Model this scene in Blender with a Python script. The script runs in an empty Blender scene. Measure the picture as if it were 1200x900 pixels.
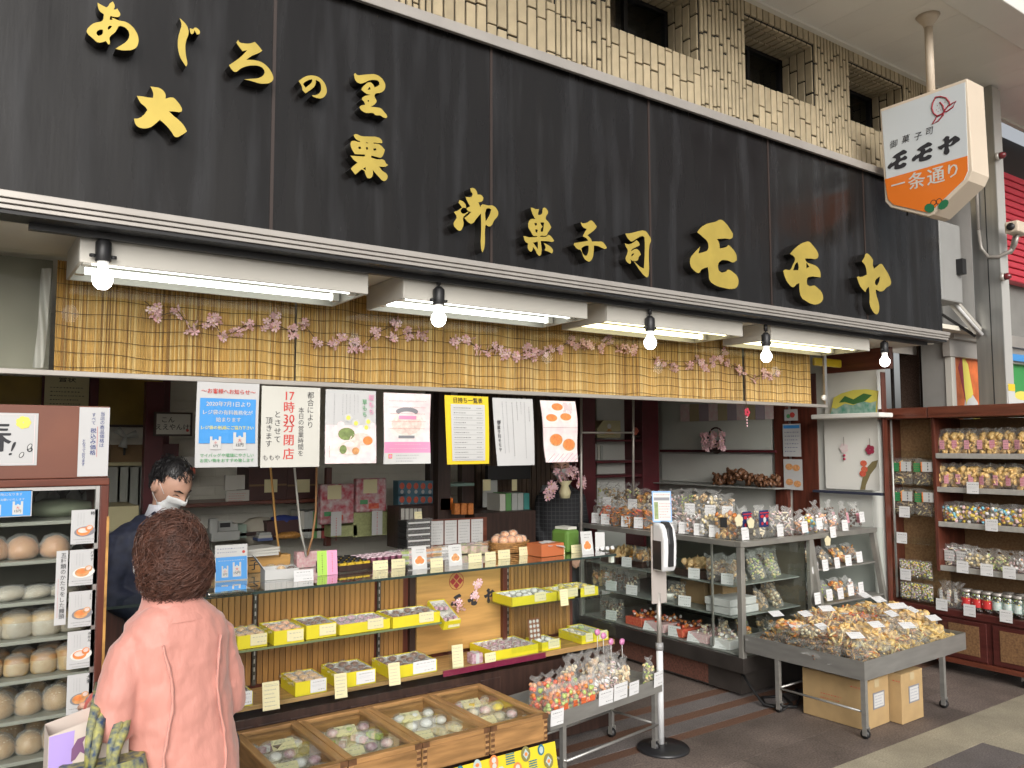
import bpy, bmesh, math, random
from mathutils import Vector, Matrix, Euler, noise
R = math.radians
random.seed(7)
S = bpy.context.scene
COL = S.collection

# ------------------------------------------------------------------ camera
F_PX, EYE = 949.5, 1.70
_yaw, _pit, _rol = R(34.836), R(4.32), R(-0.127)
FW = Vector((math.sin(_yaw)*math.cos(_pit), math.cos(_yaw)*math.cos(_pit), math.sin(_pit)))
_r0 = Vector((math.cos(_yaw), -math.sin(_yaw), 0)); _u0 = _r0.cross(FW)
RT = math.cos(_rol)*_r0 + math.sin(_rol)*_u0
UP = -math.sin(_rol)*_r0 + math.cos(_rol)*_u0
cam = bpy.data.cameras.new('camera'); camo = bpy.data.objects.new('camera', cam); COL.objects.link(camo)
cam.sensor_width = 36; cam.lens = F_PX/1200*36; cam.clip_start = 0.05; cam.clip_end = 2000
_m = Matrix((RT, UP, -FW)).transposed().to_4x4(); _m.translation = (0, 0, EYE); camo.matrix_world = _m
S.camera = camo

def px(u, v, X=None, Y=None, Z=None):
    """point on the plane X=, Y= or Z= that was measured at (u, v) in the photograph"""
    d = FW + (u-600)/F_PX*RT - (v-450)/F_PX*UP
    t = X/d.x if X is not None else Y/d.y if Y is not None else (Z-EYE)/d.z
    return d*t + Vector((0, 0, EYE))

# ------------------------------------------------------------------ light
W = bpy.data.worlds.new('World'); S.world = W; W.use_nodes = True
nt = W.node_tree; bg = nt.nodes['Background']
sky = nt.nodes.new('ShaderNodeTexSky'); sky.sky_type = 'NISHITA'; sky.sun_disc = False
SUN_EL, SUN_AZ = R(26), R(205)
sky.sun_elevation = SUN_EL; sky.sun_rotation = SUN_AZ; sky.air_density = 1.0; sky.dust_density = 5.0; sky.ozone_density = 0.6
hsv = nt.nodes.new('ShaderNodeHueSaturation'); hsv.inputs['Saturation'].default_value = .22      # overcast: a whitish sky
nt.links.new(sky.outputs[0], hsv.inputs['Color']); nt.links.new(hsv.outputs[0], bg.inputs[0]); bg.inputs[1].default_value = 0.13
sl = bpy.data.lights.new('sun', 'SUN'); sl.energy = 1.1; sl.angle = R(40); sl.color = (1, .965, .92)
so = bpy.data.objects.new('sun', sl); COL.objects.link(so)
_sd = Vector((math.sin(SUN_AZ)*math.cos(SUN_EL), math.cos(SUN_AZ)*math.cos(SUN_EL), math.sin(SUN_EL)))
so.rotation_euler = (-_sd).to_track_quat('-Z', 'Y').to_euler()
S.view_settings.view_transform = 'Standard'; S.view_settings.look = 'None'
S.view_settings.exposure = 0.22; S.view_settings.gamma = 1.0; S.view_settings.use_curve_mapping = False
S.cycles.max_bounces = 7; S.cycles.transparent_max_bounces = 24; S.cycles.diffuse_bounces = 3
S.cycles.glossy_bounces = 3; S.cycles.transmission_bounces = 4
S.cycles.caustics_reflective = False; S.cycles.caustics_refractive = False
S.cycles.sample_clamp_indirect = 4.0; S.cycles.use_denoising = True

# ------------------------------------------------------------------ materials
MATS = {}
def mat(name, c, rough=.6, metal=0., var=0., vscale=6., bump=0., bscale=40., rnd=0., c2=None, coat=0., spec=.5,
        emit=0., stretch=None, subs=0., detail=4., sheen=0., dirt=0.):
    """principled material with noise-driven colour variation, per-object variation and fine bump"""
    if name in MATS: return MATS[name]
    m = bpy.data.materials.new(name); m.use_nodes = True; n = m.node_tree; L = n.links
    b = n.nodes['Principled BSDF']
    b.inputs['Base Color'].default_value = (*c, 1); b.inputs['Roughness'].default_value = rough
    b.inputs['Metallic'].default_value = metal; b.inputs['Coat Weight'].default_value = coat
    b.inputs['Coat Roughness'].default_value = .12; b.inputs['Specular IOR Level'].default_value = spec
    if sheen: b.inputs['Sheen Weight'].default_value = sheen
    if subs: b.inputs['Subsurface Weight'].default_value = subs; b.inputs['Subsurface Radius'].default_value = (.02, .008, .004)
    if emit:
        b.inputs['Emission Color'].default_value = (*c, 1); b.inputs['Emission Strength'].default_value = emit
    tc = n.nodes.new('ShaderNodeTexCoord'); src = tc.outputs['Object']
    if stretch:
        mp = n.nodes.new('ShaderNodeMapping'); mp.inputs['Scale'].default_value = stretch
        L.new(src, mp.inputs['Vector']); src = mp.outputs['Vector']
    col = None
    if var or c2:
        nz = n.nodes.new('ShaderNodeTexNoise'); nz.inputs['Scale'].default_value = vscale; nz.inputs['Detail'].default_value = detail
        L.new(src, nz.inputs['Vector'])
        rp = n.nodes.new('ShaderNodeMapRange'); rp.inputs[1].default_value = .3; rp.inputs[2].default_value = .7
        L.new(nz.outputs['Fac'], rp.inputs[0])
        mx = n.nodes.new('ShaderNodeMix'); mx.data_type = 'RGBA'
        a = c2 if c2 else tuple(max(0, k*(1-var)) for k in c); bb = c if c2 else tuple(min(1, k*(1+var)) for k in c)
        mx.inputs['A'].default_value = (*bb, 1); mx.inputs['B'].default_value = (*a, 1)
        L.new(rp.outputs[0], mx.inputs['Factor']); col = mx.outputs['Result']
    if rnd:
        oi = n.nodes.new('ShaderNodeObjectInfo'); mr = n.nodes.new('ShaderNodeMapRange')
        mr.inputs[3].default_value = 1-rnd; mr.inputs[4].default_value = 1+rnd; L.new(oi.outputs['Random'], mr.inputs[0])
        hs = n.nodes.new('ShaderNodeHueSaturation'); L.new(mr.outputs[0], hs.inputs['Value'])
        if col: L.new(col, hs.inputs['Color'])
        else: hs.inputs['Color'].default_value = (*c, 1)
        col = hs.outputs['Color']
    if dirt:                        # broad worn and trodden patches
        dz = n.nodes.new('ShaderNodeTexNoise'); dz.inputs['Scale'].default_value = 1.7; dz.inputs['Detail'].default_value = 6; dz.inputs['Roughness'].default_value = .65
        ge = n.nodes.new('ShaderNodeNewGeometry'); L.new(ge.outputs['Position'], dz.inputs['Vector'])
        dr = n.nodes.new('ShaderNodeMapRange'); dr.inputs[1].default_value = .35; dr.inputs[2].default_value = .66; dr.inputs[3].default_value = 1-dirt; dr.inputs[4].default_value = 1+dirt*.4; L.new(dz.outputs['Fac'], dr.inputs[0])
        h2 = n.nodes.new('ShaderNodeHueSaturation'); L.new(dr.outputs[0], h2.inputs['Value'])
        if col: L.new(col, h2.inputs['Color'])
        else: h2.inputs['Color'].default_value = (*c, 1)
        col = h2.outputs['Color']
    if col: L.new(col, b.inputs['Base Color'])
    if bump:
        nb = n.nodes.new('ShaderNodeTexNoise'); nb.inputs['Scale'].default_value = bscale; nb.inputs['Detail'].default_value = 5
        L.new(src, nb.inputs['Vector'])
        bp = n.nodes.new('ShaderNodeBump'); bp.inputs['Strength'].default_value = bump; bp.inputs['Distance'].default_value = .01
        L.new(nb.outputs['Fac'], bp.inputs['Height']); L.new(bp.outputs[0], b.inputs['Normal'])
    MATS[name] = m
    return m

def node_of(m, t): return next(x for x in m.node_tree.nodes if x.bl_idname == t)

def glass_mat(name, tint=(.93, .97, .95), refl=.10, rough=.02):
    """thin sheet of glass: see-through with a fresnel reflection"""
    m = bpy.data.materials.new(name); m.use_nodes = True; n = m.node_tree; L = n.links
    n.nodes.remove(n.nodes['Principled BSDF']); out = n.nodes['Material Output']
    t = n.nodes.new('ShaderNodeBsdfTransparent'); t.inputs[0].default_value = (*tint, 1)
    g = n.nodes.new('ShaderNodeBsdfGlossy'); g.inputs['Roughness'].default_value = rough; g.inputs[0].default_value = (1, 1, 1, 1)
    fr = n.nodes.new('ShaderNodeFresnel'); fr.inputs[0].default_value = 1.5
    mu = n.nodes.new('ShaderNodeMath'); mu.operation = 'MULTIPLY'; mu.inputs[1].default_value = refl/.04*.55; mu.use_clamp = True
    ge = n.nodes.new('ShaderNodeNewGeometry'); iv = n.nodes.new('ShaderNodeMath'); iv.operation = 'SUBTRACT'; iv.inputs[0].default_value = 1.0      # only the outer face mirrors
    L.new(ge.outputs['Backfacing'], iv.inputs[1]); m2 = n.nodes.new('ShaderNodeMath'); m2.operation = 'MULTIPLY'; L.new(fr.outputs[0], m2.inputs[0]); L.new(iv.outputs[0], m2.inputs[1])
    L.new(m2.outputs[0], mu.inputs[0])
    x = n.nodes.new('ShaderNodeMixShader'); L.new(mu.outputs[0], x.inputs[0]); L.new(t.outputs[0], x.inputs[1]); L.new(g.outputs[0], x.inputs[2])
    L.new(x.outputs[0], out.inputs[0]); MATS[name] = m
    return m

def film_mat(name, tint=(.9, .9, .9), haze=.16, scale=34.):
    """crinkled clear plastic film: mostly see-through, milky and shiny along its creases"""
    m = bpy.data.materials.new(name); m.use_nodes = True; n = m.node_tree; L = n.links
    n.nodes.remove(n.nodes['Principled BSDF']); out = n.nodes['Material Output']
    tc = n.nodes.new('ShaderNodeTexCoord')
    oi = n.nodes.new('ShaderNodeObjectInfo'); ad = n.nodes.new('ShaderNodeVectorMath'); ad.operation = 'ADD'
    cb = n.nodes.new('ShaderNodeCombineXYZ'); ml = n.nodes.new('ShaderNodeMath'); ml.operation = 'MULTIPLY'; ml.inputs[1].default_value = 7
    L.new(oi.outputs['Random'], ml.inputs[0]); L.new(ml.outputs[0], cb.inputs[0]); L.new(ml.outputs[0], cb.inputs[2])
    L.new(tc.outputs['Object'], ad.inputs[0]); L.new(cb.outputs[0], ad.inputs[1])
    nz = n.nodes.new('ShaderNodeTexNoise'); nz.inputs['Scale'].default_value = scale; nz.inputs['Detail'].default_value = 3; nz.inputs['Distortion'].default_value = 1.2
    L.new(ad.outputs[0], nz.inputs['Vector'])
    bp = n.nodes.new('ShaderNodeBump'); bp.inputs['Strength'].default_value = .7; bp.inputs['Distance'].default_value = .012
    L.new(nz.outputs['Fac'], bp.inputs['Height'])
    t = n.nodes.new('ShaderNodeBsdfTransparent'); t.inputs[0].default_value = (*tint, 1)
    p = n.nodes.new('ShaderNodeBsdfPrincipled'); p.inputs['Base Color'].default_value = (.78, .78, .76, 1); p.inputs['Roughness'].default_value = .16
    p.inputs['Specular IOR Level'].default_value = .9
    L.new(bp.outputs[0], p.inputs['Normal'])
    lw = n.nodes.new('ShaderNodeLayerWeight'); lw.inputs[0].default_value = .2; L.new(bp.outputs[0], lw.inputs['Normal'])
    rp = n.nodes.new('ShaderNodeMapRange'); rp.inputs[3].default_value = haze; rp.inputs[4].default_value = min(1, haze+.5)
    L.new(lw.outputs['Facing'], rp.inputs[0])
    x = n.nodes.new('ShaderNodeMixShader'); L.new(rp.outputs[0], x.inputs[0]); L.new(t.outputs[0], x.inputs[1]); L.new(p.outputs[0], x.inputs[2])
    L.new(x.outputs[0], out.inputs[0]); MATS[name] = m
    return m

# ------------------------------------------------------------------ mesh builder
class MB:
    def __init__(s): s.v = []; s.f = []; s.m = []
    def add(s, vs, fs, mi=0):
        o = len(s.v); s.v += [tuple(x) for x in vs]
        for f in fs: s.f.append([i+o for i in f]); s.m.append(mi)
        return s
    def box(s, x0, x1, y0, y1, z0, z1, mi=0):
        return s.add([(x0,y0,z0),(x1,y0,z0),(x1,y1,z0),(x0,y1,z0),(x0,y0,z1),(x1,y0,z1),(x1,y1,z1),(x0,y1,z1)],
                     [(0,3,2,1),(4,5,6,7),(0,1,5,4),(1,2,6,5),(2,3,7,6),(3,0,4,7)], mi)
    def tube(s, pts, rad, n=8, mi=0, cap=True):
        pts = [Vector(p) for p in pts]; k = len(pts)
        rad = rad if isinstance(rad, (list, tuple)) else [rad]*k
        vs = []; ref = None
        for i, p in enumerate(pts):
            d = (pts[min(i+1, k-1)] - pts[max(i-1, 0)]).normalized()
            if ref is None or abs(ref.dot(d)) > .95: ref = Vector((0,0,1)) if abs(d.z) < .9 else Vector((1,0,0))
            a = d.cross(ref).normalized(); b = a.cross(d)
            ref = b
            for j in range(n):
                t = 2*math.pi*j/n; vs.append(p + (a*math.cos(t) + b*math.sin(t))*rad[i])
        fs = [(i*n+j, i*n+(j+1) % n, (i+1)*n+(j+1) % n, (i+1)*n+j) for i in range(k-1) for j in range(n)]
        if cap: fs += [tuple(range(n))[::-1], tuple(range((k-1)*n, k*n))]
        return s.add(vs, fs, mi)
    def lathe(s, prof, c=(0,0,0), n=16, mi=0, sx=1., sy=1.):
        vs = [(c[0]+r*math.cos(2*math.pi*j/n)*sx, c[1]+r*math.sin(2*math.pi*j/n)*sy, c[2]+z) for r, z in prof for j in range(n)]
        k = len(prof)
        fs = [(i*n+j, i*n+(j+1) % n, (i+1)*n+(j+1) % n, (i+1)*n+j) for i in range(k-1) for j in range(n)]
        if prof[0][0] > 1e-5: fs.append(tuple(range(n))[::-1])
        if prof[-1][0] > 1e-5: fs.append(tuple(range((k-1)*n, k*n)))
        return s.add(vs, fs, mi)
    def loft(s, rings, mi=0, closed=True, cap=True):
        n = len(rings[0]); vs = [p for r in rings for p in r]; k = len(rings); w = n if closed else n-1
        fs = [(i*n+j, i*n+(j+1) % n, (i+1)*n+(j+1) % n, (i+1)*n+j) for i in range(k-1) for j in range(w)]
        if cap: fs += [tuple(range(n))[::-1], tuple(range((k-1)*n, k*n))]
        return s.add(vs, fs, mi)
    def grid(s, nx, ny, fn, mi=0):
        vs = [fn(i/nx, j/ny) for j in range(ny+1) for i in range(nx+1)]
        return s.add(vs, [(j*(nx+1)+i, j*(nx+1)+i+1, (j+1)*(nx+1)+i+1, (j+1)*(nx+1)+i) for j in range(ny) for i in range(nx)], mi)
    def prism(s, poly, y0, y1, mi=0):
        """polygon in x,z extruded from y0 (front) to y1"""
        n = len(poly); vs = [(x, y0, z) for x, z in poly] + [(x, y1, z) for x, z in poly]
        return s.add(vs, [tuple(range(n)), tuple(range(2*n-1, n-1, -1))] + [(i, n+i, n+(i+1) % n, (i+1) % n) for i in range(n)], mi)
    def disc(s, cx, cz, rx, rz, y, mi=0, n=14, a0=0., tilt=0.):
        ct, st = math.cos(tilt), math.sin(tilt); vs = []
        for j in range(n):
            t = 2*math.pi*j/n + a0; x, z = rx*math.cos(t), rz*math.sin(t); vs.append((cx+x*ct-z*st, y, cz+x*st+z*ct))
        return s.add(vs, [tuple(range(n))], mi)
    def rect(s, x0, x1, z0, z1, y, mi=0):
        return s.add([(x0,y,z0),(x1,y,z0),(x1,y,z1),(x0,y,z1)], [(0,1,2,3)], mi)
    def blob(s, c, r, mi=0, rings=4, n=7, seed=0, rough=.15, rot=None):
        """lumpy ellipsoid"""
        c = Vector(c); vs = []; rnd = random.Random(seed)
        M = rot.to_matrix() if rot else None
        for i in range(1, rings):
            ph = math.pi*i/rings
            for j in range(n):
                t = 2*math.pi*j/n; k = 1+rnd.uniform(-rough, rough)
                q = Vector((r[0]*math.sin(ph)*math.cos(t)*k, r[1]*math.sin(ph)*math.sin(t)*k, -r[2]*math.cos(ph)*k))
                vs.append(c + (M @ q if M else q))
        lo, hi = Vector((0,0,-r[2])), Vector((0,0,r[2]))
        b = len(vs); vs += [c+(M @ lo if M else lo), c+(M @ hi if M else hi)]
        fs = [(i*n+j, i*n+(j+1) % n, (i+1)*n+(j+1) % n, (i+1)*n+j) for i in range(rings-2) for j in range(n)]
        fs += [(b, (j+1) % n, j) for j in range(n)] + [(b+1, (rings-2)*n+j, (rings-2)*n+(j+1) % n) for j in range(n)]
        return s.add(vs, fs, mi)
    def merge(s, o, fn=None, mi=None):
        b = len(s.v); s.v += [tuple(fn(Vector(p))) if fn else p for p in o.v]
        s.f += [[i+b for i in f] for f in o.f]; s.m += [mi if mi is not None else k for k in o.m]
        return s
    def mesh(s, name, mats, smooth=False):
        me = bpy.data.meshes.new(name); me.from_pydata(s.v, [], s.f)
        for m in (mats if isinstance(mats, (list, tuple)) else [mats]): me.materials.append(m)
        me.polygons.foreach_set('material_index', s.m)
        if smooth: me.polygons.foreach_set('use_smooth', [True]*len(s.f))
        me.update(); return me
    def build(s, name, mats, parent=None, smooth=False, bevel=0., loc=None, rot=None, recalc=False):
        me = s.mesh(name, mats, smooth)
        if recalc:
            bm = bmesh.new(); bm.from_mesh(me); bmesh.ops.recalc_face_normals(bm, faces=bm.faces); bm.to_mesh(me); bm.free()
        return link(name, me, parent, loc, rot, bevel)

def link(name, me, parent=None, loc=None, rot=None, bevel=0.):
    o = bpy.data.objects.new(name, me); COL.objects.link(o); o.parent = parent
    if loc is not None: o.location = loc
    if rot is not None: o.rotation_euler = rot
    if bevel:
        b = o.modifiers.new('bevel', 'BEVEL'); b.width = bevel; b.segments = 2; b.limit_method = 'ANGLE'; b.angle_limit = R(40)
    return o

def tag(o, label=None, cat=None, group=None, kind=None):
    if label: o['label'] = label
    if cat: o['category'] = cat
    if group: o['group'] = group
    if kind: o['kind'] = kind
    return o
def thing(name, label, cat, loc=(0,0,0), rz=0., group=None, rx=0.):
    o = bpy.data.objects.new(name, None); COL.objects.link(o); o.location = loc; o.rotation_euler = (rx, 0, rz)
    o.empty_display_size = .05
    return tag(o, label, cat, group)
KIDS = {}
def copy_tree(o, parent=None, loc=None, rz=None, label=None, group=None, rx=None, scale=None):
    c = o.copy(); COL.objects.link(c); c.parent = parent
    for ch in list(o.children): copy_tree(ch, c)
    if loc is not None: c.location = loc
    if rz is not None: c.rotation_euler.z = rz
    if rx is not None: c.rotation_euler.x = rx
    if scale is not None: c.scale = scale
    if label: c['label'] = label
    if group: c['group'] = group
    return c

# ------------------------------------------------------------------ lettering
_tc = {}
def text_geo(s, bold=0., res=2):
    k = (s, bold)
    if k not in _tc:
        cu = bpy.data.curves.new('lettering', 'FONT'); cu.body = s; cu.resolution_u = res; cu.offset = bold
        o = bpy.data.objects.new('lettering', cu); me = bpy.data.meshes.new_from_object(o)
        vs = [(v.co.x, v.co.y) for v in me.vertices]; fs = [tuple(p.vertices) for p in me.polygons]
        bpy.data.objects.remove(o); bpy.data.curves.remove(cu); bpy.data.meshes.remove(me)
        _tc[k] = (vs, fs)
    return _tc[k]
def text(mb, s, x, z, size, y, mi=0, bold=.012, align='c', vertical=False, step=1.08, shear=0., sx=1.):
    """lettering in the x,z plane at depth y; x,z is the centre (or left) of a line, the top centre of a column"""
    if vertical:
        for i, ch in enumerate(s):
            if ch != ' ': text(mb, ch, x, z - size*(.5+i*step), size, y, mi, bold, 'c', False, step, shear, sx)
        return mb
    heavy = bold > .008
    vs, fs = text_geo(s, min(bold, .004))
    if not vs: return mb
    if heavy:                       # a second strike set off by a hair makes the strokes bolder without breaking dense characters
        text(mb, s, x+size*.028, z+size*.006, size, y+.00004, mi, 0., align, False, step, shear, sx)
    x0, x1 = min(v[0] for v in vs), max(v[0] for v in vs); z0, z1 = min(v[1] for v in vs), max(v[1] for v in vs)
    k = size/1.0; ox = x - (x0+x1)/2*k*sx if align == 'c' else x - x0*k*sx; oz = z - (z0+z1)/2*k
    mb.add([(ox+a*k*sx+shear*(b*k), y, oz+b*k) for a, b in vs], fs, mi)
    return mb
def scribble(mb, x0, x1, z0, z1, y, rows=3, mi=0, seed=0, vertical=False, fill=.62):
    """rows of small print too fine to read in the photograph"""
    rd = random.Random(seed); H = (z1-z0)/rows if not vertical else (x1-x0)/rows
    for r in range(rows):
        if not vertical:
            zc = z1-(r+.5)*H; x = x0; end = x1 - rd.uniform(0, .35)*(x1-x0)*(r > 0)
            while x < end:
                w = H*rd.uniform(.35, .8); h = H*fill*.5*rd.uniform(.6, 1)
                if rd.random() < .6: mb.rect(x, x+w*.8, zc-h*.18, zc+h*.18, y, mi); mb.rect(x+w*.3, x+w*.48, zc-h*.5, zc+h*.5, y-.00005, mi)
                else: mb.rect(x, x+w*.75, zc-h*.5, zc-h*.25, y, mi); mb.rect(x, x+w*.75, zc+h*.2, zc+h*.45, y, mi)
                x += w*1.05
        else:
            xc = x1-(r+.5)*H; z = z1 - rd.uniform(0, .12)*(z1-z0)*(r > 0); end = z0 + rd.uniform(0, .4)*(z1-z0)*(r > 0)
            while z > end:
                w = H*fill*.5*rd.uniform(.6, 1); h = H*rd.uniform(.35, .75)
                mb.rect(xc-w*.5, xc+w*.5, z-h*.45, z-h*.25, y, mi); mb.rect(xc-w*.15, xc+w*.15, z-h*.85, z, y-.00005, mi)
                z -= h*1.1
    return mb
# ------------------------------------------------------------------ shared materials
M_panel = mat('sign_panel', (.011, .0100, .0098), .36, var=.55, vscale=2.0, stretch=(5, 5, .55), bump=.03, bscale=10, c2=(.034, .034, .036), detail=9, spec=.33)  # paler streaks in the colour stand for scratches and patchy reflections
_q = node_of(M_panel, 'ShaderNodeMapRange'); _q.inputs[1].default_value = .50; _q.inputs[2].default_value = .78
_n = M_panel.node_tree; _nz = _n.nodes.new('ShaderNodeTexNoise'); _nz.inputs['Scale'].default_value = 2.4; _nz.inputs['Detail'].default_value = 6
_mp = _n.nodes.new('ShaderNodeMapping'); _mp.inputs['Scale'].default_value = (3, 3, .45); _tc0 = node_of(M_panel, 'ShaderNodeTexCoord')
_mr = _n.nodes.new('ShaderNodeMapRange'); _mr.inputs[1].default_value = .35; _mr.inputs[2].default_value = .7; _mr.inputs[3].default_value = .14; _mr.inputs[4].default_value = .42
_n.links.new(_tc0.outputs['Object'], _mp.inputs[0]); _n.links.new(_mp.outputs[0], _nz.inputs['Vector']); _n.links.new(_nz.outputs['Fac'], _mr.inputs[0])
_n.links.new(_mr.outputs[0], node_of(M_panel, 'ShaderNodeBsdfPrincipled').inputs['Roughness'])
M_seam = mat('seam_brown', (.035, .022, .018), .5)
M_gold = mat('gold_leaf', (.53, .40, .085), .40, metal=.4, var=.1, vscale=9)
M_letter_side = mat('letter_side', (.012, .011, .010), .45)
M_alu = mat('aluminium', (.62, .61, .59), .32, metal=.9, var=.08, vscale=4, stretch=(.3, 6, 6))
M_alu_pale = mat('aluminium_pale', (.45, .42, .385), .4, metal=.45, var=.08, vscale=5)
M_steel = mat('stainless', (.37, .365, .345), .34, metal=.6, var=.12, vscale=5, stretch=(1, 1, 5), bump=.02, bscale=60)
M_black = mat('black_metal', (.015, .015, .016), .45)
M_cream = mat('cream_paint', (.72, .68, .58), .5, var=.05, vscale=2)
M_white = mat('white_enamel', (.78, .77, .72), .42, var=.03, vscale=3)
M_tile = mat('beige_tile', (.49, .405, .265), .42, var=.10, vscale=14, rnd=.13, bump=.05, bscale=60, spec=.45)
M_grout = mat('grout', (.020, .018, .015), .9)
M_winframe = mat('window_frame_black', (.01, .01, .011), .4)
M_curtain = mat('curtain_brown', (.10, .065, .04), .9, var=.4, vscale=8, stretch=(4, 4, 1))
M_dark = mat('dark_void', (.02, .018, .016), .8)
M_ceil = mat('ceiling_panel', (.86, .84, .78), .42, var=.03, vscale=2, rnd=.03)
M_ceil_gap = mat('ceiling_joint', (.80, .78, .70), .6)
M_redwood = mat('red_wood', (.105, .028, .017), .38, var=.35, vscale=5, stretch=(8, 8, .7), coat=.2)
M_redwood_h = mat('red_wood_level', (.13, .036, .02), .35, var=.35, vscale=5, stretch=(.7, .7, 8), coat=.2)
M_darkwood = mat('dark_wood', (.040, .020, .015), .45, var=.4, vscale=5, stretch=(8, 8, .7))
M_granite = mat('brown_granite', (.16, .105, .08), .22, var=.45, vscale=160, c2=(.045, .028, .022), coat=.15)
M_glass = glass_mat('clear_glass', (.96, .98, .97), .06); M_glass_soft = glass_mat('case_glass', (.96, .975, .965), .035)
M_film_m = film_mat('milky_film', (.985, .985, .98), .11, 30.); M_film = film_mat('clear_film', (.99, .99, .99), .09); M_film_thin = film_mat('thin_film', (.96, .96, .96), .05, 26.)
M_paper = mat('white_paper', (.56, .56, .55), .55, var=.02, vscale=6)
M_paper_w = mat('warm_paper', (.57, .56, .51), .6, var=.03, vscale=6)
M_lam = mat('laminated_paper', (.54, .54, .54), .22, var=.02, vscale=6, coat=.4)
M_ink = mat('black_ink', (.025, .025, .03), .6)
M_grey_ink = mat('grey_ink', (.22, .22, .24), .6)
M_red_ink = mat('red_ink', (.55, .06, .05), .6)
M_blue = mat('poster_blue', (.06, .30, .70), .3, coat=.3)
M_navy_ink = mat('navy_ink', (.05, .07, .22), .6)
M_yellow_ink = mat('yellow_ink', (.75, .66, .12), .5)
M_green_ink = mat('green_ink', (.10, .34, .14), .5)
M_pink_ink = mat('pink_ink', (.72, .28, .45), .5)

def settle(root, z=None):
    """move the Empty to the base of what it carries; children are built in world coordinates"""
    lo = Vector((1e9,)*3); hi = -lo
    for c in root.children:
        if c.type == 'MESH':
            for co in c.bound_box:
                p = Vector(co)+c.location; lo = Vector(map(min, lo, p)); hi = Vector(map(max, hi, p))
    b = Vector(((lo.x+hi.x)/2, (lo.y+hi.y)/2, lo.z if z is None else z)); root.location = b
    for c in root.children: c.location = Vector(c.location)-b
    return root

# ------------------------------------------------------------------ ground
M_pave_dark = mat('pavement_brown', (.26, .205, .175), .62, var=.5, vscale=95, c2=(.095, .075, .066), dirt=.38, rnd=.14, bump=.15, bscale=120)
M_pave_beige = mat('pavement_beige', (.47, .42, .31), .66, var=.25, vscale=120, c2=(.29, .255, .19), dirt=.28, rnd=.08, bump=.15, bscale=120)
M_pave_grey = mat('pavement_grey', (.25, .22, .21), .6, var=.5, vscale=120, c2=(.10, .088, .085), dirt=.32, rnd=.10, bump=.15, bscale=120)
M_pave_rust = mat('pavement_rust', (.21, .11, .07), .6, var=.5, vscale=110, c2=(.09, .05, .036), rnd=.10, bump=.12, bscale=120)
M_ground = mat('street_base', (.34, .32, .29), .85, var=.3, vscale=3)
g = MB(); g.rect(-300, 300, 0, 1, 0)
gm = MB(); gm.add([(-300, -300, -.012), (300, -300, -.012), (300, 300, -.012), (-300, 300, -.012)], [(0, 1, 2, 3)])
ground = gm.build('ground', M_ground); tag(ground, 'wide paved street running past the shop front', 'ground', kind='structure')
pave = thing('pavement', 'speckled brown and beige slab pavement in front of the shop', 'pavement', (0, 0, 0)); tag(pave, kind='structure')
_slabs = {}
def slab(x0, x1, y0, y1, m):
    k = (round(x1-x0, 3), round(y1-y0, 3), m.name)
    if k not in _slabs:
        b = MB(); w, d = k[0]/2-.0016, k[1]/2-.0016; b.box(-w, w, -d, d, -.03, 0); _slabs[k] = b.mesh('slab', m)
    o = link('paving_slab', _slabs[k], pave, ((x0+x1)/2, (y0+y1)/2, random.uniform(-.0008, .0008)))
    return o
xs0 = 1.2
for r, (y0, y1) in enumerate(((2.66, 3.0), (3.0, 3.28))):      # brown slabs just outside the shop
    x = xs0 - (.3 if r % 2 else 0)
    while x < 8.4: slab(x, x+.6, y0, y1, M_pave_dark); x += .6
bands = [(3.28, 3.40, M_pave_dark), (3.40, 3.48, M_pave_rust), (3.48, 3.62, M_pave_grey), (3.62, 3.71, M_pave_rust), (3.71, 3.86, M_pave_grey), (3.86, 3.95, M_pave_rust), (3.95, 4.25, M_pave_dark)]
for y0, y1, m in bands:
    x = xs0
    while x < 8.0: slab(x, x+1.2, y0, y1, m); x += 1.2
for i in range(6):
    for j in range(7): slab(.0+i*1.04, 1.04+i*1.04, 4.25+j*.34, 4.59+j*.34, M_pave_dark)
x = 2.5
while x < 8.8: slab(x, x+.565, 2.385, 2.66, M_pave_beige); x += .565
for r in range(4):
    y1 = 2.385-r*.28; k = 0; x = 1.54+.565*(r % 2)
    while x < 8.8:
        slab(x, x+.565, y1-.28, y1, M_pave_beige if (k+r) % 3 == 0 and x > 4.8 else (M_pave_grey if k % 2 else M_pave_dark)); x += .565; k += 1

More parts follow.
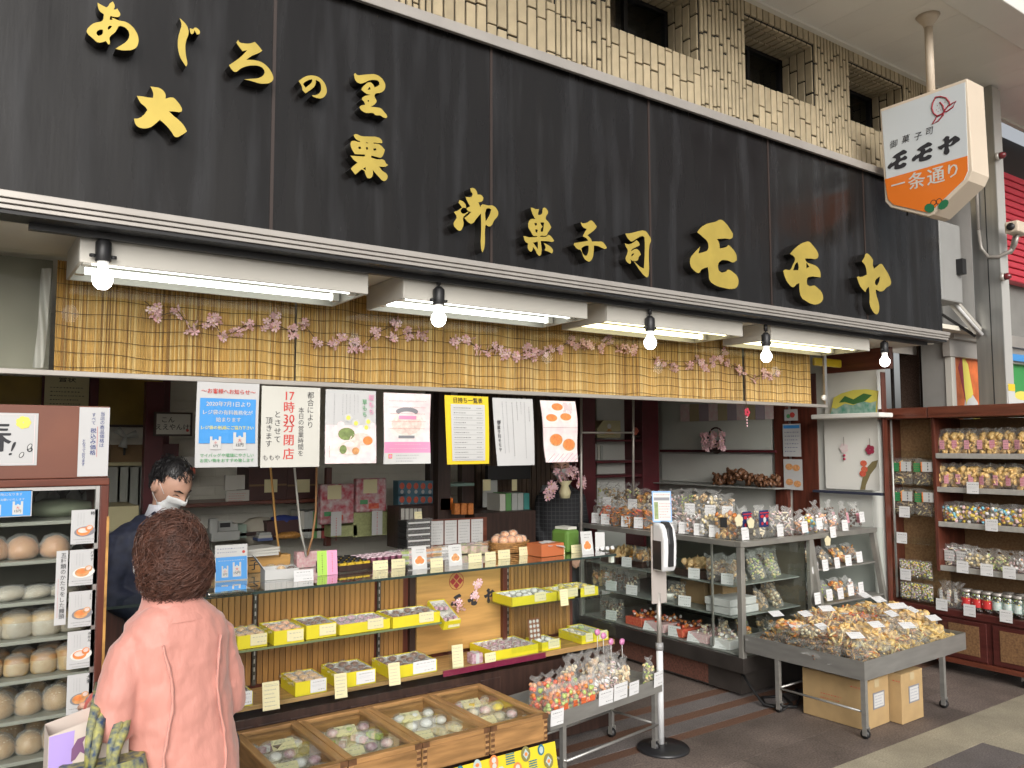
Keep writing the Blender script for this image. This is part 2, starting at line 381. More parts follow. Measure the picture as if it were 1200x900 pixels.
# ------------------------------------------------------------------ tiled upper wall
WY, WZ0, CEIL = 3.25, 3.60, 4.55
SILL, LINT = 4.02, 4.45
wins = [(-.45, .30), (.68, 1.42), (1.80, 2.54), (2.93, 3.65), (4.07, 4.80), (5.21, 5.93)]
wall = thing('tiled_wall', 'upper wall of upright beige tiles with deep set dark windows above the sign', 'wall')
bk = MB(); D = .25
xe = [-1.0] + [e for w in wins for e in w] + [6.6]
for i in range(0, len(xe), 2): bk.box(xe[i], xe[i+1], WY, WY+.45, WZ0, CEIL+.3)
for a, b in wins: bk.box(a, b, WY+.0005, WY+.45, WZ0, SILL); bk.box(a, b, WY+.0005, WY+.45, LINT, CEIL+.3)
bk.build('grout', M_grout, wall)
_tm = {}
def tile_mesh(w, h, ax):
    k = (round(w, 3), round(h, 2), ax)
    if k not in _tm:
        b = MB(); w2, h2, t, c = k[0]/2-.0056, max(.008, k[1]/2-.0056), .012, .002
        r0 = [(-w2, 0, -h2), (w2, 0, -h2), (w2, 0, h2), (-w2, 0, h2)]; r1 = [(-w2, -t+c, -h2), (w2, -t+c, -h2), (w2, -t+c, h2), (-w2, -t+c, h2)]
        r2 = [(-w2+c, -t, -h2+c), (w2-c, -t, -h2+c), (w2-c, -t, h2-c), (-w2+c, -t, h2-c)]
        b.loft([r0, r1, r2]); fn = {'f': lambda p: p, 's': lambda p: Vector((p.y, -p.x, p.z)), 'u': lambda p: Vector((p.x, p.z, p.y))}[ax]
        b.v = [tuple(fn(Vector(p))) for p in b.v]
        bm = bmesh.new(); me = b.mesh('tile', M_tile); bm.from_mesh(me); bmesh.ops.recalc_face_normals(bm, faces=bm.faces); bm.to_mesh(me); bm.free()
        _tm[k] = me
    return _tm[k]
tiles = []      # (priority, mesh key args, location)
rt = random.Random(3)
def column(xc, w, z0, z1, pr, L=.225):
    z = z0 - rt.uniform(.02, L-.02)
    while z < z1-.006:
        a, b = max(z, z0), min(z+L, z1)
        if b-a > .012: tiles.append((pr, (w, b-a, 'f'), (xc, WY-.0005, (a+b)/2)))
        z += L
for k, (a, b) in enumerate(wins):
    vis = 0 if b > 1.5 else 9
    n = round((b-a)/.061); p = (b-a)/n
    for i in range(n):
        column(a+p*(i+.5), p, WZ0, SILL, vis)
        z0, z1 = LINT, CEIL
        tiles.append((vis+1, (p, z1-z0, 'f'), (a+p*(i+.5), WY-.0005, (z0+z1)/2)))
    for i in range(4):                                  # right reveal
        y = WY+.031+i*.062; z = SILL - rt.uniform(.02, .2)
        while z < LINT-.01:
            za, zb = max(z, SILL), min(z+.225, LINT)
            if zb-za > .012: tiles.append((vis+1, (.062, zb-za, 's'), (b-.0005, y, (za+zb)/2)))
            z += .225
    n = round((b-a)/.061)
    for i in range(n):                                  # soffit of the recess
        for j, (d0, d1) in enumerate(((.0, .06), (.06, .16), (.16, .25))):
            tiles.append((vis+5, (p, d1-d0, 'u'), (a+p*(i+.5), WY+(d0+d1)/2, LINT-.0005)))
for i in range(0, len(xe), 2):
    a, b = xe[i], xe[i+1]; n = max(1, round((b-a)/.036)); p = (b-a)/n
    for j in range(n): column(a+p*(j+.5), p, WZ0, CEIL, 3 if a > 1.3 else 9)
tiles.sort(key=lambda t: t[0])
for pr, key, loc in tiles[:300]: link('tile', tile_mesh(*key), wall, loc)
rest = MB()
for pr, key, loc in tiles[300:]:
    me = tile_mesh(*key); rest.add([Vector(v.co)+Vector(loc) for v in me.vertices], [list(q.vertices) for q in me.polygons])
M_tile_rest = mat('beige_tile_rest', (.49, .405, .265), .42, var=.16, vscale=9, bump=.05, bscale=60, spec=.45)
tag(rest.build('tile_rest', M_tile_rest, wall), kind='stuff')
for a, b in wins[1:]:
    f = MB(); y = WY+D; t = .03
    f.box(a, b, y, y+.04, SILL, SILL+t); f.box(a, b, y, y+.04, LINT-t, LINT); f.box(a, a+t, y+.001, y+.039, SILL+t, LINT-t); f.box(b-t, b, y+.001, y+.039, SILL+t, LINT-t)
    f.box((a+b)/2-.015, (a+b)/2+.015, y+.005, y+.035, SILL+t, LINT-t)
    fr = f.build('window', M_winframe, wall); p = MB(); p.box(a+t, b-t, y+.018, y+.022, SILL+t, LINT-t); p.build('pane', M_glass, fr)
    c = MB(); c.grid(14, 1, lambda u, v: (a+.02+u*(b-a)*.45, y+.07+.012*math.sin(u*40), SILL+v*(LINT-SILL))); c.build('curtain', M_curtain, fr)
    c = MB(); c.rect(a, b, SILL, LINT, y+.2); c.build('dark_room', M_dark, fr)
settle(wall)

# ------------------------------------------------------------------ canopy over the pavement
can = thing('arcade_canopy', 'cream panelled canopy ceiling over the pavement above the shop sign', 'canopy')
pm = MB(); pm.box(-.149, .149, -.385, .385, 0, .02); pmesh = pm.mesh('canopy_panel', M_ceil)
x = -.6
while x < 12: link('canopy_panel', pmesh, can, (x+.15, 2.875, CEIL+random.uniform(0, .0015))); x += .3
jm = MB(); jm.box(-1, 12, 2.49, 3.26, CEIL+.012, CEIL+.03); jm.build('joint_backing', M_ceil_gap, can)
e = MB(); e.box(-1, 12, 2.26, 2.488, CEIL-.06, CEIL+.10); e.build('edge_beam', M_white, can, bevel=.006)
e = MB(); e.box(-1, 12, 3.20, 3.238, CEIL-.018, CEIL-.001); e.build('wall_trim', M_ceil_gap, can)
settle(can, CEIL)
M_purlin = mat('roof_steel', (.30, .27, .30), .5)
ar = thing('arcade_roof_frame', 'grey steel roof frame of the arcade beyond the canopy edge', 'roof frame')
for k in range(8):
    b = MB(); b.box(6.2+k*.55, 6.3+k*.55, -1.5, 2.24, CEIL+.35, CEIL+.5); b.build('roof_beam', M_purlin, ar)
for k in range(3):
    b = MB(); b.box(5.5, 12, 2.1-k*.8, 2.16-k*.8, CEIL+.22, CEIL+.34); b.build('purlin', M_purlin, ar)
settle(ar)

# ------------------------------------------------------------------ black fascia sign with gold letters
FY, FZ0, FZ1 = 3.10, 2.535, 3.60
fas = thing('fascia_sign', 'long black shop sign with raised gold brush letters across the whole front', 'shop sign')
seams = [-1.0, 1.007, 2.04, 3.067, 4.082, 5.103, 6.092]
for a, b in zip(seams[:-1], seams[1:]):
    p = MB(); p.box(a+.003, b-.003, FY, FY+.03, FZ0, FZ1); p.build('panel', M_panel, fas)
for a in seams[1:-1]:
    sm = MB(); sm.box(a-.0065, a+.0065, FY-.004, FY+.001, FZ0, FZ1); sm.build('seam_strip', M_seam, fas)
b = MB(); b.box(-1, 6.094, FY+.031, FY+.145, FZ0+.002, FZ1-.002); b.build('backing', M_black, fas)
b = MB(); b.box(-1, 6.13, FY-.035, WY+.02, FZ1+.001, FZ1+.018); b.box(-1, 6.13, FY-.042, FY-.02, FZ1-.028, FZ1+.024)
b.build('cap_strip', M_alu_pale, fas, bevel=.003)
b = MB(); z = FZ0
for d, h in ((.036, .026), (.028, .017), (.02, .017)):
    b.box(-1, 6.13, FY-d, FY+.12, z-h+.002, z); z -= h
b.build('lower_trim', M_alu_pale, fas, bevel=.002)
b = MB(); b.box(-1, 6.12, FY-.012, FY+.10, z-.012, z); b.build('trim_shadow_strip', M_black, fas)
LET = {
 'a': (92, 0, 15, [[(335,45),(400,85),(490,130),(520,110),(550,60),(600,25),(625,60),(635,120),(615,165),(660,165),(680,145),(700,180),(735,245),(720,285),(690,300),(560,280),(545,345),(600,350),(585,310),(640,330),(710,360),(830,385),(930,450),(1010,550),(1050,650),(1050,760),(1010,840),(940,875),(850,885),(740,880),(650,855),(740,800),(840,730),(890,650),(890,580),(850,510),(780,465),(710,460),(690,490),(640,570),(545,660),(550,770),(525,780),(480,720),(400,745),(330,740),(260,680),(150,575),(145,540),(200,460),(290,400),(420,365),(445,250),(380,200),(345,130)],[(320,560),(380,520),(425,520),(430,575),(400,615),(350,630),(320,600)],[(515,490),(540,455),(590,455),(570,490),(520,525)]]),
 'ji': (190, 10, 15, [[(305,165),(350,205),(420,280),(455,350),(465,440),(430,540),(410,640),(410,750),(425,860),(440,930),(440,985),(420,1020),(380,960),(330,880),(290,760),(275,640),(285,500),(320,370),(340,280)],[(490,345),(540,360),(575,335),(630,355),(665,410),(650,450),(610,455),(570,380),(545,440),(510,450),(490,400)]]),
 'ro': (254, 40, 15, [[(375,100),(400,140),(470,160),(570,165),(630,150),(670,135),(730,200),(800,290),(760,320),(620,380),(515,450),(640,455),(780,490),(880,560),(950,650),(990,740),(990,800),(940,850),(850,870),(750,865),(600,820),(480,795),(600,785),(740,770),(820,720),(840,660),(810,600),(740,560),(640,550),(520,565),(420,605),(330,665),(280,640),(215,545),(300,490),(420,400),(540,280),(455,300),(400,230),(345,150)]]),
 'no': (330, 75, 15, [[(300,300),(380,240),(470,205),(570,205),(650,230),(730,300),(780,390),(795,480),(770,550),(710,600),(640,600),(560,575),(530,550),(620,540),(680,490),(695,410),(670,320),(600,280),(600,330),(580,390),(520,445),(420,515),(370,460),(355,390)],[(375,350),(420,310),(500,275),(540,270),(535,310),(510,345),(420,415)]]),
 'dai': (146, 95, 15, [[(455,95),(530,105),(620,125),(690,180),(720,240),(720,310),(850,290),(920,350),(980,430),(1010,500),(990,540),(880,535),(780,530),(860,610),(980,710),(1060,810),(1095,885),(1050,920),(1000,950),(930,985),(880,975),(830,900),(740,790),(620,680),(540,750),(430,820),(270,820),(200,770),(165,660),(240,655),(330,600),(400,510),(370,460),(280,380),(215,260),(320,270),(430,290),(500,295),(505,230),(490,170)]]),
 'ri': (395, 80, 15, [[(300,95),(325,85),(350,115),(450,115),(560,105),(680,110),(770,160),(830,240),(850,310),(830,380),(760,430),(670,450),(660,500),(695,570),(690,600),(590,680),(720,690),(770,705),(830,770),(880,840),(870,870),(830,870),(760,830),(670,820),(640,790),(520,785),(440,750),(400,700),(405,665),(490,645),(480,600),(435,545),(450,510),(590,465),(520,450),(430,380),(430,365),(500,280),(580,245),(630,280),(660,335),(720,310),(745,270),(720,220),(650,205),(560,215),(470,255),(390,265),(330,220),(305,160)],[(535,380),(570,325),(595,370)],[(530,575),(550,555),(570,575),(550,590)]]),
 'kuri': (395, 155, 15, [[(290,50),(330,30),(420,65),(560,75),(720,90),(780,130),(795,190),(720,190),(640,180),(645,200),(720,205),(770,230),(840,310),(810,400),(770,445),(690,430),(600,410),(600,445),(700,475),(830,490),(860,545),(900,575),(850,605),(735,600),(800,680),(870,730),(890,780),(850,850),(810,855),(740,790),(630,665),(625,760),(590,805),(530,805),(500,740),(480,680),(430,650),(320,745),(240,640),(280,600),(360,535),(290,480),(235,410),(360,420),(490,425),(490,390),(360,385),(310,380),(250,270),(240,180),(270,150),(400,170),(410,155),(330,120)],[(370,260),(410,250),(425,290),(385,295)],[(505,265),(540,260),(545,305),(515,305)],[(640,285),(690,285),(685,320),(640,320)],[(505,170),(555,190),(520,195)],[(455,640),(500,610),(505,670)]]),
 'go': (510, 218, 10.98, [[(450,30),(490,25),(530,60),(545,110),(590,115),(620,150),(610,190),(555,210),(580,270),(600,240),(640,240),(680,250),(750,255),(800,310),(810,370),(760,440),(720,510),(690,520),(650,495),(640,560),(640,720),(625,820),(605,855),(590,800),(592,560),(590,350),(530,420),(470,485),(430,470),(375,410),(430,370),(465,330),(430,325),(400,290),(450,260),(420,210),(390,140),(470,135),(480,100),(460,70)],[(655,300),(690,285),(720,300),(700,370),(650,455)]],
        [[(240,335),(300,310),(345,275),(300,215),(310,180),(350,195),(390,240),(396,282),(350,282),(325,318),(338,346),(370,356),(425,328),(428,338),(370,390),(355,420),(365,470),(350,540),(320,575),(280,560),(235,490),(250,450),(275,400)]]),
 'ka': (600, 240, 15, [[(330,50),(360,50),(410,75),(475,75),(455,170),(480,180),(530,150),(540,70),(570,50),(615,85),(635,130),(600,200),(595,250),(640,300),(690,390),(670,430),(630,490),(605,540),(500,545),(495,562),(600,560),(640,530),(690,560),(740,630),(720,650),(630,640),(505,635),(515,860),(490,895),(460,885),(400,780),(365,740),(365,780),(340,825),(310,815),(275,740),(285,680),(235,650),(200,550),(230,550),(290,570),(370,570),(450,565),(440,550),(380,545),(330,470),(285,380),(320,260),(410,250),(375,190),(340,100)],[(395,320),(435,320),(440,360),(405,365)],[(410,430),(450,435),(445,490),(415,480)],[(500,310),(565,310),(545,470),(505,475),(510,420),(540,385),(510,345)],[(370,665),(455,645),(455,780)]],
        [[(555,670),(600,690),(690,750),(720,810),(700,855),(630,820),(570,800),(590,750)]]),
 'shi': (655, 255, 15, [[(380,80),(420,100),(490,90),(560,50),(590,60),(665,155),(640,200),(570,260),(500,310),(560,370),(580,420),(690,420),(770,430),(840,520),(830,545),(760,535),(690,500),(615,490),(610,600),(590,710),(540,770),(500,765),(440,710),(380,570),(330,555),(260,480),(265,450),(350,435),(510,410),(500,380),(420,330),(430,300),(490,200),(420,165)],[(395,540),(450,500),(520,490),(520,580),(490,660),(460,670),(410,610)]]),
 'tsukasa': (712, 265, 15, [[(310,130),(400,125),(520,95),(660,85),(720,150),(765,245),(740,320),(725,450),(722,860),(700,895),(680,895),(600,820),(520,710),(460,620),(520,670),(580,720),(640,745),(655,400),(650,200),(620,175),(550,195),(440,265),(420,270),(360,220)]],
        [[(300,300),(360,320),(440,295),(510,245),(550,290),(565,335),(500,370),(420,420),(412,442),(500,400),(550,430),(585,500),(545,545),(535,590),(490,615),(420,600),(400,575),(410,640),(395,665),(340,630),(315,570),(345,480),(350,410),(320,360)],[(412,530),(430,490),(468,475),(440,520)]]),
 'mo': (790, 250, 10, [[(270,220),(310,170),(380,125),(480,100),(550,75),(600,110),(660,190),(690,240),(680,290),(600,295),(500,300),(525,340),(535,410),(610,395),(635,370),(690,420),(730,490),(735,550),(690,575),(620,550),(530,570),(515,640),(540,685),(600,685),(635,660),(690,690),(740,740),(755,800),(735,865),(680,885),(570,870),(470,835),(415,780),(405,700),(395,630),(320,660),(290,700),(230,665),(195,620),(190,530),(230,470),(305,390),(285,470),(340,455),(395,425),(400,360),(385,325),(340,280)]]),
 'mo2': (900, 275, 12, [[(310,270),(370,200),(460,130),(520,105),(580,100),(630,150),(700,250),(710,290),(690,335),(600,335),(520,335),(540,380),(600,410),(690,450),(735,520),(740,600),(690,595),(600,590),(550,620),(550,700),(590,725),(650,715),(700,750),(760,820),(775,890),(755,940),(700,975),(620,975),(530,930),(470,880),(445,790),(440,680),(400,700),(355,740),(290,690),(240,600),(215,510),(240,490),(310,495),(350,420),(380,350),(370,315)],[(355,500),(380,420),(415,385),(430,440),(425,500)],[(540,390),(580,450),(540,475)]]),
 'ya': (980, 295, 12, [[(360,135),(395,80),(410,35),(435,25),(480,60),(520,120),(515,180),(530,240),(580,200),(635,170),(680,230),(740,330),(770,420),(765,460),(710,500),(660,550),(610,555),(555,530),(560,590),(590,690),(605,790),(590,860),(565,880),(510,830),(470,730),(470,640),(460,490),(430,520),(410,565),(340,490),(290,360),(300,350),(350,355),(430,320),(410,200)],[(545,420),(580,370),(615,345),(605,410),(575,475),(550,460)]]),
}
def letter_curve(contours, depth):
    c = bpy.data.curves.new('letter', 'CURVE'); c.dimensions = '2D'; c.fill_mode = 'BOTH'; c.extrude = depth/2; c.resolution_u = 3
    for pts in contours:
        s = c.splines.new('BEZIER'); s.bezier_points.add(len(pts)-1)
        n = len(pts)
        for i, (p, q) in enumerate(zip(s.bezier_points, pts)):
            p.co = (*q, 0); a, d = Vector(pts[i-1])-Vector(q), Vector(pts[(i+1) % n])-Vector(q)
            sharp = a.length > 0 and d.length > 0 and a.angle(d, 0) < R(118)
            p.handle_left_type = p.handle_right_type = 'VECTOR' if sharp else 'AUTO'
        s.use_cyclic_u = True
    o = bpy.data.objects.new('letter', c); me = bpy.data.meshes.new_from_object(o)
    bpy.data.objects.remove(o); bpy.data.curves.remove(c); return me
LET_SHAPES = {}
LD = .055
for key, val in LET.items():
    u0, v0, sc, *groups = val; vs, fs, mi = [], [], []; flat = []
    for gi, contours in enumerate(groups):
        cs = []
        for pts in contours:
            w = [px(u0+x/sc, v0+y/sc, Y=FY-LD) for x, y in pts]; cs.append([(p.x, p.z) for p in w])
        flat += cs
        me = letter_curve(cs, LD); off = len(vs)
        for v in me.vertices: vs.append((v.co.x, FY-LD/2-v.co.z-.0006*gi, v.co.y))
        for p in me.polygons:
            fs.append([i+off for i in p.vertices]); mi.append(0 if p.normal.z > .7 else 1)
        bpy.data.meshes.remove(me)
    LET_SHAPES[key] = flat
    b = MB(); b.v, b.f, b.m = vs, fs, mi
    b.build('letter', [M_gold, M_letter_side], fas)
settle(fas)

# ------------------------------------------------------------------ soffit, interior shell
M_intwall = mat('painted_brick', (.74, .72, .63), .7, var=.08, vscale=3)
_n = M_intwall.node_tree; _bt = _n.nodes.new('ShaderNodeTexBrick'); _bt.inputs['Scale'].default_value = 1; _bt.inputs['Brick Width'].default_value = .22; _bt.inputs['Row Height'].default_value = .07; _bt.inputs['Mortar Size'].default_value = .006
_mp = _n.nodes.new('ShaderNodeMapping'); _mp.inputs['Rotation'].default_value = (R(90), 0, 0); _n.links.new(node_of(M_intwall, 'ShaderNodeTexCoord').outputs['Object'], _mp.inputs[0]); _n.links.new(_mp.outputs[0], _bt.inputs[0])
_bp = _n.nodes.new('ShaderNodeBump'); _bp.inputs['Strength'].default_value = .9; _bp.inputs['Distance'].default_value = .006; _bp.invert = True
_n.links.new(_bt.outputs['Fac'], _bp.inputs['Height']); _n.links.new(_bp.outputs[0], node_of(M_intwall, 'ShaderNodeBsdfPrincipled').inputs['Normal'])
M_plaster = mat('grey_plaster', (.62, .63, .59), .75, var=.05, vscale=2)
M_intceil = mat('interior_ceiling', (.78, .76, .70), .8)
M_brownwall = mat('slatted_brown', (.085, .055, .036), .55, var=.4, vscale=6, stretch=(9, 9, .6))
def struct(name, mb, m, label, cat, bevel=0.): return tag(mb.build(name, m, bevel=bevel), label, cat, kind='structure')
b = MB(); b.box(-1, 6.2, 3.23, 3.72, 2.468, 2.56); struct('soffit', b, M_cream, 'cream soffit tucked behind the shop sign', 'soffit')
b = MB(); b.box(-1, 6.9, 3.725, 6.4, 2.60, 2.66); b.box(-1, 6.9, 3.722, 3.74, 2.47, 2.60); struct('interior_ceiling', b, M_intceil, 'plain pale ceiling inside the shop', 'ceiling')
b = MB(); b.box(-1, 6.9, 6.25, 6.4, 0, 2.6); struct('back_wall', b, M_intwall, 'off white painted brick back wall of the shop', 'wall')
b = MB(); b.box(-1.1, -1, 3.3, 6.4, 0, 2.6); struct('left_wall', b, M_plaster, 'plain left side wall inside the shop', 'wall')
b = MB(); b.box(6.10, 6.35, 3.72, 6.25, 0, 2.6); struct('right_wall', b, M_plaster, 'pale grey right side wall inside the shop', 'wall')

# granite pier and shutter guide at the right end
t = thing('granite_pier', 'polished brown granite pier at the right end of the shop', 'pillar')
pxa, pxb = px(1078, 440, Y=3.70).x, px(1107, 440, Y=3.70).x
b = MB(); b.box(pxa, pxb, 3.70, 3.88, 0, 2.60); b.build('shaft', M_granite, t, bevel=.004)
b = MB(); b.box(pxa-.002, pxb, 3.697, 3.80, 2.0, 2.006); b.build('joint', M_grout, t); settle(t)
t = thing('shutter_guide', 'thin steel shutter guide rails beside the granite pier', 'shutter rail')
for u, y in ((1061, 3.90), (1047, 4.10)):
    x = px(u, 440, Y=y).x; b = MB(); b.box(x-.012, x+.012, y, y+.022, 0, 2.60); b.build('rail', M_steel, t)
b = MB(); b.box(6.34, 7.1, 4.2, 4.24, 0, 2.6); b.build('guide_back', M_brownwall, t); settle(t)
b = MB(); b.box(6.1, 7.4, 3.23, 4.3, 2.605, 2.64); struct('entry_soffit', b, M_cream, 'cream soffit over the right end of the entrance', 'soffit')
# ------------------------------------------------------------------ fluorescent fixtures under the sign
M_tube_cool = mat('tube_cool', (.93, 1., .95), emit=3.2); M_tube_warm = mat('tube_warm', (1., .93, .55), emit=3.4)
M_tray_y = mat('tray_warm', (.74, .72, .58), .5)
M_house = mat('housing_enamel', (.50, .48, .43), .45, var=.05, vscale=3)
FIX = [(.36, 1.475, 'cool'), (1.645, 2.715, 'cool'), (2.85, 3.945, 'warm'), (4.215, 5.30, 'warm')]
FLAB = ['white strip light at the far left under the sign', 'white strip light above the handwritten closing notice, second from left',
        'yellowish strip light third from left under the sign', 'yellowish strip light at the right end of the bamboo blind']
for (x0, x1, kind), lb in zip(FIX, FLAB):
    t = thing('strip_light', lb, 'strip light', group='strip lights under the sign')
    b = MB(); y0, y1, z0, z1 = 3.21, 3.60, 2.355, 2.466
    b.box(x0, x1, y0, y0+.012, z0, z1); b.box(x0, x1, y1-.012, y1, z0, z1); b.box(x0, x0+.012, y0+.012, y1-.012, z0, z1); b.box(x1-.012, x1, y0+.012, y1-.012, z0, z1)
    b.box(x0+.012, x1-.012, y0+.012, y1-.012, z0+.055, z1)
    b.build('housing', M_house, t, bevel=.003)
    for y in (3.31, 3.50):
        b = MB(); b.tube([(x0+.05, y, z0+.026), (x1-.05, y, z0+.026)], .014, 10); b.build('tube', M_tube_cool if kind == 'cool' else M_tube_warm, t, smooth=True)
        for xx in (x0+.02, x1-.05):
            b = MB(); b.box(xx, xx+.03, y-.02, y+.02, z0+.008, z0+.054); b.build('lamp_holder', M_white, t)
    settle(t)
# track and bulb lamps
b = MB(); b.box(.2, 6.0, 3.172, 3.20, 2.44, 2.4675); tr = b.build('light_track', M_black); tag(tr, 'black lighting track running under the sign edge', 'light track')
M_bulb = mat('lit_bulb', (1., .97, .92), emit=8.); M_bulbneck = mat('bulb_neck', (.85, .83, .78), .4, emit=.5)
BUL = [((120, 328), 'at the far left'), ((514, 374), 'second from left, above the yellow price list'), ((762, 402), 'third from left, over the candy garland'), ((898, 418), 'fourth from left, by the blind end'), ((1037, 424), 'rightmost, in front of the red wood frame')]
p0 = px(120, 328, Y=3.187); bt = thing('bulb_lamp', '', 'lamp', (p0.x, 3.187, p0.z), group='bare bulbs hanging from the track')
b = MB(); b.lathe([(.0, -.036), (.016, -.033), (.029, -.02), (.035, -.002), (.033, .014), (.022, .03), (.017, .042)], n=18); b.build('bulb', M_bulb, bt, True)
b = MB(); b.lathe([(.0165, .041), (.019, .05), (.02, .068)], n=16); b.build('bulb_neck', M_bulbneck, bt, True)
b = MB(); b.lathe([(.025, .066), (.027, .07), (.027, .135), (.02, .142), (.012, .15)], n=16); b.build('socket', M_black, bt, True)
b = MB(); b.tube([(-.032, 0, .085), (.032, 0, .085)], .006, 8); b.tube([(-.034, 0, .08), (-.034, 0, .09)], .011, 8); b.tube([(.034, 0, .08), (.034, 0, .09)], .011, 8); b.build('clamp_screw', M_black, bt, True)
b = MB(); b.tube([(0, 0, .15), (.008, .004, .17), (-.006, .002, .185), (.004, 0, .2)], .0045, 6); b.tube([(0, 0, .2), (0, 0, 2.452-p0.z)], .012, 8); b.build('cord', M_black, bt, True)
for i, ((u, v), w) in enumerate(BUL):
    p = px(u, v, Y=3.187); lb = 'lit bare bulb in a black socket, ' + w
    if i == 0: bt['label'] = lb
    else:
        c = copy_tree(bt, None, (p.x, 3.187, p.z), label=lb)

# ------------------------------------------------------------------ glass partition and bamboo blinds
GY = 3.655
gp = thing('glass_partition', 'glass partition with a pale aluminium rail below the bamboo blind', 'glass partition')
RZ0, RZ1, GX0, GX1 = 1.977, 1.999, -.6, 5.42
b = MB(); b.box(GX0, GX1, GY-.018, GY+.018, RZ0, RZ1); b.build('rail', M_alu_pale, gp, bevel=.003)
b = MB(); b.box(GX0, GX1, GY-.003, GY+.003, RZ1, 2.466); b.build('pane', glass_mat('front_glass', (.97, .97, .95), .016), gp)
b = MB(); b.box(GX1-.03, GX1, GY-.02, GY-.004, RZ1, 2.46); b.build('post', M_alu, gp)
b = MB(); b.tube([(GX1-.05, GY-.03, RZ1+.05), (GX1-.05, GY-.008, RZ1+.05)], .022, 12); b.build('catch', M_white, gp, True)
settle(gp)
M_reed = [mat('reed_%s' % n, c, .55, var=.18, vscale=5, stretch=(30, 30, 2)) for n, c in
          (('straw', (.60, .38, .125)), ('pale', (.72, .53, .24)), ('brown', (.36, .20, .06)), ('gold', (.58, .34, .09)))]
M_cordb = mat('blind_cord', (.13, .085, .035), .8)
sx = [.337, 1.333, 2.137, 2.946, 3.718, 4.558, 5.335]
BL = ['leftmost bamboo blind, above the brown board', 'second bamboo blind from the left, over the closing notice', 'third bamboo blind from the left, over the yellow list',
      'fourth bamboo blind from left, over the bun photo poster', 'fifth bamboo blind from the left, over the pale back panel', 'last bamboo blind on the right by the yellow board']
for i, (x0, x1) in enumerate(zip(sx[:-1], sx[1:])):
    t = thing('bamboo_blind', BL[i], 'bamboo blind', group='bamboo blinds behind the glass')
    rd = random.Random(50+i); b = MB(); ph = rd.uniform(0, 6)
    wave = lambda x: 3.712 + .012*math.sin(x*7.5+ph) + .006*math.sin(x*19)
    x = x0+.003
    while x < x1-.004:
        w = rd.uniform(.0045, .0075); y = wave(x)+rd.uniform(-.0015, .0015); ln = rd.uniform(-.004, .004); zt = 2.452
        zb = 2.004 + .004*math.sin(x*9)+rd.uniform(-.001, .001)
        k = rd.choices([0, 1, 2, 3], [5, 3, 2, 3])[0]
        b.add([(x, y, zb), (x+w*.5, y-.003, zb), (x+w, y, zb), (x+ln, y, zt), (x+w*.5+ln, y-.003, zt), (x+w+ln, y, zt)], [(0, 1, 4, 3), (1, 2, 5, 4)], k)
        x += w*.95
    tag(b.build('reeds', M_reed, t), kind='stuff')
    b = MB(); b.grid(20, 1, lambda u, v: (x0+.004+u*(x1-x0-.008), wave(x0+u*(x1-x0))+.004, 2.006+v*.445)); b.build('reed_backing', M_reed[2], t)
    for r in range(8):
        z = 2.02+r*.0565; sag = rd.uniform(.002, .006); b = MB(); n = 24
        b.tube([(x0+(x1-x0)*k/n, wave(x0+(x1-x0)*k/n)-.0055, z+sag*math.sin(k/n*9+r)+.003*math.sin(k*.9+ph)) for k in range(n+1)], .0012, 4, cap=False)
        b.build('cord', M_cordb, t)
    settle(t)
# plastic strip and grey board left of the blinds
b = MB(); b.box(-.6, .33, 3.80, 3.81, 2.0, 2.466); tag(b.build('grey_board', mat('grey_board', (.26, .26, .21), .6, var=.15, vscale=3)), 'grey board behind the glass left of the blinds', 'board')
b = MB(); b.grid(6, 14, lambda u, v: (.285+.035*u-.02*(1-v)+.004*math.sin(v*5), 3.69+.012*math.sin(u*5+v*7), 2.01+v*.4))
tag(b.build('plastic_strip', mat('milky_plastic', (.40, .40, .38), .3, var=.1), smooth=True), 'crumpled milky plastic strip at the left edge of the blinds', 'plastic strip')
# cherry blossom garlands
M_petal = mat('petal_pink', (.88, .46, .54), .6, var=.25, vscale=30, rnd=.10, c2=(.92, .72, .74), subs=.0); M_stamen = mat('stamen', (.75, .55, .18), .6); M_twig = mat('twig', (.10, .06, .035), .8)
def blossom_mesh(seed, n=5, R0=.020):
    rd = random.Random(seed); b = MB()
    for k in range(n):
        c = Vector((rd.uniform(-1, 1)*R0*1.1, rd.uniform(-.6, .3)*R0, rd.uniform(-1, 1)*R0*1.1)); q = Euler((rd.uniform(-.7, .7), rd.uniform(-.7, .7), rd.uniform(0, 6))).to_matrix()
        for j in range(5):
            a = j*1.2566; r = R0*rd.uniform(.85, 1.1)
            P = lambda rr, da, dy: c + q @ Vector((rr*math.cos(a+da), dy, rr*math.sin(a+da)))
            b.add([c, P(r*.55, -.5, -.003), P(r, -.32, -.001), P(r*.9, 0, -.003), P(r, .32, -.001), P(r*.55, .5, -.003)], [(0, 1, 2, 3), (0, 3, 4, 5)], 0)
        b.blob(c+q @ Vector((0, -.003, 0)), (.004, .003, .004), 1, 3, 5)
    return b.mesh('blossom', [M_petal, M_stamen])
BLO = [blossom_mesh(s) for s in range(5)]
G1 = [(181,362),(183,372),(209,366),(224,384),(243,380),(250,374),(260,394),(277,389),(290,382),(311,382),(324,372),(321,381),(344,389),(356,380),(371,400),(392,404),(401,396),(415,405),(426,406),(440,392),(465,381),(460,396),(479,391),(494,391)]
G2 = [(535,402),(547,397),(560,410),(572,411),(582,406),(592,414),(606,417),(619,411),(626,416),(639,411),(646,410),(657,409),(669,399),(674,404),(685,401),(692,406),(705,407),(712,399),(725,409),(732,407),(742,409)]
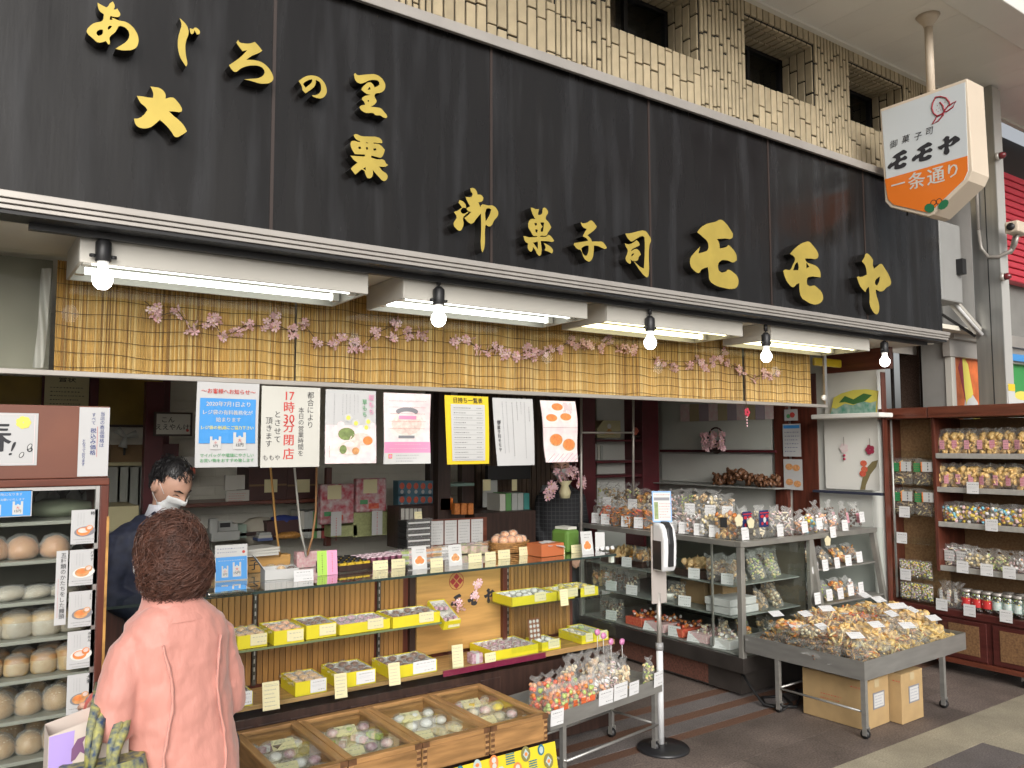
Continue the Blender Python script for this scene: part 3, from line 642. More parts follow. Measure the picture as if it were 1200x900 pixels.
G3 = [(770,424),(778,426),(790,430),(807,429),(817,420),(822,425),(827,431),(836,424),(849,412),(844,422),(854,426),(865,432),(870,436),(884,444),(895,439),(904,441),(911,437)]
for pts, lb in ((G1, 'left pink cherry blossom garland with the longest twig'), (G2, 'middle pink cherry blossom garland over the list and bun posters'), (G3, 'right pink cherry blossom garland trailing to the blind end')):
    t = thing('blossom_garland', lb, 'garland', group='cherry blossom garlands on the blinds')
    w = [px(u, v, Y=3.688) for u, v in pts]
    b = MB(); b.tube([w[0]+Vector((-.04, .004, .03))]+[p+Vector((0, .006, .004*(i % 3))) for i, p in enumerate(w)], .002, 5); b.build('twig', M_twig, t)
    for i, p in enumerate(w): link('blossom', BLO[(i*3) % 5], t, p, (random.uniform(-.3, .3), random.uniform(0, 6), 0)).scale = (random.uniform(.85, 1.2),)*3
    settle(t)
t = thing('hanging_charm', 'red and pink flower charm on a string below the right blind', 'charm')
p = px(875, 483, Y=3.62); b = MB(); b.tube([px(873, 440, Y=3.63), p], .0022, 5); b.tube([p, p+Vector((0, 0, -.09))], .0015, 5); b.build('string', M_twig, t)
b = MB()
for j in range(5): b.disc(p.x+.018*math.cos(j*1.2566), p.z+.018*math.sin(j*1.2566), .013, .013, p.y-.004-.0005*j, 0)
b.build('flower', mat('deep_red', (.42, .03, .06), .6), t)
b = MB(); [b.blob(p+Vector((0, 0, -.035-.02*k)), (.006,)*3, 0, 4, 6) for k in range(4)]; b.build('bead', M_petal, t); settle(t)

# ------------------------------------------------------------------ posters
def poster(name, label, u0, v0, u1, v1, Y, draw, mats, cat='poster', sheet=None, bend=None, group=None, thick=.0016, slant=0., drop=None):
    a = px(u0, v0, Y=Y); w = px(u1, v0, Y=Y).x-a.x; h = a.z-px(u0, v1, Y=Y).z
    return sheet_obj(name, label, (a.x, Y, a.z-h), w, h, draw, mats, cat, sheet, bend, group, thick, slant)
def sheet_obj(name, label, loc, w, h, draw, mats, cat, sheet=None, bend=None, group=None, thick=.0016, slant=0., rz=0., rx=0.):
    t = thing(name, label, cat, loc, rz, group, rx)
    fn = lambda p: Vector((p.x+slant*(h-p.z), p.y+(bend(p.x/w, p.z/h) if bend else 0), p.z))
    b = MB(); nx, nz = (8, 10) if bend else (1, 1)
    b.grid(nx, nz, lambda u, v: (u*w, 0, v*h)); b.grid(nx, nz, lambda u, v: (w-u*w, thick, v*h))
    b.v = [tuple(fn(Vector(p))) for p in b.v]; b.build('sheet', sheet or M_lam, t, smooth=bool(bend))
    if draw:
        d = MB(); draw(d, w, h)
        if bend:
            bm = bmesh.new(); vv = [bm.verts.new(p) for p in d.v]
            for f, k in zip(d.f, d.m):
                try: bm.faces.new([vv[i] for i in f]).material_index = k
                except ValueError: pass
            for i in range(1, nx): bmesh.ops.bisect_plane(bm, geom=bm.verts[:]+bm.edges[:]+bm.faces[:], plane_co=(w*i/nx, 0, 0), plane_no=(1, 0, 0))
            for i in range(1, nz): bmesh.ops.bisect_plane(bm, geom=bm.verts[:]+bm.edges[:]+bm.faces[:], plane_co=(0, 0, h*i/nz), plane_no=(0, 0, 1))
            bm.verts.index_update(); d = MB(); d.v = [tuple(v.co) for v in bm.verts]; d.f = [[v.index for v in f.verts] for f in bm.faces]; d.m = [f.material_index for f in bm.faces]; bm.free()
        d.v = [tuple(fn(Vector((p[0], p[1]*(6 if bend else 1)-(.0028 if bend else .001), p[2])))) for p in d.v]; d.build('print', mats, t)
    return t
PM = [M_ink, M_red_ink, M_blue, M_paper, M_yellow_ink, M_green_ink, M_pink_ink, M_navy_ink, M_grey_ink]   # 0 black 1 red 2 blue 3 white 4 yellow 5 green 6 pink 7 navy 8 grey
M_bunp = mat('printed_bun', (.62, .30, .12), .5, var=.3, vscale=60); M_pinkpale = mat('printed_pale_pink', (.80, .58, .60), .5, var=.12, vscale=25, c2=(.82, .74, .72)); M_mochi = mat('printed_mochi', (.76, .60, .54), .5, var=.2, vscale=50)
M_herb = mat('printed_herb', (.20, .26, .09), .5, var=.3, vscale=60); M_plate = mat('printed_plate', (.70, .70, .66), .5, var=.1, vscale=40); M_orangep = mat('printed_orange', (.75, .24, .07), .5, var=.2, vscale=60)
PM += [M_bunp, M_pinkpale, M_mochi, M_herb, M_plate, M_orangep]     # 9 bun 10 palepink 11 mochi 12 herb 13 plate 14 orange
def bag_icon(d, x, z, w, h, y, s1, s2):
    d.rect(x, x+w, z, z+h*.72, y, 3); d.rect(x, x+w*.22, z+h*.72, z+h, y, 3); d.rect(x+w*.78, x+w, z+h*.72, z+h, y, 3); d.rect(x+w*.4, x+w*.6, z+h*.72, z+h*.8, y, 3)
    text(d, s1, x+w/2, z+h*.52, h*.26, y-.0002, 1); text(d, s2, x+w/2, z+h*.26, h*.25, y-.0002, 0)
def p_blue(d, w, h):
    text(d, '～お客様へお知らせ～', w*.5, h*.895, w*.088, -.0002, 1, .02)
    d.rect(w*.05, w*.95, h*.28, h*.81, -.0001, 2)
    text(d, '2020年7月1日より', w*.5, h*.745, w*.092, -.0003, 3, .02); text(d, 'レジ袋の有料義務化が', w*.5, h*.645, w*.082, -.0003, 3, .02)
    text(d, '始まります', w*.5, h*.56, w*.082, -.0003, 3, .02); text(d, 'レジ袋の削減にご協力下さい', w*.5, h*.465, w*.066, -.0003, 4, .02)
    bag_icon(d, w*.22, h*.21, w*.17, h*.15, -.0004, '小', '5円'); bag_icon(d, w*.58, h*.21, w*.21, h*.2, -.0004, '大', '15円')
    text(d, 'マイバッグや環境にやさしい', w*.5, h*.14, w*.066, -.0003, 5); text(d, 'お買い物をおすすめ致します', w*.5, h*.08, w*.066, -.0003, 5)
def p_close(d, w, h):
    text(d, '都合により', w*.83, h*.95, w*.125, -.0002, 0, .0, vertical=True, step=1.0); text(d, '本日の営業時間を', w*.67, h*.75, w*.105, -.0002, 0, 0, vertical=True, step=.98)
    text(d, '17', w*.47, h*.885, w*.2, -.0002, 1, .03, sx=.9)
    for s, z in (('時', .745), ('30', .6), ('分', .50), ('閉', .335), ('店', .165)): text(d, s, w*.46, h*z, w*.2, -.0002, 1, .02)
    text(d, 'とさせて', w*.27, h*.70, w*.125, -.0002, 0, .0, vertical=True, step=1.1); text(d, '頂きます', w*.13, h*.62, w*.12, -.0002, 0, 0, vertical=True, step=1.05)
    text(d, 'ももや', w*.18, h*.12, w*.1, -.0002, 0, 0)
def p_sakura(d, w, h):
    d.rect(0, w, 0, h*.52, -.0001, 10); d.disc(w*.5, h*.2, w*.44, h*.1, -.0002, 13, 24, tilt=.15)
    for i in range(16):
        rd = random.Random(i); d.disc(w*rd.uniform(.1, .95), h*rd.uniform(.05, .55), w*.07, w*.05, -.00025-.00001*i, 10, 8)
    d.disc(w*.40, h*.40, w*.16, h*.085, -.0005, 12); d.disc(w*.68, h*.33, w*.22, h*.085, -.0005, 11); d.disc(w*.82, h*.31, w*.1, h*.06, -.0006, 14); d.disc(w*.46, h*.21, w*.22, h*.095, -.0007, 11); d.disc(w*.34, h*.19, w*.07, h*.06, -.0008, 12); d.disc(w*.58, h*.17, w*.07, h*.05, -.0008, 9)
    d.disc(w*.46, h*.26, w*.1, h*.035, -.0009, 10)
    for x, z in ((.43, .62), (.58, .545), (.83, .57), (.79, .49)): d.disc(w*x, h*z, w*.045, w*.045, -.0004, 4, 7); d.disc(w*x, h*z, w*.09, w*.085, -.0003, 3, 5)
    text(d, '桜もち', w*.89, h*.95, w*.12, -.0009, 6, .025, vertical=True, step=1.1); text(d, '草もち', w*.75, h*.88, w*.105, -.0009, 5, .02, vertical=True, step=1.1)
    for x, z0, z1 in ((.62, .7, .94), (.55, .66, .94), (.46, .68, .94), (.39, .68, .94), (.32, .66, .94), (.16, .5, .95)): scribble(d, w*(x-.02), w*(x+.02), h*z0, h*z1, -.0002, 1, 8, int(x*99), True)
    scribble(d, w*.06, w*.1, h*.1, h*.24, -.0004, 1, 1, 3, True)
def p_bowl(d, w, h):
    d.rect(0, w, h*.12, h, -.0001, 10); d.disc(w*.48, h*.55, w*.40, h*.2, -.0002, 13, 24); d.disc(w*.48, h*.56, w*.33, h*.155, -.0003, 11, 24); d.disc(w*.48, h*.68, w*.2, h*.06, -.0004, 10, 20); d.disc(w*.48, h*.74, w*.24, h*.06, -.00035, 8, 20)
    d.rect(w*.3, w*.68, h*.63, h*.68, -.0005, 6); d.rect(w*.3, w*.66, h*.36, h*.4, -.00025, 8)
    for z in (.89, .80, .71, .60, .50): scribble(d, w*.1, w*.88, h*(z-.015), h*(z+.015), -.0007, 1, 1 if z < .75 else 8, int(z*100))
    d.rect(0, w, h*.155, h*.31, -.0006, 6); scribble(d, w*.22, w*.8, h*.26, h*.295, -.0008, 1, 3, 3); scribble(d, w*.1, w*.92, h*.2, h*.235, -.0008, 1, 3, 4)
    d.rect(0, w, 0, h*.155, -.0006, 3); d.disc(w*.13, h*.11, w*.06, w*.06, -.0008, 14, 4, .785); d.disc(w*.13, h*.11, w*.035, w*.035, -.0009, 6, 10); scribble(d, w*.26, w*.72, h*.02, h*.14, -.0008, 3, 8, 5)
M_yel_frame = mat('poster_yellow', (.80, .58, .03), .35, coat=.3)
def p_list(d, w, h):
    d.rect(w*.12, w*.9, h*.05, h*.875, -.0001, 3); text(d, '日持ち一覧表', w*.52, h*.935, w*.115, -.0003, 0, .02)
    rows = 11
    for r in range(rows):
        z = h*(.86-.072*(r+1)); d.rect(w*.16, w*.86, z, z+h*.003, -.0003, 8); rd = random.Random(r)
        scribble(d, w*.18, w*rd.uniform(.4, .6), z+h*.012, z+h*.055, -.0004, 1, 0, r); scribble(d, w*.7, w*.82, z+h*.012, z+h*.055, -.0004, 1, 0, r+40)
def p_letter(d, w, h):
    for i, (x, z0, z1, mi) in enumerate(((.88, .66, .88, 0), (.77, .12, .95, 8), (.68, .78, .95, 8), (.58, .68, .95, 0), (.46, .14, .94, 0), (.32, .2, .95, 8), (.22, .2, .95, 8))):
        scribble(d, w*(x-.03), w*(x+.03), h*z0, h*z1, -.0002, 1, mi, i+9, True)
    text(d, '御菓子司モモヤ', w*.10, h*.66, w*.085, -.0002, 0, .01, vertical=True, step=1.05)
def p_buns(d, w, h):
    rd = random.Random(4)
    d.rect(0, w, 0, h, -.0001, 10)
    for i in range(26): d.rect(w*(.62+.03*(i % 9)), w*(.63+.03*(i % 9)), h*rd.uniform(.78, .9), h*rd.uniform(.92, .98), -.00015, 8)
    for x, z in ((.45, .88), (.25, .70), (.66, .72)): d.disc(w*x, h*z, w*.19, h*.075, -.0003, 13, 18); d.disc(w*x, h*(z+.02), w*.16, h*.06, -.0004, 14, 18)
    d.rect(0, w, h*.56, h*.565, -.0003, 8)
    for x, z in ((.36, .35), (.74, .27)): d.disc(w*x, h*z, w*.21, h*.115, -.0004, 13, 20); d.disc(w*x, h*(z+.012), w*.19, h*.10, -.0005, 9, 20); d.disc(w*x, h*(z+.02), w*.16, h*.085, -.0006, 14, 20)
    for i in range(7): d.add([(w*(.02+.14*i), -.0003, 0), (w*(.035+.14*i), -.0003, 0), (w*(.3+.14*i), -.0003, h*.14), (w*(.285+.14*i), -.0003, h*.14)], [(0, 1, 2, 3)], 6 if i % 2 else 8)
    text(d, 'みかど', w*.12, h*.2, w*.001, -.0002, 0)
HG = 'notices hanging from the glass rail'
PY = 3.63
poster('notice_poster', 'blue and white notice about paid shopping bags hanging from the rail', 231, 447, 304, 548, PY, p_blue, PM, group=HG, bend=lambda u, v: .006*math.sin(u*6+v*4))
poster('notice_poster', 'handwritten black and red notice of early closing on a string', 307, 452, 375.5, 548, PY-.004, p_close, PM, sheet=M_paper_w, group=HG)
poster('notice_poster', 'pink poster of cherry leaf rice cakes hanging from the rail', 382, 456, 441, 543.5, PY, p_sakura, PM, group=HG, bend=lambda u, v: .004*math.sin(u*5+v*3))
poster('notice_poster', 'pale pink bowl poster with a magenta band hanging from the rail', 450, 460, 504, 544, PY, p_bowl, PM, group=HG, bend=lambda u, v: .005*math.sin(u*4-v*5))
poster('notice_poster', 'yellow bordered table list poster hanging from the rail', 521, 463, 572, 544.5, PY, p_list, PM, sheet=M_yel_frame, group=HG, bend=lambda u, v: .02*(1-v)**2*math.sin(u*2), slant=.05)
poster('notice_poster', 'plain white letter in upright black script, curling at the foot', 577, 466, 624, 546, PY, p_letter, PM, group=HG, bend=lambda u, v: .03*(1-v)**2*(u-.4), slant=.07)
poster('notice_poster', 'photo poster of baked buns, curling, rightmost of the hanging notices', 633, 469, 674, 542, PY, p_buns, PM, group=HG, bend=lambda u, v: .03*(1-v)**2*(u-.3)+.006*math.sin(v*7), slant=.09)

# ------------------------------------------------------------------ hanging projecting sign
SXX = 5.155
def sg(u, v): p = px(u, v, X=SXX); return (2.987-p.y, p.z-3.991)
hs = thing('projecting_sign', 'cream lightbox sign with peach emblem and orange foot hanging from the canopy', 'shop sign', (SXX, 2.987, 3.991), -math.pi/2)
ol = [(0, 0), (.58, -.003), (.588, -.60), (.56, -.655), (.335, -.815), (.30, -.822), (.05, -.70), (.012, -.65)]
b = MB(); n = len(ol)
M_signbox = mat('sign_box_cream', (.66, .56, .44), .42, var=.04, vscale=3); M_signface = mat('sign_face', (.60, .64, .66), .3, coat=.3); M_orange = mat('sign_orange', (.78, .19, .02), .35, coat=.3)
b.prism(ol, 0, .215); b.build('box', M_signbox, hs, bevel=.006, recalc=True)
def inset(pts, d):
    c = Vector((sum(p[0] for p in pts)/len(pts), sum(p[1] for p in pts)/len(pts))); return [tuple(Vector(p)+(c-Vector(p)).normalized()*d*1.15) for p in pts]
il = inset(ol, .022); b = MB(); b.prism(il, -.004, .0); b.build('face', M_signface, hs, recalc=True)
zb = -.498; low = [p for p in inset(ol, .0235) if p[1] < zb]; og = [(.0195, zb), (.5645, zb)]+low
b = MB(); b.prism(og, -.0055, -.0042); b.build('orange_panel', M_orange, hs, recalc=True)
def letter_flat(mb, key, x, z, w, h, y, mi=0, shear=0.):
    cs = LET_SHAPES[key]; xs = [p[0] for c in cs for p in c]; zs = [p[1] for c in cs for p in c]
    x0, x1, z0, z1 = min(xs), max(xs), min(zs), max(zs)
    cc = [[((p[0]-x0)/(x1-x0)*w, (p[1]-z0)/(z1-z0)*h) for p in c] for c in cs]
    me = letter_curve(cc, 0.0); mb.add([(x-w/2+v.co.x+shear*(v.co.y-h/2), y, z-h/2+v.co.y) for v in me.vertices], [list(p.vertices) for p in me.polygons], mi); bpy.data.meshes.remove(me)
b = MB()
for key, u, v, w, h in (('mo', 1053, 188, .135, .12), ('mo', 1082, 179, .135, .115), ('ya', 1112, 170, .14, .12)):
    x, z = sg(u, v); letter_flat(b, key, x, z, w, h, -.0062, 0, .25)
for s, u, v in (('御', 1047, 169), ('菓', 1061.5, 163), ('子', 1076, 160), ('司', 1089, 154)):
    x, z = sg(u, v); text(b, s, x, z, .056, -.0062, 0, .002, shear=.15)
for s, u, v, k in (('一', 1053, 216, .10), ('条', 1074.5, 211.5, .118), ('通', 1097, 206, .118), ('り', 1117, 200, .10)):
    x, z = sg(u, v); text(b, s, x, z, k, -.0072, 1, .015)
x, z = sg(1098, 242)
peach = [sg(u, v) for u, v in ((1097,114),(1103,113.5),(1109,115),(1113,120),(1114,124))]; pl = [sg(u, v) for u, v in ((1097,114),(1093.5,121),(1092.5,127),(1094.5,133),(1099,136.5),(1104,134.5),(1107,131))]
for path in (peach, pl, [sg(u, v) for u, v in ((1102,120),(1105.5,124),(1107,130),(1106,135))], [sg(u, v) for u, v in ((1107,130),(1112,124),(1121,119),(1117,126),(1110,131),(1107,131))], [sg(u, v) for u, v in ((1106,133),(1099,136),(1093,146),(1100,142),(1106,135))]):
    b.tube([(q[0], -.0062, q[1]) for q in path], .0045, 6, 2)
for du, dv in ((1099, 124), (1101, 127), (1098, 129), (1103, 129), (1100, 131), (1108, 120)): q = sg(du, dv); b.disc(q[0], q[1], .003, .003, -.0062, 2, 6)
for s in (-1, 1):
    b.disc(x+s*.045, z-.0, .036, .028, -.0072, 3, 10, tilt=s*.6); b.disc(x+s*.018, z+.028, .02, .02, -.0070, 0, 12); b.disc(x+s*.018, z+.028, .015, .015, -.0071, 4, 12)
b.build('print', [M_ink, mat('sign_white', (.62, .62, .58), .5), mat('sign_crimson', (.30, .015, .03), .5), mat('sign_green', (.02, .16, .07), .5), M_orange], hs)
b = MB(); b.tube([(.30, .105, -.003), (.30, .105, .50)], .026, 16); b.lathe([(.028, .48), (.034, .50), (.06, .535), (.075, .5585)], (.30, .105, 0), 20); b.build('hanger_pipe', M_signbox, hs, True)
b = MB(); b.tube([(.12, .08, -.735), (.12, .08, -.76)], .006, 8); b.build('drain_plug', M_black, hs)

# ------------------------------------------------------------------ steel pillar, cameras, neighbour
M_brushed = mat('brushed_steel', (.52, .52, .50), .36, metal=.85, var=.12, vscale=4, stretch=(6, 6, .3)); M_litsteel = mat('lit_face_steel', (.56, .55, .52), .4, metal=.3)
t = thing('steel_pillar', 'square brushed steel arcade pillar behind the wooden cabinet', 'pillar')
b = MB(); b.box(6.70, 6.815, 2.945, 3.15, 0, CEIL); b.build('shaft', M_brushed, t, bevel=.004)
b = MB(); b.box(6.694, 6.821, 2.939, 2.942, .1, CEIL-.02); b.build('lit_front_face', M_litsteel, t)  # paler sheet: brightness of the lit street side put into its colour
b = MB(); b.box(6.6965, 6.6995, 3.03, 3.036, 0, CEIL-.02); b.build('joint', M_black, t)
b = MB(); b.tube([(6.68, 3.085, 3.4), (6.68, 3.085, 4.3)], .014, 8); b.tube([(6.68, 3.085, 3.4), (6.68, 3.07, 3.25), (6.68, 3.02, 3.17), (6.69, 2.95, 3.16), (6.72, 2.87, 3.2), (6.75, 2.85, 3.32)], .014, 8); b.build('conduit', M_alu_pale, t, True)
b = MB(); b.box(6.70, 6.81, 2.930, 2.9388, 1.95, 2.16); b.build('sticker_plate', M_paper, t); b = MB(); b.box(6.70, 6.81, 2.9285, 2.9298, 2.11, 2.165); b.build('yellow_sticker', M_yel_frame, t)
settle(t)
def dome(u, v, lb):
    p = px(u, v, Y=2.935); t = thing('dome_lamp', lb, 'lamp')
    b = MB(); b.lathe([(.0, 0), (.03, 0), (.034, .012), (.03, .03)], n=16); k = Matrix.Rotation(R(90), 4, 'X'); b.v = [tuple(k @ Vector(q)+p) for q in b.v]; b.build('base', M_alu_pale, t, True)
    b = MB(); b.lathe([(.028, .03), (.027, .05), (.018, .07), (0, .078)], n=16); b.v = [tuple(k @ Vector(q)+p) for q in b.v]; b.build('lens', mat('red_lens', (.16, .015, .02), .15, coat=.5), t, True); settle(t)
dome(1167, 184, 'upper red dome lamp on the steel pillar'); dome(1173, 325, 'lower red dome lamp on the steel pillar')
t = thing('security_camera', 'cream security camera on a bent arm beside the pillar', 'camera'); p = px(1192, 268, Y=2.81)
b = MB(); b.box(p.x-.10, p.x+.10, p.y-.05, p.y+.05, p.z-.045, p.z+.045); b.build('body', M_signbox, t, bevel=.012)
b = MB(); b.tube([(p.x-.101, p.y, p.z), (p.x-.115, p.y, p.z)], .028, 14); b.build('lens', M_black, t, True)
b = MB(); b.tube([(p.x, p.y, p.z-.045), (p.x, p.y+.02, p.z-.12), (6.76, 2.89, p.z-.16), (6.76, 2.94, p.z-.16)], .016, 8); b.build('arm', M_alu_pale, t, True); settle(t)
nb = thing('neighbour_shop', 'neighbouring shop front with red shutter box and food posters', 'shop')
NY = 3.42
b = MB(); b.box(6.74, 10.5, NY, NY+.2, 0, 4.5); b.build('wall', mat('neighbour_wall', (.24, .235, .22), .7, var=.08), nb)
M_shutter = mat('red_shutter', (.60, .045, .07), .45)
q0, q1 = px(1168, 195, Y=NY-.12), px(1200, 372, Y=NY-.12)
for k in range(16):
    z = q0.z-.02-k*.062; b = MB(); b.box(q0.x, 10.4, NY-.12, NY-.02, z-.052, z); b.build('shutter_slat', M_shutter, nb, bevel=.008)
b = MB(); b.box(6.74, 10.5, NY-.06, NY, 3.88, 4.5); b.build('dark_window', M_winframe, nb)
b = MB(); b.box(6.18, 6.50, NY-.28, NY-.002, 2.80, 3.42); b.build('meter_box', mat('grey_box', (.30, .30, .29), .5, var=.05), nb, bevel=.01)
b = MB(); b.box(6.41, 6.47, NY-.33, NY-.281, 3.02, 3.14); b.build('box_latch', M_black, nb)
b = MB(); b.box(6.70, 10.5, NY-.10, NY-.001, 2.56, 2.66); b.build('awning_rail', M_alu_pale, nb)
b = MB(); b.box(6.73, 6.80, NY-.05, NY-.001, 0, 2.419); b.build('frame', M_house, nb); b = MB(); b.box(6.70, 10.5, NY-.06, NY-.002, 2.42, 2.559); b.build('lintel', M_alu_pale, nb)
b = MB(); b.box(7.3, 8.2, NY-.09, NY-.061, 2.44, 2.5); b.build('blue_sign', M_blue, nb); 
def p_food(d, w, h):
    d.add([(w*.25, -.0002, h*.02), (w*.8, -.0002, h*.02), (w*.75, -.0002, h*.35), (w*.42, -.0002, h*.55)], [(0, 1, 2, 3)], 0)
    d.add([(w*.2, -.0004, h*.75), (w*.33, -.0004, h*.93), (w*.5, -.0004, h*.8), (w*.62, -.0004, h*.45), (w*.4, -.0004, h*.3)], [(0, 1, 2, 3, 4)], 1)
    d.add([(w*.2, -.0005, h*.75), (w*.33, -.0005, h*.93), (w*.36, -.0005, h*.5), (w*.4, -.0005, h*.3)], [(0, 1, 2, 3)], 2); d.disc(w*.75, h*.2, w*.2, h*.12, -.0006, 1); d.disc(w*.55, h*.3, w*.15, h*.1, -.0007, 0)
M_fo = mat('food_orange', (.62, .15, .04), .4, var=.3, vscale=9)
poster('food_poster', 'orange poster of a sweet potato snack on the neighbouring shop', 1113.5, 405, 1152, 505, NY-.012, p_food, [M_paper, M_yellow_ink, mat('potato_skin', (.28, .03, .05), .5)], sheet=M_fo)
def p_food2(d, w, h):
    for i in range(14): rd = random.Random(i); d.disc(w*rd.uniform(0, .8), h*rd.uniform(0, .55), w*.1, h*.05, -.0002-.00002*i, i % 2)
poster('food_poster', 'green and yellow food poster right of the steel pillar', 1179, 412, 1260, 520, NY-.012, p_food2, [M_yellow_ink, M_paper], sheet=mat('food_green', (.05, .30, .08), .4))
t = thing('slanted_lamp', 'slanted white tube lamp between the sign end and pillar', 'lamp'); a, c = px(1109, 345, Y=3.25), px(1146, 388, Y=3.12)
b = MB(); d = (c-a); b.tube([a, c], .042, 4); b.build('housing', M_house, t); b = MB(); b.tube([a+Vector((0, -.03, -.035)), c+Vector((0, -.03, -.035))], .016, 8); b.build('tube', M_paper, t, True)
b = MB(); b.tube([c+Vector((0, .02, -.04)), a+Vector((.05, .1, -.12)), a+Vector((.02, .16, -.1))], .012, 6); b.build('bracket', M_black, t); settle(t)
settle(nb)
# ------------------------------------------------------------------ people
M_skin = mat('skin', (.56, .33, .24), .5, var=.08, vscale=20, subs=.08); M_mask = mat('face_mask', (.74, .75, .75), .7, bump=.1, bscale=90)
M_hair_b = mat('brown_hair', (.095, .040, .026), .45, var=.5, vscale=40, rnd=0.); M_hair_k = mat('black_hair', (.012, .011, .012), .38, var=.4, vscale=40)
M_coat = mat('salmon_coat', (.60, .265, .215), .55, var=.07, vscale=5, bump=.55, bscale=15, stretch=(1.7, 1.7, .6), sheen=.3)
M_coat_dark = mat('coat_lining', (.50, .12, .10), .6); M_navy = mat('navy_jacket', (.017, .021, .042), .7, var=.3, vscale=30, bump=.25, bscale=12)
M_shirt = mat('striped_shirt', (.56, .57, .62), .7, var=.15, vscale=60, stretch=(6, 6, .2)); M_trous = mat('grey_trousers', (.06, .06, .065), .8, var=.2)
M_plaid = mat('charcoal_plaid', (.022, .023, .025), .85, var=.2, vscale=40)
_n = M_plaid.node_tree; _w = []
for _ax in ('X', 'Z'):
    _wv = _n.nodes.new('ShaderNodeTexWave'); _wv.bands_direction = _ax; _wv.inputs['Scale'].default_value = 9; _n.links.new(node_of(M_plaid, 'ShaderNodeTexCoord').outputs['Object'], _wv.inputs[0]); _w.append(_wv)
_mm = _n.nodes.new('ShaderNodeMath'); _mm.operation = 'MAXIMUM'; _n.links.new(_w[0].outputs['Fac'], _mm.inputs[0]); _n.links.new(_w[1].outputs['Fac'], _mm.inputs[1])
_mr = _n.nodes.new('ShaderNodeMapRange'); _mr.inputs[1].default_value = .93; _mr.inputs[2].default_value = 1; _n.links.new(_mm.outputs[0], _mr.inputs[0])
_mx = _n.nodes.new('ShaderNodeMix'); _mx.data_type = 'RGBA'; _mx.inputs['A'].default_value = (.020, .021, .024, 1); _mx.inputs['B'].default_value = (.06, .062, .066, 1)
_n.links.new(_mr.outputs[0], _mx.inputs['Factor']); _n.links.new(_mx.outputs['Result'], node_of(M_plaid, 'ShaderNodeBsdfPrincipled').inputs['Base Color'])

def ring(z, rx, ry, cx=0, cy=0, n=20, p=2.3):
    out = []
    for j in range(n):
        a = 2*math.pi*j/n; c, s = math.cos(a), math.sin(a)
        out.append((cx+rx*math.copysign(abs(c)**(2/p), c), cy+ry*math.copysign(abs(s)**(2/p), s), z))
    return out
def loft_rings(mb, rows, n=24, mi=0): return mb.loft([ring(*r[:3], *(r[3:] or (0, 0)), n=n) for r in rows], mi)
def head_point(d):
    """surface of a head for unit direction d (x right, y forward, z up)"""
    x, y, z = d; q = Vector((x*.074, y*.095, z*.115))
    if z < 0: k = 1-.30*(-z)**1.3; q.x *= k; q.y *= (1-.16*(-z)) if y > 0 else (1-.45*(-z))
    if y > 0:
        g = lambda cx, cz, sx, sz: math.exp(-((x-cx)/sx)**2-((z-cz)/sz)**2)
        q.y += .024*g(0, -.12, .16, .17)*y + .006*g(0, -.55, .28, .1) + .006*g(0, -.86, .3, .14)+.004*g(0, .28, .6, .12)
        q.y -= .012*(g(-.42, .06, .2, .12)+g(.42, .06, .2, .12)) + .004*g(0, -.42, .2, .08)
    return q
def add_head(mb, c, rot, s=1.):
    M = rot.to_matrix(); nu, nv = 36, 26; rows = []
    for i in range(1, nv):
        ph = math.pi*i/nv
        rows.append([Vector(c)+M @ head_point((math.sin(ph)*math.cos(2*math.pi*j/nu), math.sin(ph)*math.sin(2*math.pi*j/nu), -math.cos(ph)))*s for j in range(nu)])
    mb.loft(rows)
    for sx in (-1, 1):
        mb.blob(Vector(c)+M @ Vector((sx*.077, -.008, -.004))*s, (.012*s, .022*s, .034*s), 0, 6, 8, 0, 0, rot)
def add_hand(mb, w, d, up, s=1., curl=.9, side=1):
    """palm, four fingers and a thumb from wrist w along d; up is the back of the hand"""
    d = Vector(d).normalized(); up = (Vector(up)-d*d.dot(Vector(up))).normalized(); r = d.cross(up)
    w = Vector(w); mb.tube([w-d*.02, w+d*.025*s, w+d*.085*s], [.026*s, .036*s, .036*s], 10)
    for k, (o, L) in enumerate(((-.030, .062), (-.010, .075), (.010, .070), (.029, .055))):
        b = w+d*.08*s+r*o*s; pts = [b-d*.02*s]; a = .15; p = b.copy()
        for seg in range(4):
            pts.append(p.copy()); p = p+(d*math.cos(a)-up*math.sin(a))*L*s*.36; a += curl*(.55+.05*k)
        mb.tube(pts, [.011*s, .0105*s, .0095*s, .0085*s, .007*s], 7)
    b = w+d*.02*s-r*.032*s*side; mb.tube([b, b+(d*.6-r*.9*side).normalized()*.035*s, b+(d*.9-r*.55*side-up*.4).normalized()*.068*s], [.014*s, .0115*s, .008*s], 7)
_tex = bpy.data.textures.new('folds', 'CLOUDS'); _tex.noise_scale = .17; _tex.noise_depth = 3
_tex2 = bpy.data.textures.new('creases', 'CLOUDS'); _tex2.noise_scale = .05; _tex2.noise_depth = 2
def fuse(o, vox, smooth=4, disp=0., disp2=0.):
    m = o.modifiers.new('fuse', 'REMESH'); m.mode = 'VOXEL'; m.voxel_size = vox; m.use_smooth_shade = True
    m = o.modifiers.new('soften', 'SMOOTH'); m.iterations = smooth; m.factor = .5
    for k, tx in ((disp, _tex), (disp2, _tex2)):
        if k: m = o.modifiers.new('folds', 'DISPLACE'); m.texture = tx; m.strength = k; m.mid_level = .5; m.texture_coords = 'LOCAL'
    return o
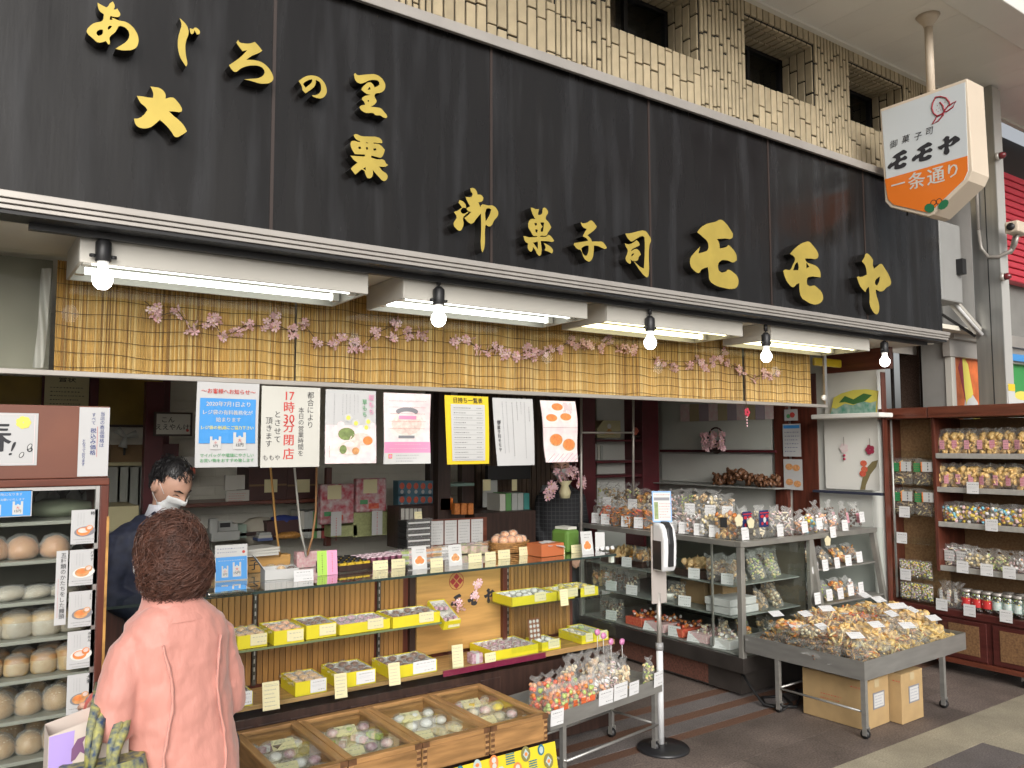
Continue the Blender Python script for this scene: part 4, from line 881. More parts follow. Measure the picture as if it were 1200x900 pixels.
def strands(mb, c, rad, n, seed, length, r=.0016, wave=.006, zmin=-2, crown=(0, -.2, 1), flow=None, clip=None):
    rd = random.Random(seed); c = Vector(c); ra = Vector(rad)
    for i in range(n):
        d = Vector((rd.gauss(0, 1), rd.gauss(0, 1), rd.gauss(0, 1))).normalized()
        if d.z < zmin or (clip and not clip(d)): continue
        cr = Vector(crown).normalized(); tang = (d-cr*.999); tang = tang-d*d.dot(tang)
        if flow: tang += Vector(flow)-d*d.dot(Vector(flow))
        tang += Vector((rd.gauss(0, .35), rd.gauss(0, .35), rd.gauss(0, .2)))
        tang.normalize(); pts = []; L = length*rd.uniform(.5, 1.2); k = rd.uniform(.93, 1.10); ph = rd.uniform(0, 6); side = d.cross(tang)
        for s in range(6):
            t = s/5; q = (d+tang*t*L/ra.x*.7+side*math.sin(t*5+ph)*wave/ra.x*1.2).normalized(); kk = k+.05*math.sin(t*4+ph)
            pts.append(c+Vector((q.x*ra.x*kk, q.y*ra.y*kk, q.z*ra.z*kk))+Vector((0, 0, -t*t*L*.25)))
        mb.tube(pts, [r*.6, r, r, r, r*.8, r*.3], 4, cap=False)
def eyes_brows(t, c, rot, s=1.):
    M = rot.to_matrix(); c = Vector(c)
    for sx in (-1, 1):
        b = MB(); P = lambda x, z, o: c+M @ (head_point(Vector((x, math.sqrt(max(0, 1-x*x-z*z)), z)))*s+Vector((0, o, 0)))
        b.tube([P(sx*.24, .02, .001), P(sx*.42, .055, .002), P(sx*.60, .02, .001)], [.001, .0035, .001], 6); b.build('eye', M_hair_k, t, True)
        b = MB(); b.tube([P(sx*.2, .22, .001), P(sx*.45, .27, .002), P(sx*.66, .2, .001)], [.002, .0042, .0015], 6); b.build('eyebrow', M_hair_k, t, True)
def face_mask(t, c, rot, s=1.):
    M = rot.to_matrix(); c = Vector(c); b = MB(); nx, nz = 12, 9
    def f(u, v):
        x = -.80+1.6*u; z = -.80+.78*v; k = math.sqrt(max(.04, 1-min(.98, x*x+z*z)))
        q = head_point(Vector((x*.94, k, z*.96)).normalized()); q.y = max(q.y, .055+.028*(1-abs(x))) if abs(x) < .72 else q.y
        return c+M @ (q*1.06*s+Vector((0, .004+.0025*math.sin(v*19), 0)))
    b.grid(nx, nz, f); o = b.build('face_mask', M_mask, t, True)
    m = o.modifiers.new('thick', 'SOLIDIFY'); m.thickness = .002
    for sx in (-1, 1):
        b = MB(); P = lambda x, y, z: c+M @ (Vector((x*s, y*s, z*s)))
        b.tube([P(sx*.066, .045, -.01), P(sx*.077, .01, .018), P(sx*.084, -.022, .012)], .0014, 5); b.tube([P(sx*.06, .04, -.07), P(sx*.074, .005, -.045), P(sx*.084, -.022, -.02)], .0014, 5); b.build('ear_loop', M_mask, t, True)

# --- woman in the salmon coat, seen from behind
wp = px(206, 700, Y=2.45)
w = thing('person', 'person in a salmon pink coat with short brown hair, back to the camera', 'person', (wp.x, 2.45, 0), R(14))
hc = (-.012, .045, 1.382); hr = Euler((R(-14), 0, R(26)))
b = MB()
loft_rings(b, [(.70, .125, .10), (.85, .13, .10), (1.0, .115, .09), (1.08, .105, .08), (1.14, .085, .07), (1.2, .055, .055)])
b.tube([(0, 0, 1.2), (0, .012, 1.29), (-.006, .03, 1.37)], [.055, .048, .05], 14)
add_head(b, hc, hr, .90)
AL = [(-.118, 0, 1.165), (-.166, -.02, .968), (-.135, .10, .985)]; AR = [(.118, 0, 1.165), (.150, -.01, .965), (.08, .2, .98)]
for A, sd in ((AL, 1), (AR, -1)):
    b.tube(A, [.036, .034, .026], 10); dd = Vector(A[2])-Vector(A[1]); add_hand(b, A[2], dd, (0, 0, 1), .95, .8, sd)
for sx in (-1, 1):
    b.tube([(sx*.085, 0, .78), (sx*.088, .01, .44), (sx*.09, 0, .09)], [.085, .06, .038], 12); b.blob((sx*.09, .05, .045), (.042, .115, .042), 0, 6, 10, 0, 0)
fuse(b.build('body', M_skin, w), .006, 2)
b = MB()
loft_rings(b, [(.755, .160, .145, .02, -.005), (.85, .158, .14, .016, -.006), (.95, .148, .13, .008, -.006), (1.04, .142, .120, 0, -.008), (1.11, .142, .112, 0, -.01), (1.165, .144, .104, 0, -.008), (1.212, .132, .095), (1.245, .098, .084), (1.268, .072, .074, 0, .006)], 28)
for A in (AL, AR):
    p0, p1, p2 = map(Vector, A); b.tube([p0+Vector((-.04 if p0.x > 0 else .04, 0, .022)), p0+Vector((.008 if p0.x > 0 else -.008, 0, -.02)), p0.lerp(p1, .6)+Vector((.012 if p0.x > 0 else -.012, -.01, 0)), p1+Vector((.006 if p0.x > 0 else -.006, -.012, .0)), p1.lerp(p2, .35), p1.lerp(p2, .9)], [.05, .056, .054, .055, .052, .048], 14)
cc = fuse(b.build('coat', M_coat, w), .0065, 3, .024, .009)
b = MB(); b.loft([ring(1.235, .078, .08, 0, .004, 24), ring(1.262, .069, .072, -.003, .012, 24), ring(1.290, .071, .073, -.006, .016, 24), ring(1.264, .079, .080, -.004, .010, 24), ring(1.222, .100, .096, 0, .002, 24)], cap=False)
o = b.build('collar', M_coat, w, True)
for sx in (-1, 1):
    b = MB(); pts = []
    for k in range(15):
        z = .78+k*.028; f = (z-.78)/.40; rx = .162-.035*f; ry = .147-.042*f; x = sx*(.075+.012*math.sin(k*.5)); pts.append((x, -.009-ry*(1-abs(x/rx)**2.3)**(1/2.3)*1.0-.006+.002*math.sin(k*2.1), z))
    b.tube(pts, [.004+.0015*math.sin(k*2.7) for k in range(15)], 6); b.build('back_seam', M_coat, w, True)
b = MB(); p1, p2 = Vector(AL[1]), Vector(AL[2]); b.tube([p1.lerp(p2, .86), p1.lerp(p2, 1.02)], [.058, .061], 14, cap=False); b.build('cuff', M_coat_dark, w, True)
b = MB()
for sx in (-1, 1): b.tube([(sx*.085, 0, .86), (sx*.092, .0, .6), (sx*.093, .01, .4), (sx*.09, -.005, .10)], [.11, .092, .08, .07], 14)
fuse(b.build('trousers', M_trous, w), .01, 4)
b = MB(); hcv = Vector(hc)+Vector((.006, -.018, .024)); b.blob(hcv, (.076, .088, .094), 0, 14, 22, 3, .05, hr)
b.blob(hcv+Vector((.0, -.05, -.075)), (.080, .056, .050), 0, 8, 14, 4, .08)
Mh = hr.to_matrix()
strands(b, hcv, (.089, .099, .106), 3600, 11, .10, .0012, .03, -.75, (0, -.1, 1), (0, 0, -.4), lambda d: (Mh.inverted() @ d).y < .62 or d.z > .45)
strands(b, hcv+Vector((0, -.03, -.05)), (.098, .085, .085), 2200, 12, .10, .0012, .034, -.9, (0, -.1, 1), (0, 0, -.6), lambda d: d.y < .25)
b.build('hair', M_hair_b, w, True)
face_mask(w, hc, hr, .90)

# --- shop clerk in a navy jacket, looking down to the right
mp_ = px(181, 602, Y=4.2)
m = thing('person', 'person in a navy jacket and white mask looking down behind the counter', 'person', (mp_.x, 4.2, 0), R(180+24))
hc = (.0, .115, 1.515); hr = Euler((R(-36), 0, R(8))); b = MB()
loft_rings(b, [(.82, .15, .11), (1.0, .15, .11), (1.2, .17, .11, 0, .02), (1.3, .15, .09, 0, .03), (1.35, .07, .065, 0, .04)])
b.tube([(0, .03, 1.3), (0, .06, 1.39), (0, .085, 1.46)], [.06, .052, .055], 14); add_head(b, hc, hr, 1.06)
AL = [(-.165, .01, 1.275), (-.23, .0, 1.03), (-.10, .2, .90)]; AR = [(.165, .01, 1.275), (.23, .02, 1.03), (.10, .2, .90)]
for A, sd in ((AL, 1), (AR, -1)):
    b.tube(A, [.05, .04, .028], 10); add_hand(b, A[2], Vector(A[2])-Vector(A[1]), (0, 0, 1), 1.05, .5, sd)
for sx in (-1, 1): b.tube([(sx*.09, 0, .85), (sx*.1, .01, .47), (sx*.1, 0, .09)], [.09, .065, .04], 12); b.blob((sx*.1, .06, .045), (.045, .125, .045), 0, 6, 10, 0, 0)
fuse(b.build('body', M_skin, m), .006, 2)
b = MB(); loft_rings(b, [(.78, .205, .145), (.95, .20, .145), (1.1, .205, .145, 0, .01), (1.22, .21, .14, 0, .015), (1.30, .19, .115, 0, .018), (1.345, .13, .09, 0, .02), (1.375, .085, .075, 0, .03)])
for A in (AL, AR):
    p0, p1, p2 = map(Vector, A); b.tube([p0+Vector((-.06 if p0.x > 0 else .06, 0, .03)), p0+Vector((.008 if p0.x > 0 else -.008, 0, -.01)), p0.lerp(p1, .6), p1, p1.lerp(p2, .4), p1.lerp(p2, .92)], [.058, .070, .068, .066, .058, .05], 14)
fuse(b.build('jacket', M_navy, m), .009, 4, .02, .010)
b = MB(); b.loft([ring(1.34, .080, .078, 0, .045, 20), ring(1.40, .068, .068, 0, .066, 20), ring(1.425, .066, .066, 0, .076, 20)], cap=False); o = b.build('shirt_collar', M_shirt, m, True); o.modifiers.new('t', 'SOLIDIFY').thickness = .006
b = MB(); b.add([(-.06, .118, 1.385), (.06, .118, 1.385), (.0, .175, 1.15)], [(0, 1, 2)]); b.build('shirt_front', M_shirt, m); b = MB()
for sx in (-1, 1): b.tube([(sx*.07, .09, 1.39), (sx*.045, .14, 1.32), (sx*.004, .178, 1.15)], [.012, .018, .008], 6)
b.build('lapel', M_navy, m, True)
b = MB(); 
for sx in (-1, 1): b.tube([(sx*.1, 0, .9), (sx*.1, .0, .47), (sx*.1, -.005, .09)], [.115, .085, .075], 14)
fuse(b.build('trousers', M_trous, m), .012, 3)
Mh = hr.to_matrix(); hcv = Vector(hc)+Mh @ Vector((0, -.016, .026)); b = MB(); b.blob(hcv, (.083, .100, .106), 0, 14, 22, 5, .02, hr)
strands(b, hcv, (.086, .102, .108), 900, 21, .05, .0016, .004, -2, tuple(Mh @ Vector((.2, -.3, 1))), None, lambda d: (Mh.inverted() @ d).z > .12 and ((Mh.inverted() @ d).y < .78 or (Mh.inverted() @ d).z > .45) or ((Mh.inverted() @ d).y < .1 and (Mh.inverted() @ d).z > -.5))
o = b.build('hair', M_hair_k, m, True)
bm = bmesh.new(); bm.from_mesh(o.data); Mi = Mh.inverted()
def _cut(p):
    q = Mi @ (p-Vector(hc)); return q.y > .028 and q.z < .072 or q.z < -.02 and q.y > -.02
bmesh.ops.delete(bm, geom=[v for v in bm.verts if _cut(v.co)], context='VERTS'); bm.to_mesh(o.data); bm.free()
face_mask(m, hc, hr, 1.06); eyes_brows(m, hc, hr, 1.06)

# --- second clerk in a charcoal plaid jacket at the back, head behind the bun poster
pp = px(657, 600, Y=5.6)
c2 = thing('person', 'person in a charcoal plaid jacket at the back, head behind the bun poster', 'person', (pp.x, 5.6, 0), R(180-34))
hc = (0, .05, 1.515); hr = Euler((R(-8), 0, 0)); b = MB()
loft_rings(b, [(.82, .15, .11), (1.0, .14, .11), (1.2, .165, .11), (1.27, .14, .09), (1.32, .07, .065, 0, .01)]); b.tube([(0, .01, 1.28), (0, .02, 1.36), (0, .035, 1.44)], [.058, .05, .052], 12); add_head(b, hc, hr, 1.)
AL = [(-.15, 0, 1.25), (-.195, 0, .98), (-.13, .16, .80)]; AR = [(.15, 0, 1.25), (.195, 0, .98), (.13, .16, .80)]
for A, sd in ((AL, 1), (AR, -1)): b.tube(A, [.05, .04, .028], 10); add_hand(b, A[2], Vector(A[2])-Vector(A[1]), (0, 0, 1), 1., .5, sd)
for sx in (-1, 1): b.tube([(sx*.09, 0, .85), (sx*.1, .01, .47), (sx*.1, 0, .09)], [.09, .065, .04], 12); b.blob((sx*.1, .06, .045), (.045, .12, .045), 0, 6, 10, 0, 0)
fuse(b.build('body', M_skin, c2), .007, 2)
b = MB(); loft_rings(b, [(.74, .20, .15), (.95, .19, .14), (1.12, .195, .138), (1.22, .19, .13), (1.29, .165, .105), (1.335, .11, .088), (1.375, .082, .076, 0, .012), (1.40, .078, .072, 0, .02)])
for A in (AL, AR):
    p0, p1, p2 = map(Vector, A); b.tube([p0+Vector((-.06 if p0.x > 0 else .06, 0, .035)), p0+Vector((.006 if p0.x > 0 else -.006, 0, -.01)), p0.lerp(p1, .6), p1, p1.lerp(p2, .9)], [.055, .064, .062, .058, .05], 14)
fuse(b.build('jacket', M_plaid, c2), .01, 4, .014)
b = MB()
for sx in (-1, 1): b.tube([(sx*.1, 0, .9), (sx*.1, .0, .47), (sx*.1, -.005, .09)], [.115, .085, .075], 14)
fuse(b.build('trousers', M_trous, c2), .012, 3)
hcv = Vector(hc)+Vector((0, -.016, .03)); b = MB(); b.blob(hcv, (.084, .098, .104), 0, 12, 20, 6, .03, hr); strands(b, hcv, (.086, .1, .107), 500, 31, .07, .0018, .005, -.5, (0, -.2, 1), None, lambda d: d.y < .55 or d.z > .5); o = b.build('hair', M_hair_k, c2, True)
bm = bmesh.new(); bm.from_mesh(o.data); bmesh.ops.delete(bm, geom=[v for v in bm.verts if v.co.y-hc[1] > .03 and v.co.z-hc[2] < .055], context='VERTS'); bm.to_mesh(o.data); bm.free()
face_mask(c2, hc, hr, 1.); eyes_brows(c2, hc, hr, 1.)

# --- bags on the woman's arm
M_lav = mat('lavender_paper', (.42, .31, .68), .6, var=.06); M_bagcream = mat('cream_bag', (.60, .52, .46), .6, var=.05); M_plum = mat('plum_print', (.20, .09, .19), .6)
M_tote = mat('floral_strap', (.025, .06, .14), .7, var=.0, c2=(.42, .40, .12), vscale=55, detail=2); M_totein = mat('tote_lining', (.03, .03, .035), .8)
t = thing('paper_bag', 'lavender and cream paper shopping bag with a plum print at the lower left', 'bag'); p = px(100, 892, Y=2.36)
x0, x1, yb = px(56, 890, Y=2.36).x, px(150, 890, Y=2.36).x, 2.36; zt = px(62, 862, Y=2.36).z
b = MB(); b.add([(x0, yb, zt-.36), (x1, yb, zt-.36), (x1, yb+.1, zt-.36), (x0, yb+.1, zt-.36), (x0, yb, zt), (x1, yb-.004, zt+.045), (x1, yb+.1, zt+.045), (x0, yb+.1, zt+.002)], [(3, 2, 1, 0), (0, 1, 5, 4), (1, 2, 6, 5), (2, 3, 7, 6), (3, 0, 4, 7)]); b.build('bag_body', M_bagcream, t)
b = MB(); xm = px(80, 890, Y=2.36).x; b.add([(x0+.001, yb-.0015, zt-.36), (xm, yb-.0015, zt-.36), (xm+.012, yb-.0015, zt+.004), (x0+.001, yb-.0015, zt-.002)], [(0, 1, 2, 3)]); b.build('lavender_panel', M_lav, t)
b = MB(); q = [px(u, v, Y=yb-.002) for u, v in ((83, 893), (84, 878), (91, 866), (101, 862), (97, 870), (99, 880), (104, 886), (94, 881), (88, 890))]; b.add(q, [tuple(range(len(q)))[::-1]]); b.build('plum_print', M_plum, t); settle(t)
t = thing('tote_bag', 'floral tote bag hanging by two patterned straps from the pink sleeve', 'bag'); fy = 2.33
def strap(path, name='strap'):
    b = MB(); P = [px(u, v, Y=y) for u, v, y in path]; d = []
    for i, p in enumerate(P):
        wd = .0095+.003*math.sin(i); d.append([p+Vector((-wd, 0, 0)), p+Vector((0, -.006, 0)), p+Vector((wd, .003, 0))])
    b.loft(d, closed=False, cap=False); o = b.build(name, M_tote, t, True); o.modifiers.new('t', 'SOLIDIFY').thickness = .004
strap([(116, 800, 2.52), (114.5, 815, 2.42), (112, 832, 2.36), (107, 852, 2.33), (104, 872, 2.32), (103, 905, 2.32)]); strap([(119, 803, 2.5), (118.5, 820, 2.40), (117, 845, 2.34), (114, 870, 2.31), (106, 905, 2.30)])
strap([(147, 822, 2.42), (144, 838, 2.36), (137, 855, 2.32), (131, 872, 2.30), (128, 905, 2.29)]); strap([(149, 824, 2.42), (148, 842, 2.35), (144, 860, 2.31), (136, 880, 2.29), (133, 905, 2.29)])
q = px(112, 893, Y=2.30); b = MB(); b.loft([ring(q.z-.30, .12, .05, q.x+.02, 2.33, 18), ring(q.z-.12, .125, .06, q.x+.02, 2.33, 18), ring(q.z-.01, .10, .05, q.x+.02, 2.33, 18), ring(q.z-.012, .09, .042, q.x+.02, 2.33, 18)], cap=True); b.build('tote_body', M_tote, t, True); settle(t)
# ------------------------------------------------------------------ builders for the goods
M_card_w = mat('price_card_white', (.70, .70, .70), .5, rnd=.04); M_card_c = mat('price_card_cream', (.72, .66, .40), .5, rnd=.05)
M_yel = mat('yellow_card_box', (.70, .60, .025), .45, var=.06, vscale=12); M_boxin = mat('box_lining', (.66, .66, .60), .6)
ORD = ['leftmost', 'second', 'third', 'fourth', 'fifth', 'sixth', 'seventh', 'eighth', 'ninth', 'tenth', 'eleventh', 'twelfth', 'thirteenth', 'fourteenth', 'fifteenth']
def nth(i, n, of):
    return ('rightmost' if i == n-1 and n > 1 else ORD[i])+' '+of
_cards = {}
def card_proto(kind, k):
    key = (kind, k)
    if key in _cards: return _cards[key]
    rd = random.Random(k*7+3); s = MB(); s.box(-.5, .5, 0, .03, 0, 1); sm = s.mesh('sheet', M_card_w if kind in ('w', 'p') else M_card_c)
    p = MB()
    if kind == 'w':
        scribble(p, -.36, .36, .68, .9, -.004, 1, 0, k); scribble(p, -.40, .40, .42, .62, -.004, 2, 1, k+1); scribble(p, -.02, .42, .08, .30, -.004, 1, 0, k+2)
    elif kind == 'c':
        scribble(p, -.38, .38, .58, .86, -.004, 1, 1, k); scribble(p, -.1, .42, .14, .42, -.004, 1, 1, k+1)
    elif kind == 't':
        scribble(p, -.38, .38, .08, .92, -.004, 6, 1, k); p.rect(-.40, .40, .90, .905, -.004, 0)
    me = p.mesh('print', [M_ink, M_grey_ink])
    _cards[key] = (sm, me); return _cards[key]
def card(label, p, w=.055, h=.05, kind='w', rz=0., rx=-.12, group=None, k=None, name='price_card', cat='price card'):
    sm, me = card_proto(kind, random.randrange(6) if k is None else k)
    t = thing(name, label, cat, p, rz, group, rx); t.scale = (w, .05, h)
    link('sheet', sm, t); link('print', me, t); return t
def card_px(label, u, v, w=.055, h=.05, kind='w', rz=0., rx=-.12, group=None, X=None, Y=None, Z=None, k=None):
    return card(label, px(u, v, X=X, Y=Y, Z=Z), w, h, kind, rz, rx, group, k)

# contents of the bags
M_snack = {k: mat('snack_'+k, c, .5, var=v, vscale=60, c2=c2, coat=.1) for k, c, v, c2 in (
 ('cracker', (.74, .54, .24), .2, (.66, .40, .13)), ('gold', (0.624, 0.325, 0.078), .3, (0.390, 0.169, 0.039)), ('tan', (0.598, 0.364, 0.156), .3, (0.780, 0.546, 0.286)), ('orange', (0.676, 0.247, 0.052), .3, (0.468, 0.130, 0.026)), ('brown', (0.208, 0.091, 0.039), .4, (0.104, 0.046, 0.023)),
 ('cream', (0.800, 0.754, 0.546), .15, (0.715, 0.572, 0.364)), ('pale', (0.800, 0.702, 0.416), .15, (0.676, 0.494, 0.208)), ('white', (0.800, 0.800, 0.800), .08, (0.780, 0.754, 0.715)), ('pink', (0.800, 0.468, 0.494), .2, (0.800, 0.676, 0.650)), ('green', (0.338, 0.468, 0.104), .3, (0.520, 0.598, 0.208)),
 ('dark', (0.072, 0.046, 0.039), .4, (0.143, 0.091, 0.065)), ('red', (0.624, 0.065, 0.052), .2, (0.715, 0.208, 0.104)), ('yellow', (0.800, 0.676, 0.078), .15, (0.800, 0.520, 0.052)), ('blue', (0.156, 0.468, 0.650), .2, (0.260, 0.650, 0.780)), ('seed', (0.390, 0.286, 0.169), .4, (0.260, 0.182, 0.104)), ('peach', (0.800, 0.494, 0.286), .25, (0.780, 0.338, 0.156)), ('plum', (0.338, 0.130, 0.208), .3, (0.650, 0.520, 0.546)))}
KINDS = {  # colours, piece shape, piece size
 'cracker': (['gold', 'cracker', 'orange', 'cracker'], 'disc', .020), 'stick': (['orange', 'gold'], 'stick', .017), 'puff': (['cream', 'pale', 'white'], 'ball', .014), 'candy': (['pink', 'yellow', 'blue', 'white', 'orange', 'yellow'], 'ball', .014),
 'bean': (['dark', 'brown', 'dark'], 'ball', .010), 'pea': (['green', 'pale'], 'ball', .009), 'pinkmix': (['pink', 'white', 'peach'], 'disc', .013), 'jelly': (['orange', 'green', 'red', 'peach'], 'ball', .013), 'karinto': (['brown', 'gold'], 'stick', .014),
 'seedbar': (['seed', 'tan'], 'disc', .013), 'whitestick': (['white', 'cream', 'pink'], 'stick', .012), 'heap': (['cracker', 'gold', 'cracker', 'orange', 'pale'], 'stick', .017), 'chip': (['cracker'], 'disc', .028), 'nut': (['tan', 'seed', 'cream'], 'ball', .011), 'plain': (['cream', 'tan'], 'disc', .016), 'konpeito': (['white', 'pink', 'green', 'yellow'], 'ball', .006), 'greenlabel': (['cracker', 'pale', 'seed'], 'stick', .012), 'choco': (['brown', 'cream'], 'disc', .012), 'redsnack': (['orange', 'orange', 'red'], 'stick', .016)}
def pieces(mb, kind, w, h, d, seed, n):
    cols, shp, s = KINDS[kind]; rd = random.Random(seed)
    for i in range(n):
        u, v, q = rd.uniform(-1, 1), rd.uniform(.05, .97), rd.uniform(-1, 1)
        k = math.sqrt(max(0, 1-u*u*.8)); c = (u*w*.42, math.copysign(abs(q)**.5, q)*d*.40*k, v*h)
        r = {'disc': (s, s, s*.38), 'stick': (s*.45, s*.45, s*1.7), 'ball': (s, s, s)}[shp]; r = tuple(x*rd.uniform(.8, 1.2) for x in r)
        mb.blob(c, r, rd.randrange(len(cols)), 3 if shp == 'ball' else 4, 6, seed*100+i, .12, Euler((rd.uniform(0, 3), rd.uniform(0, 3), rd.uniform(0, 3))))
    return [M_snack[c] for c in cols]
def wrapper(w, h, d, seed, frill=.22, flat=False):
    """a pillow of clear film standing on its base, its top gathered or crimped flat"""
    rd = random.Random(seed); mb = MB(); n = 18; rings = []
    body = h*(1-frill)
    prof = [(0, .80, .86), (.03*h, .96, 1.0), (body*.35, 1, 1.05), (body*.7, 1, .96), (body*.95, .97, .62), (body+h*frill*.3, .95, .18), (body+h*frill*.65, 1.0, .10), (h, 1.05, .16)]
    if not flat: prof[-3:] = [(body+h*frill*.15, .62, .42), (body+h*frill*.38, .34, .26), (h, .95, .55)]
    ph = rd.uniform(0, 6)
    for i, (z, kx, ky) in enumerate(prof):
        r = []
        for j in range(n):
            a = 2*math.pi*j/n; c, s = math.cos(a), math.sin(a); e = .06 if i < 5 else .2
            k = 1+rd.uniform(-e, e)
            r.append((w/2*kx*math.copysign(abs(c)**.7, c)*k, d/2*ky*math.copysign(abs(s)**.8, s)*k, z+rd.uniform(-1, 1)*h*.012*(i > 0)+(h*.05*math.sin(a*3+ph) if i == len(prof)-1 else 0)))
        rings.append(r)
    mb.loft(rings, 0, True, False); mb.add(rings[0], [tuple(range(n))[::-1]])
    return mb
_bags = {}
def bag_proto(kind, w, h, d, seed, n=34, frill=.22, flat=False, sticker=None):
    key = (kind, w, h, d, seed, flat, str(sticker))
    if key in _bags: return _bags[key]
    f = MB(); ms = pieces(f, kind, w, h*(1-frill), d, seed, n); fm = f.mesh('filling', ms, True)
    wm = wrapper(w, h, d, seed, frill, flat).mesh('film', M_film, True); sm = None
    if sticker:
        mm, sw, sh, sz, sxx = sticker; s = MB(); s.box(sxx*w-sw*w/2, sxx*w+sw*w/2, -d*.53-.002, -d*.53, sz*h, (sz+sh)*h); scribble(s, sxx*w-sw*w*.4, sxx*w+sw*w*.4, (sz+sh*.1)*h, (sz+sh*.9)*h, -d*.53-.0025, 3, 1, seed); sm = s.mesh('sticker', [mm, M_red_ink if seed % 2 else M_ink])
    _bags[key] = (fm, wm, sm); return _bags[key]
def bag(label, kind, p, w=.09, h=.14, d=.05, rz=0., seed=0, group=None, n=34, frill=.22, flat=False, sticker=None, rx=0., name='snack_bag', cat='snack bag', sc=1.):
    fm, wm, sm = bag_proto(kind, w, h, d, seed, n, frill, flat, sticker)
    t = thing(name, label, cat, p, rz, group, rx); t.scale = (sc,)*3
    link('filling', fm, t); link('film', wm, t)
    if sm: link('sticker', sm, t)
    return t

# wrapped sweets
_sw = {}
SWEET = {'brown': ('brown', 'seed'), 'white': ('white', 'cream'), 'dark': ('dark', 'brown'), 'tan': ('tan', 'pale'), 'green': ('green', 'pale'), 'plum': ('plum', 'white'), 'pink': ('pink', 'white'), 'peach': ('peach', 'tan'), 'cream': ('cream', 'pale'), 'yellow': ('yellow', 'pale')}
def sweet_proto(kind, shape='bun'):
    if (kind, shape) in _sw: return _sw[(kind, shape)]
    b = MB(); a, c = SWEET[kind]
    if shape == 'bun': b.blob((0, 0, .013), (.022, .022, .014), 0, 6, 10, 3, .03)
    elif shape == 'bar': b.box(-.011, .011, -.032, .032, .002, .020); b.box(-.0112, .0112, -.008, .008, .001, .0205, 1)
    elif shape == 'egg': b.blob((0, 0, .018), (.021, .021, .019), 0, 6, 10, 3, .02); b.disc(0, 0, .01, .01, 0, 1)
    f = MB(); n = 12; rd = random.Random(hash(shape) % 7); R0 = .027 if shape != 'bar' else .014
    f.loft([[(R0*math.cos(6.283*j/n)*k*(1+rd.uniform(-.1, .1)), (R0 if shape != 'bar' else .036)*math.sin(6.283*j/n)*k*(1+rd.uniform(-.1, .1)), z) for j in range(n)] for k, z in ((.8, .001), (1, .01), (.86, .027), (.3, .035))], cap=False)
    f.add([(-R0*1.5, .008, .012), (-R0*.9, -.006, .014), (-R0*.9, .012, .022), (-R0*1.55, .018, .02)], [(0, 1, 2, 3)]); f.add([(R0*1.5, -.008, .014), (R0*.9, .006, .013), (R0*.9, -.012, .024), (R0*1.5, -.014, .022)], [(0, 1, 2, 3)])
    _sw[(kind, shape)] = (b.mesh('sweet', [M_snack[a], M_snack[c]], shape != 'bar'), f.mesh('film', M_film, True)); return _sw[(kind, shape)]
def sweet(label, kind, p, rz=0., shape='bun', sc=1., group=None):
    sm, fm = sweet_proto(kind, shape); t = thing('wrapped_sweet', label, 'sweet', p, rz, group); t.scale = (sc,)*3
    link('sweet', sm, t); link('film', fm, t); return t
_yb = {}
def ybox(label, x, y, z, w, d, h=.055, rz=0., rx=0., fill='brown', shape='bun', nx=2, ny=3, short='', sc=1., group='yellow boxes of wrapped sweets'):
    key = (round(w, 3), round(d, 3), h)
    if key not in _yb:
        t_ = .003; b = MB(); b.box(0, w, 0, t_, 0, h); b.box(0, w, d-t_, d, 0, h); b.box(0, t_, t_, d-t_, 0, h); b.box(w-t_, w, t_, d-t_, 0, h); b.box(t_, w-t_, t_, d-t_, 0, .003); bm_ = b.mesh('carton', M_yel)
        b = MB(); i = t_+.0006; b.box(i, w-i, i, i+.001, .0035, h-.004); b.box(i, w-i, d-i-.001, d-i, .0035, h-.004); b.box(i, i+.001, i+.0015, d-i-.0015, .0035, h-.004); b.box(w-i-.001, w-i, i+.0015, d-i-.0015, .0035, h-.004); b.box(i+.001, w-i-.001, i+.001, d-i-.001, .0036, .0055); _yb[key] = (bm_, b.mesh('lining', M_boxin))
    t = thing('sweet_box', label, 'box', (x, y, z), rz, group, rx); short = short or label
    link('carton', _yb[key][0], t); link('lining', _yb[key][1], t)
    Mx = Matrix.Translation((x, y, z)) @ Euler((rx, 0, rz)).to_matrix().to_4x4()
    for i in range(nx):
        for j in range(ny):
            q = Mx @ Vector((w*(i+.5)/nx+random.uniform(-.004, .004), d*(j+.5)/ny+random.uniform(-.005, .005), h-.032+random.uniform(0, .012)))
            sweet('%s sweet, %s row, %s, in %s' % (fill, ('front', 'middle', 'back')[j], {1: ['centre'], 2: ['left', 'right'], 3: ['left', 'centre', 'right']}.get(nx, ['leftmost', 'second', 'third', 'fourth', 'fifth', 'rightmost'][:nx])[i], short), fill, q, rz+random.uniform(-.5, .5) if shape != 'bar' else rz+random.uniform(-.1, .1), shape, sc, 'sweets in the '+label)
    return t
# ------------------------------------------------------------------ bread showcase at the left
CY = 2.90
M_board = mat('board_brown', (.135, .05, .035), .4, var=.3, vscale=3, c2=(.20, .075, .045)); M_caseback = mat('case_back_olive', (.10, .095, .075), .7, var=.15)
M_shelf = mat('glass_shelf_edge', (.27, .27, .235), .3); M_edgewear = mat('worn_edge', (.42, .22, .06), .5, var=.4, vscale=20)
XR = px(126, 570, Y=CY).x; XL = -.75; zb1, zb0, zf = px(60, 475, Y=CY).z, px(60, 561, Y=CY).z, px(60, 570, Y=CY).z
sc_ = thing('bread_showcase', 'tall brown framed glass showcase of wrapped buns at the left', 'showcase')
b = MB(); b.box(XL, XR, CY, CY+.02, zb0, zb1); b.build('sign_board', M_board, sc_, bevel=.003)
b = MB(); b.box(XL, XR+.004, CY-.012, CY+.03, zf, zb0-.001); b.build('header_rail', M_redwood_h, sc_, bevel=.003)
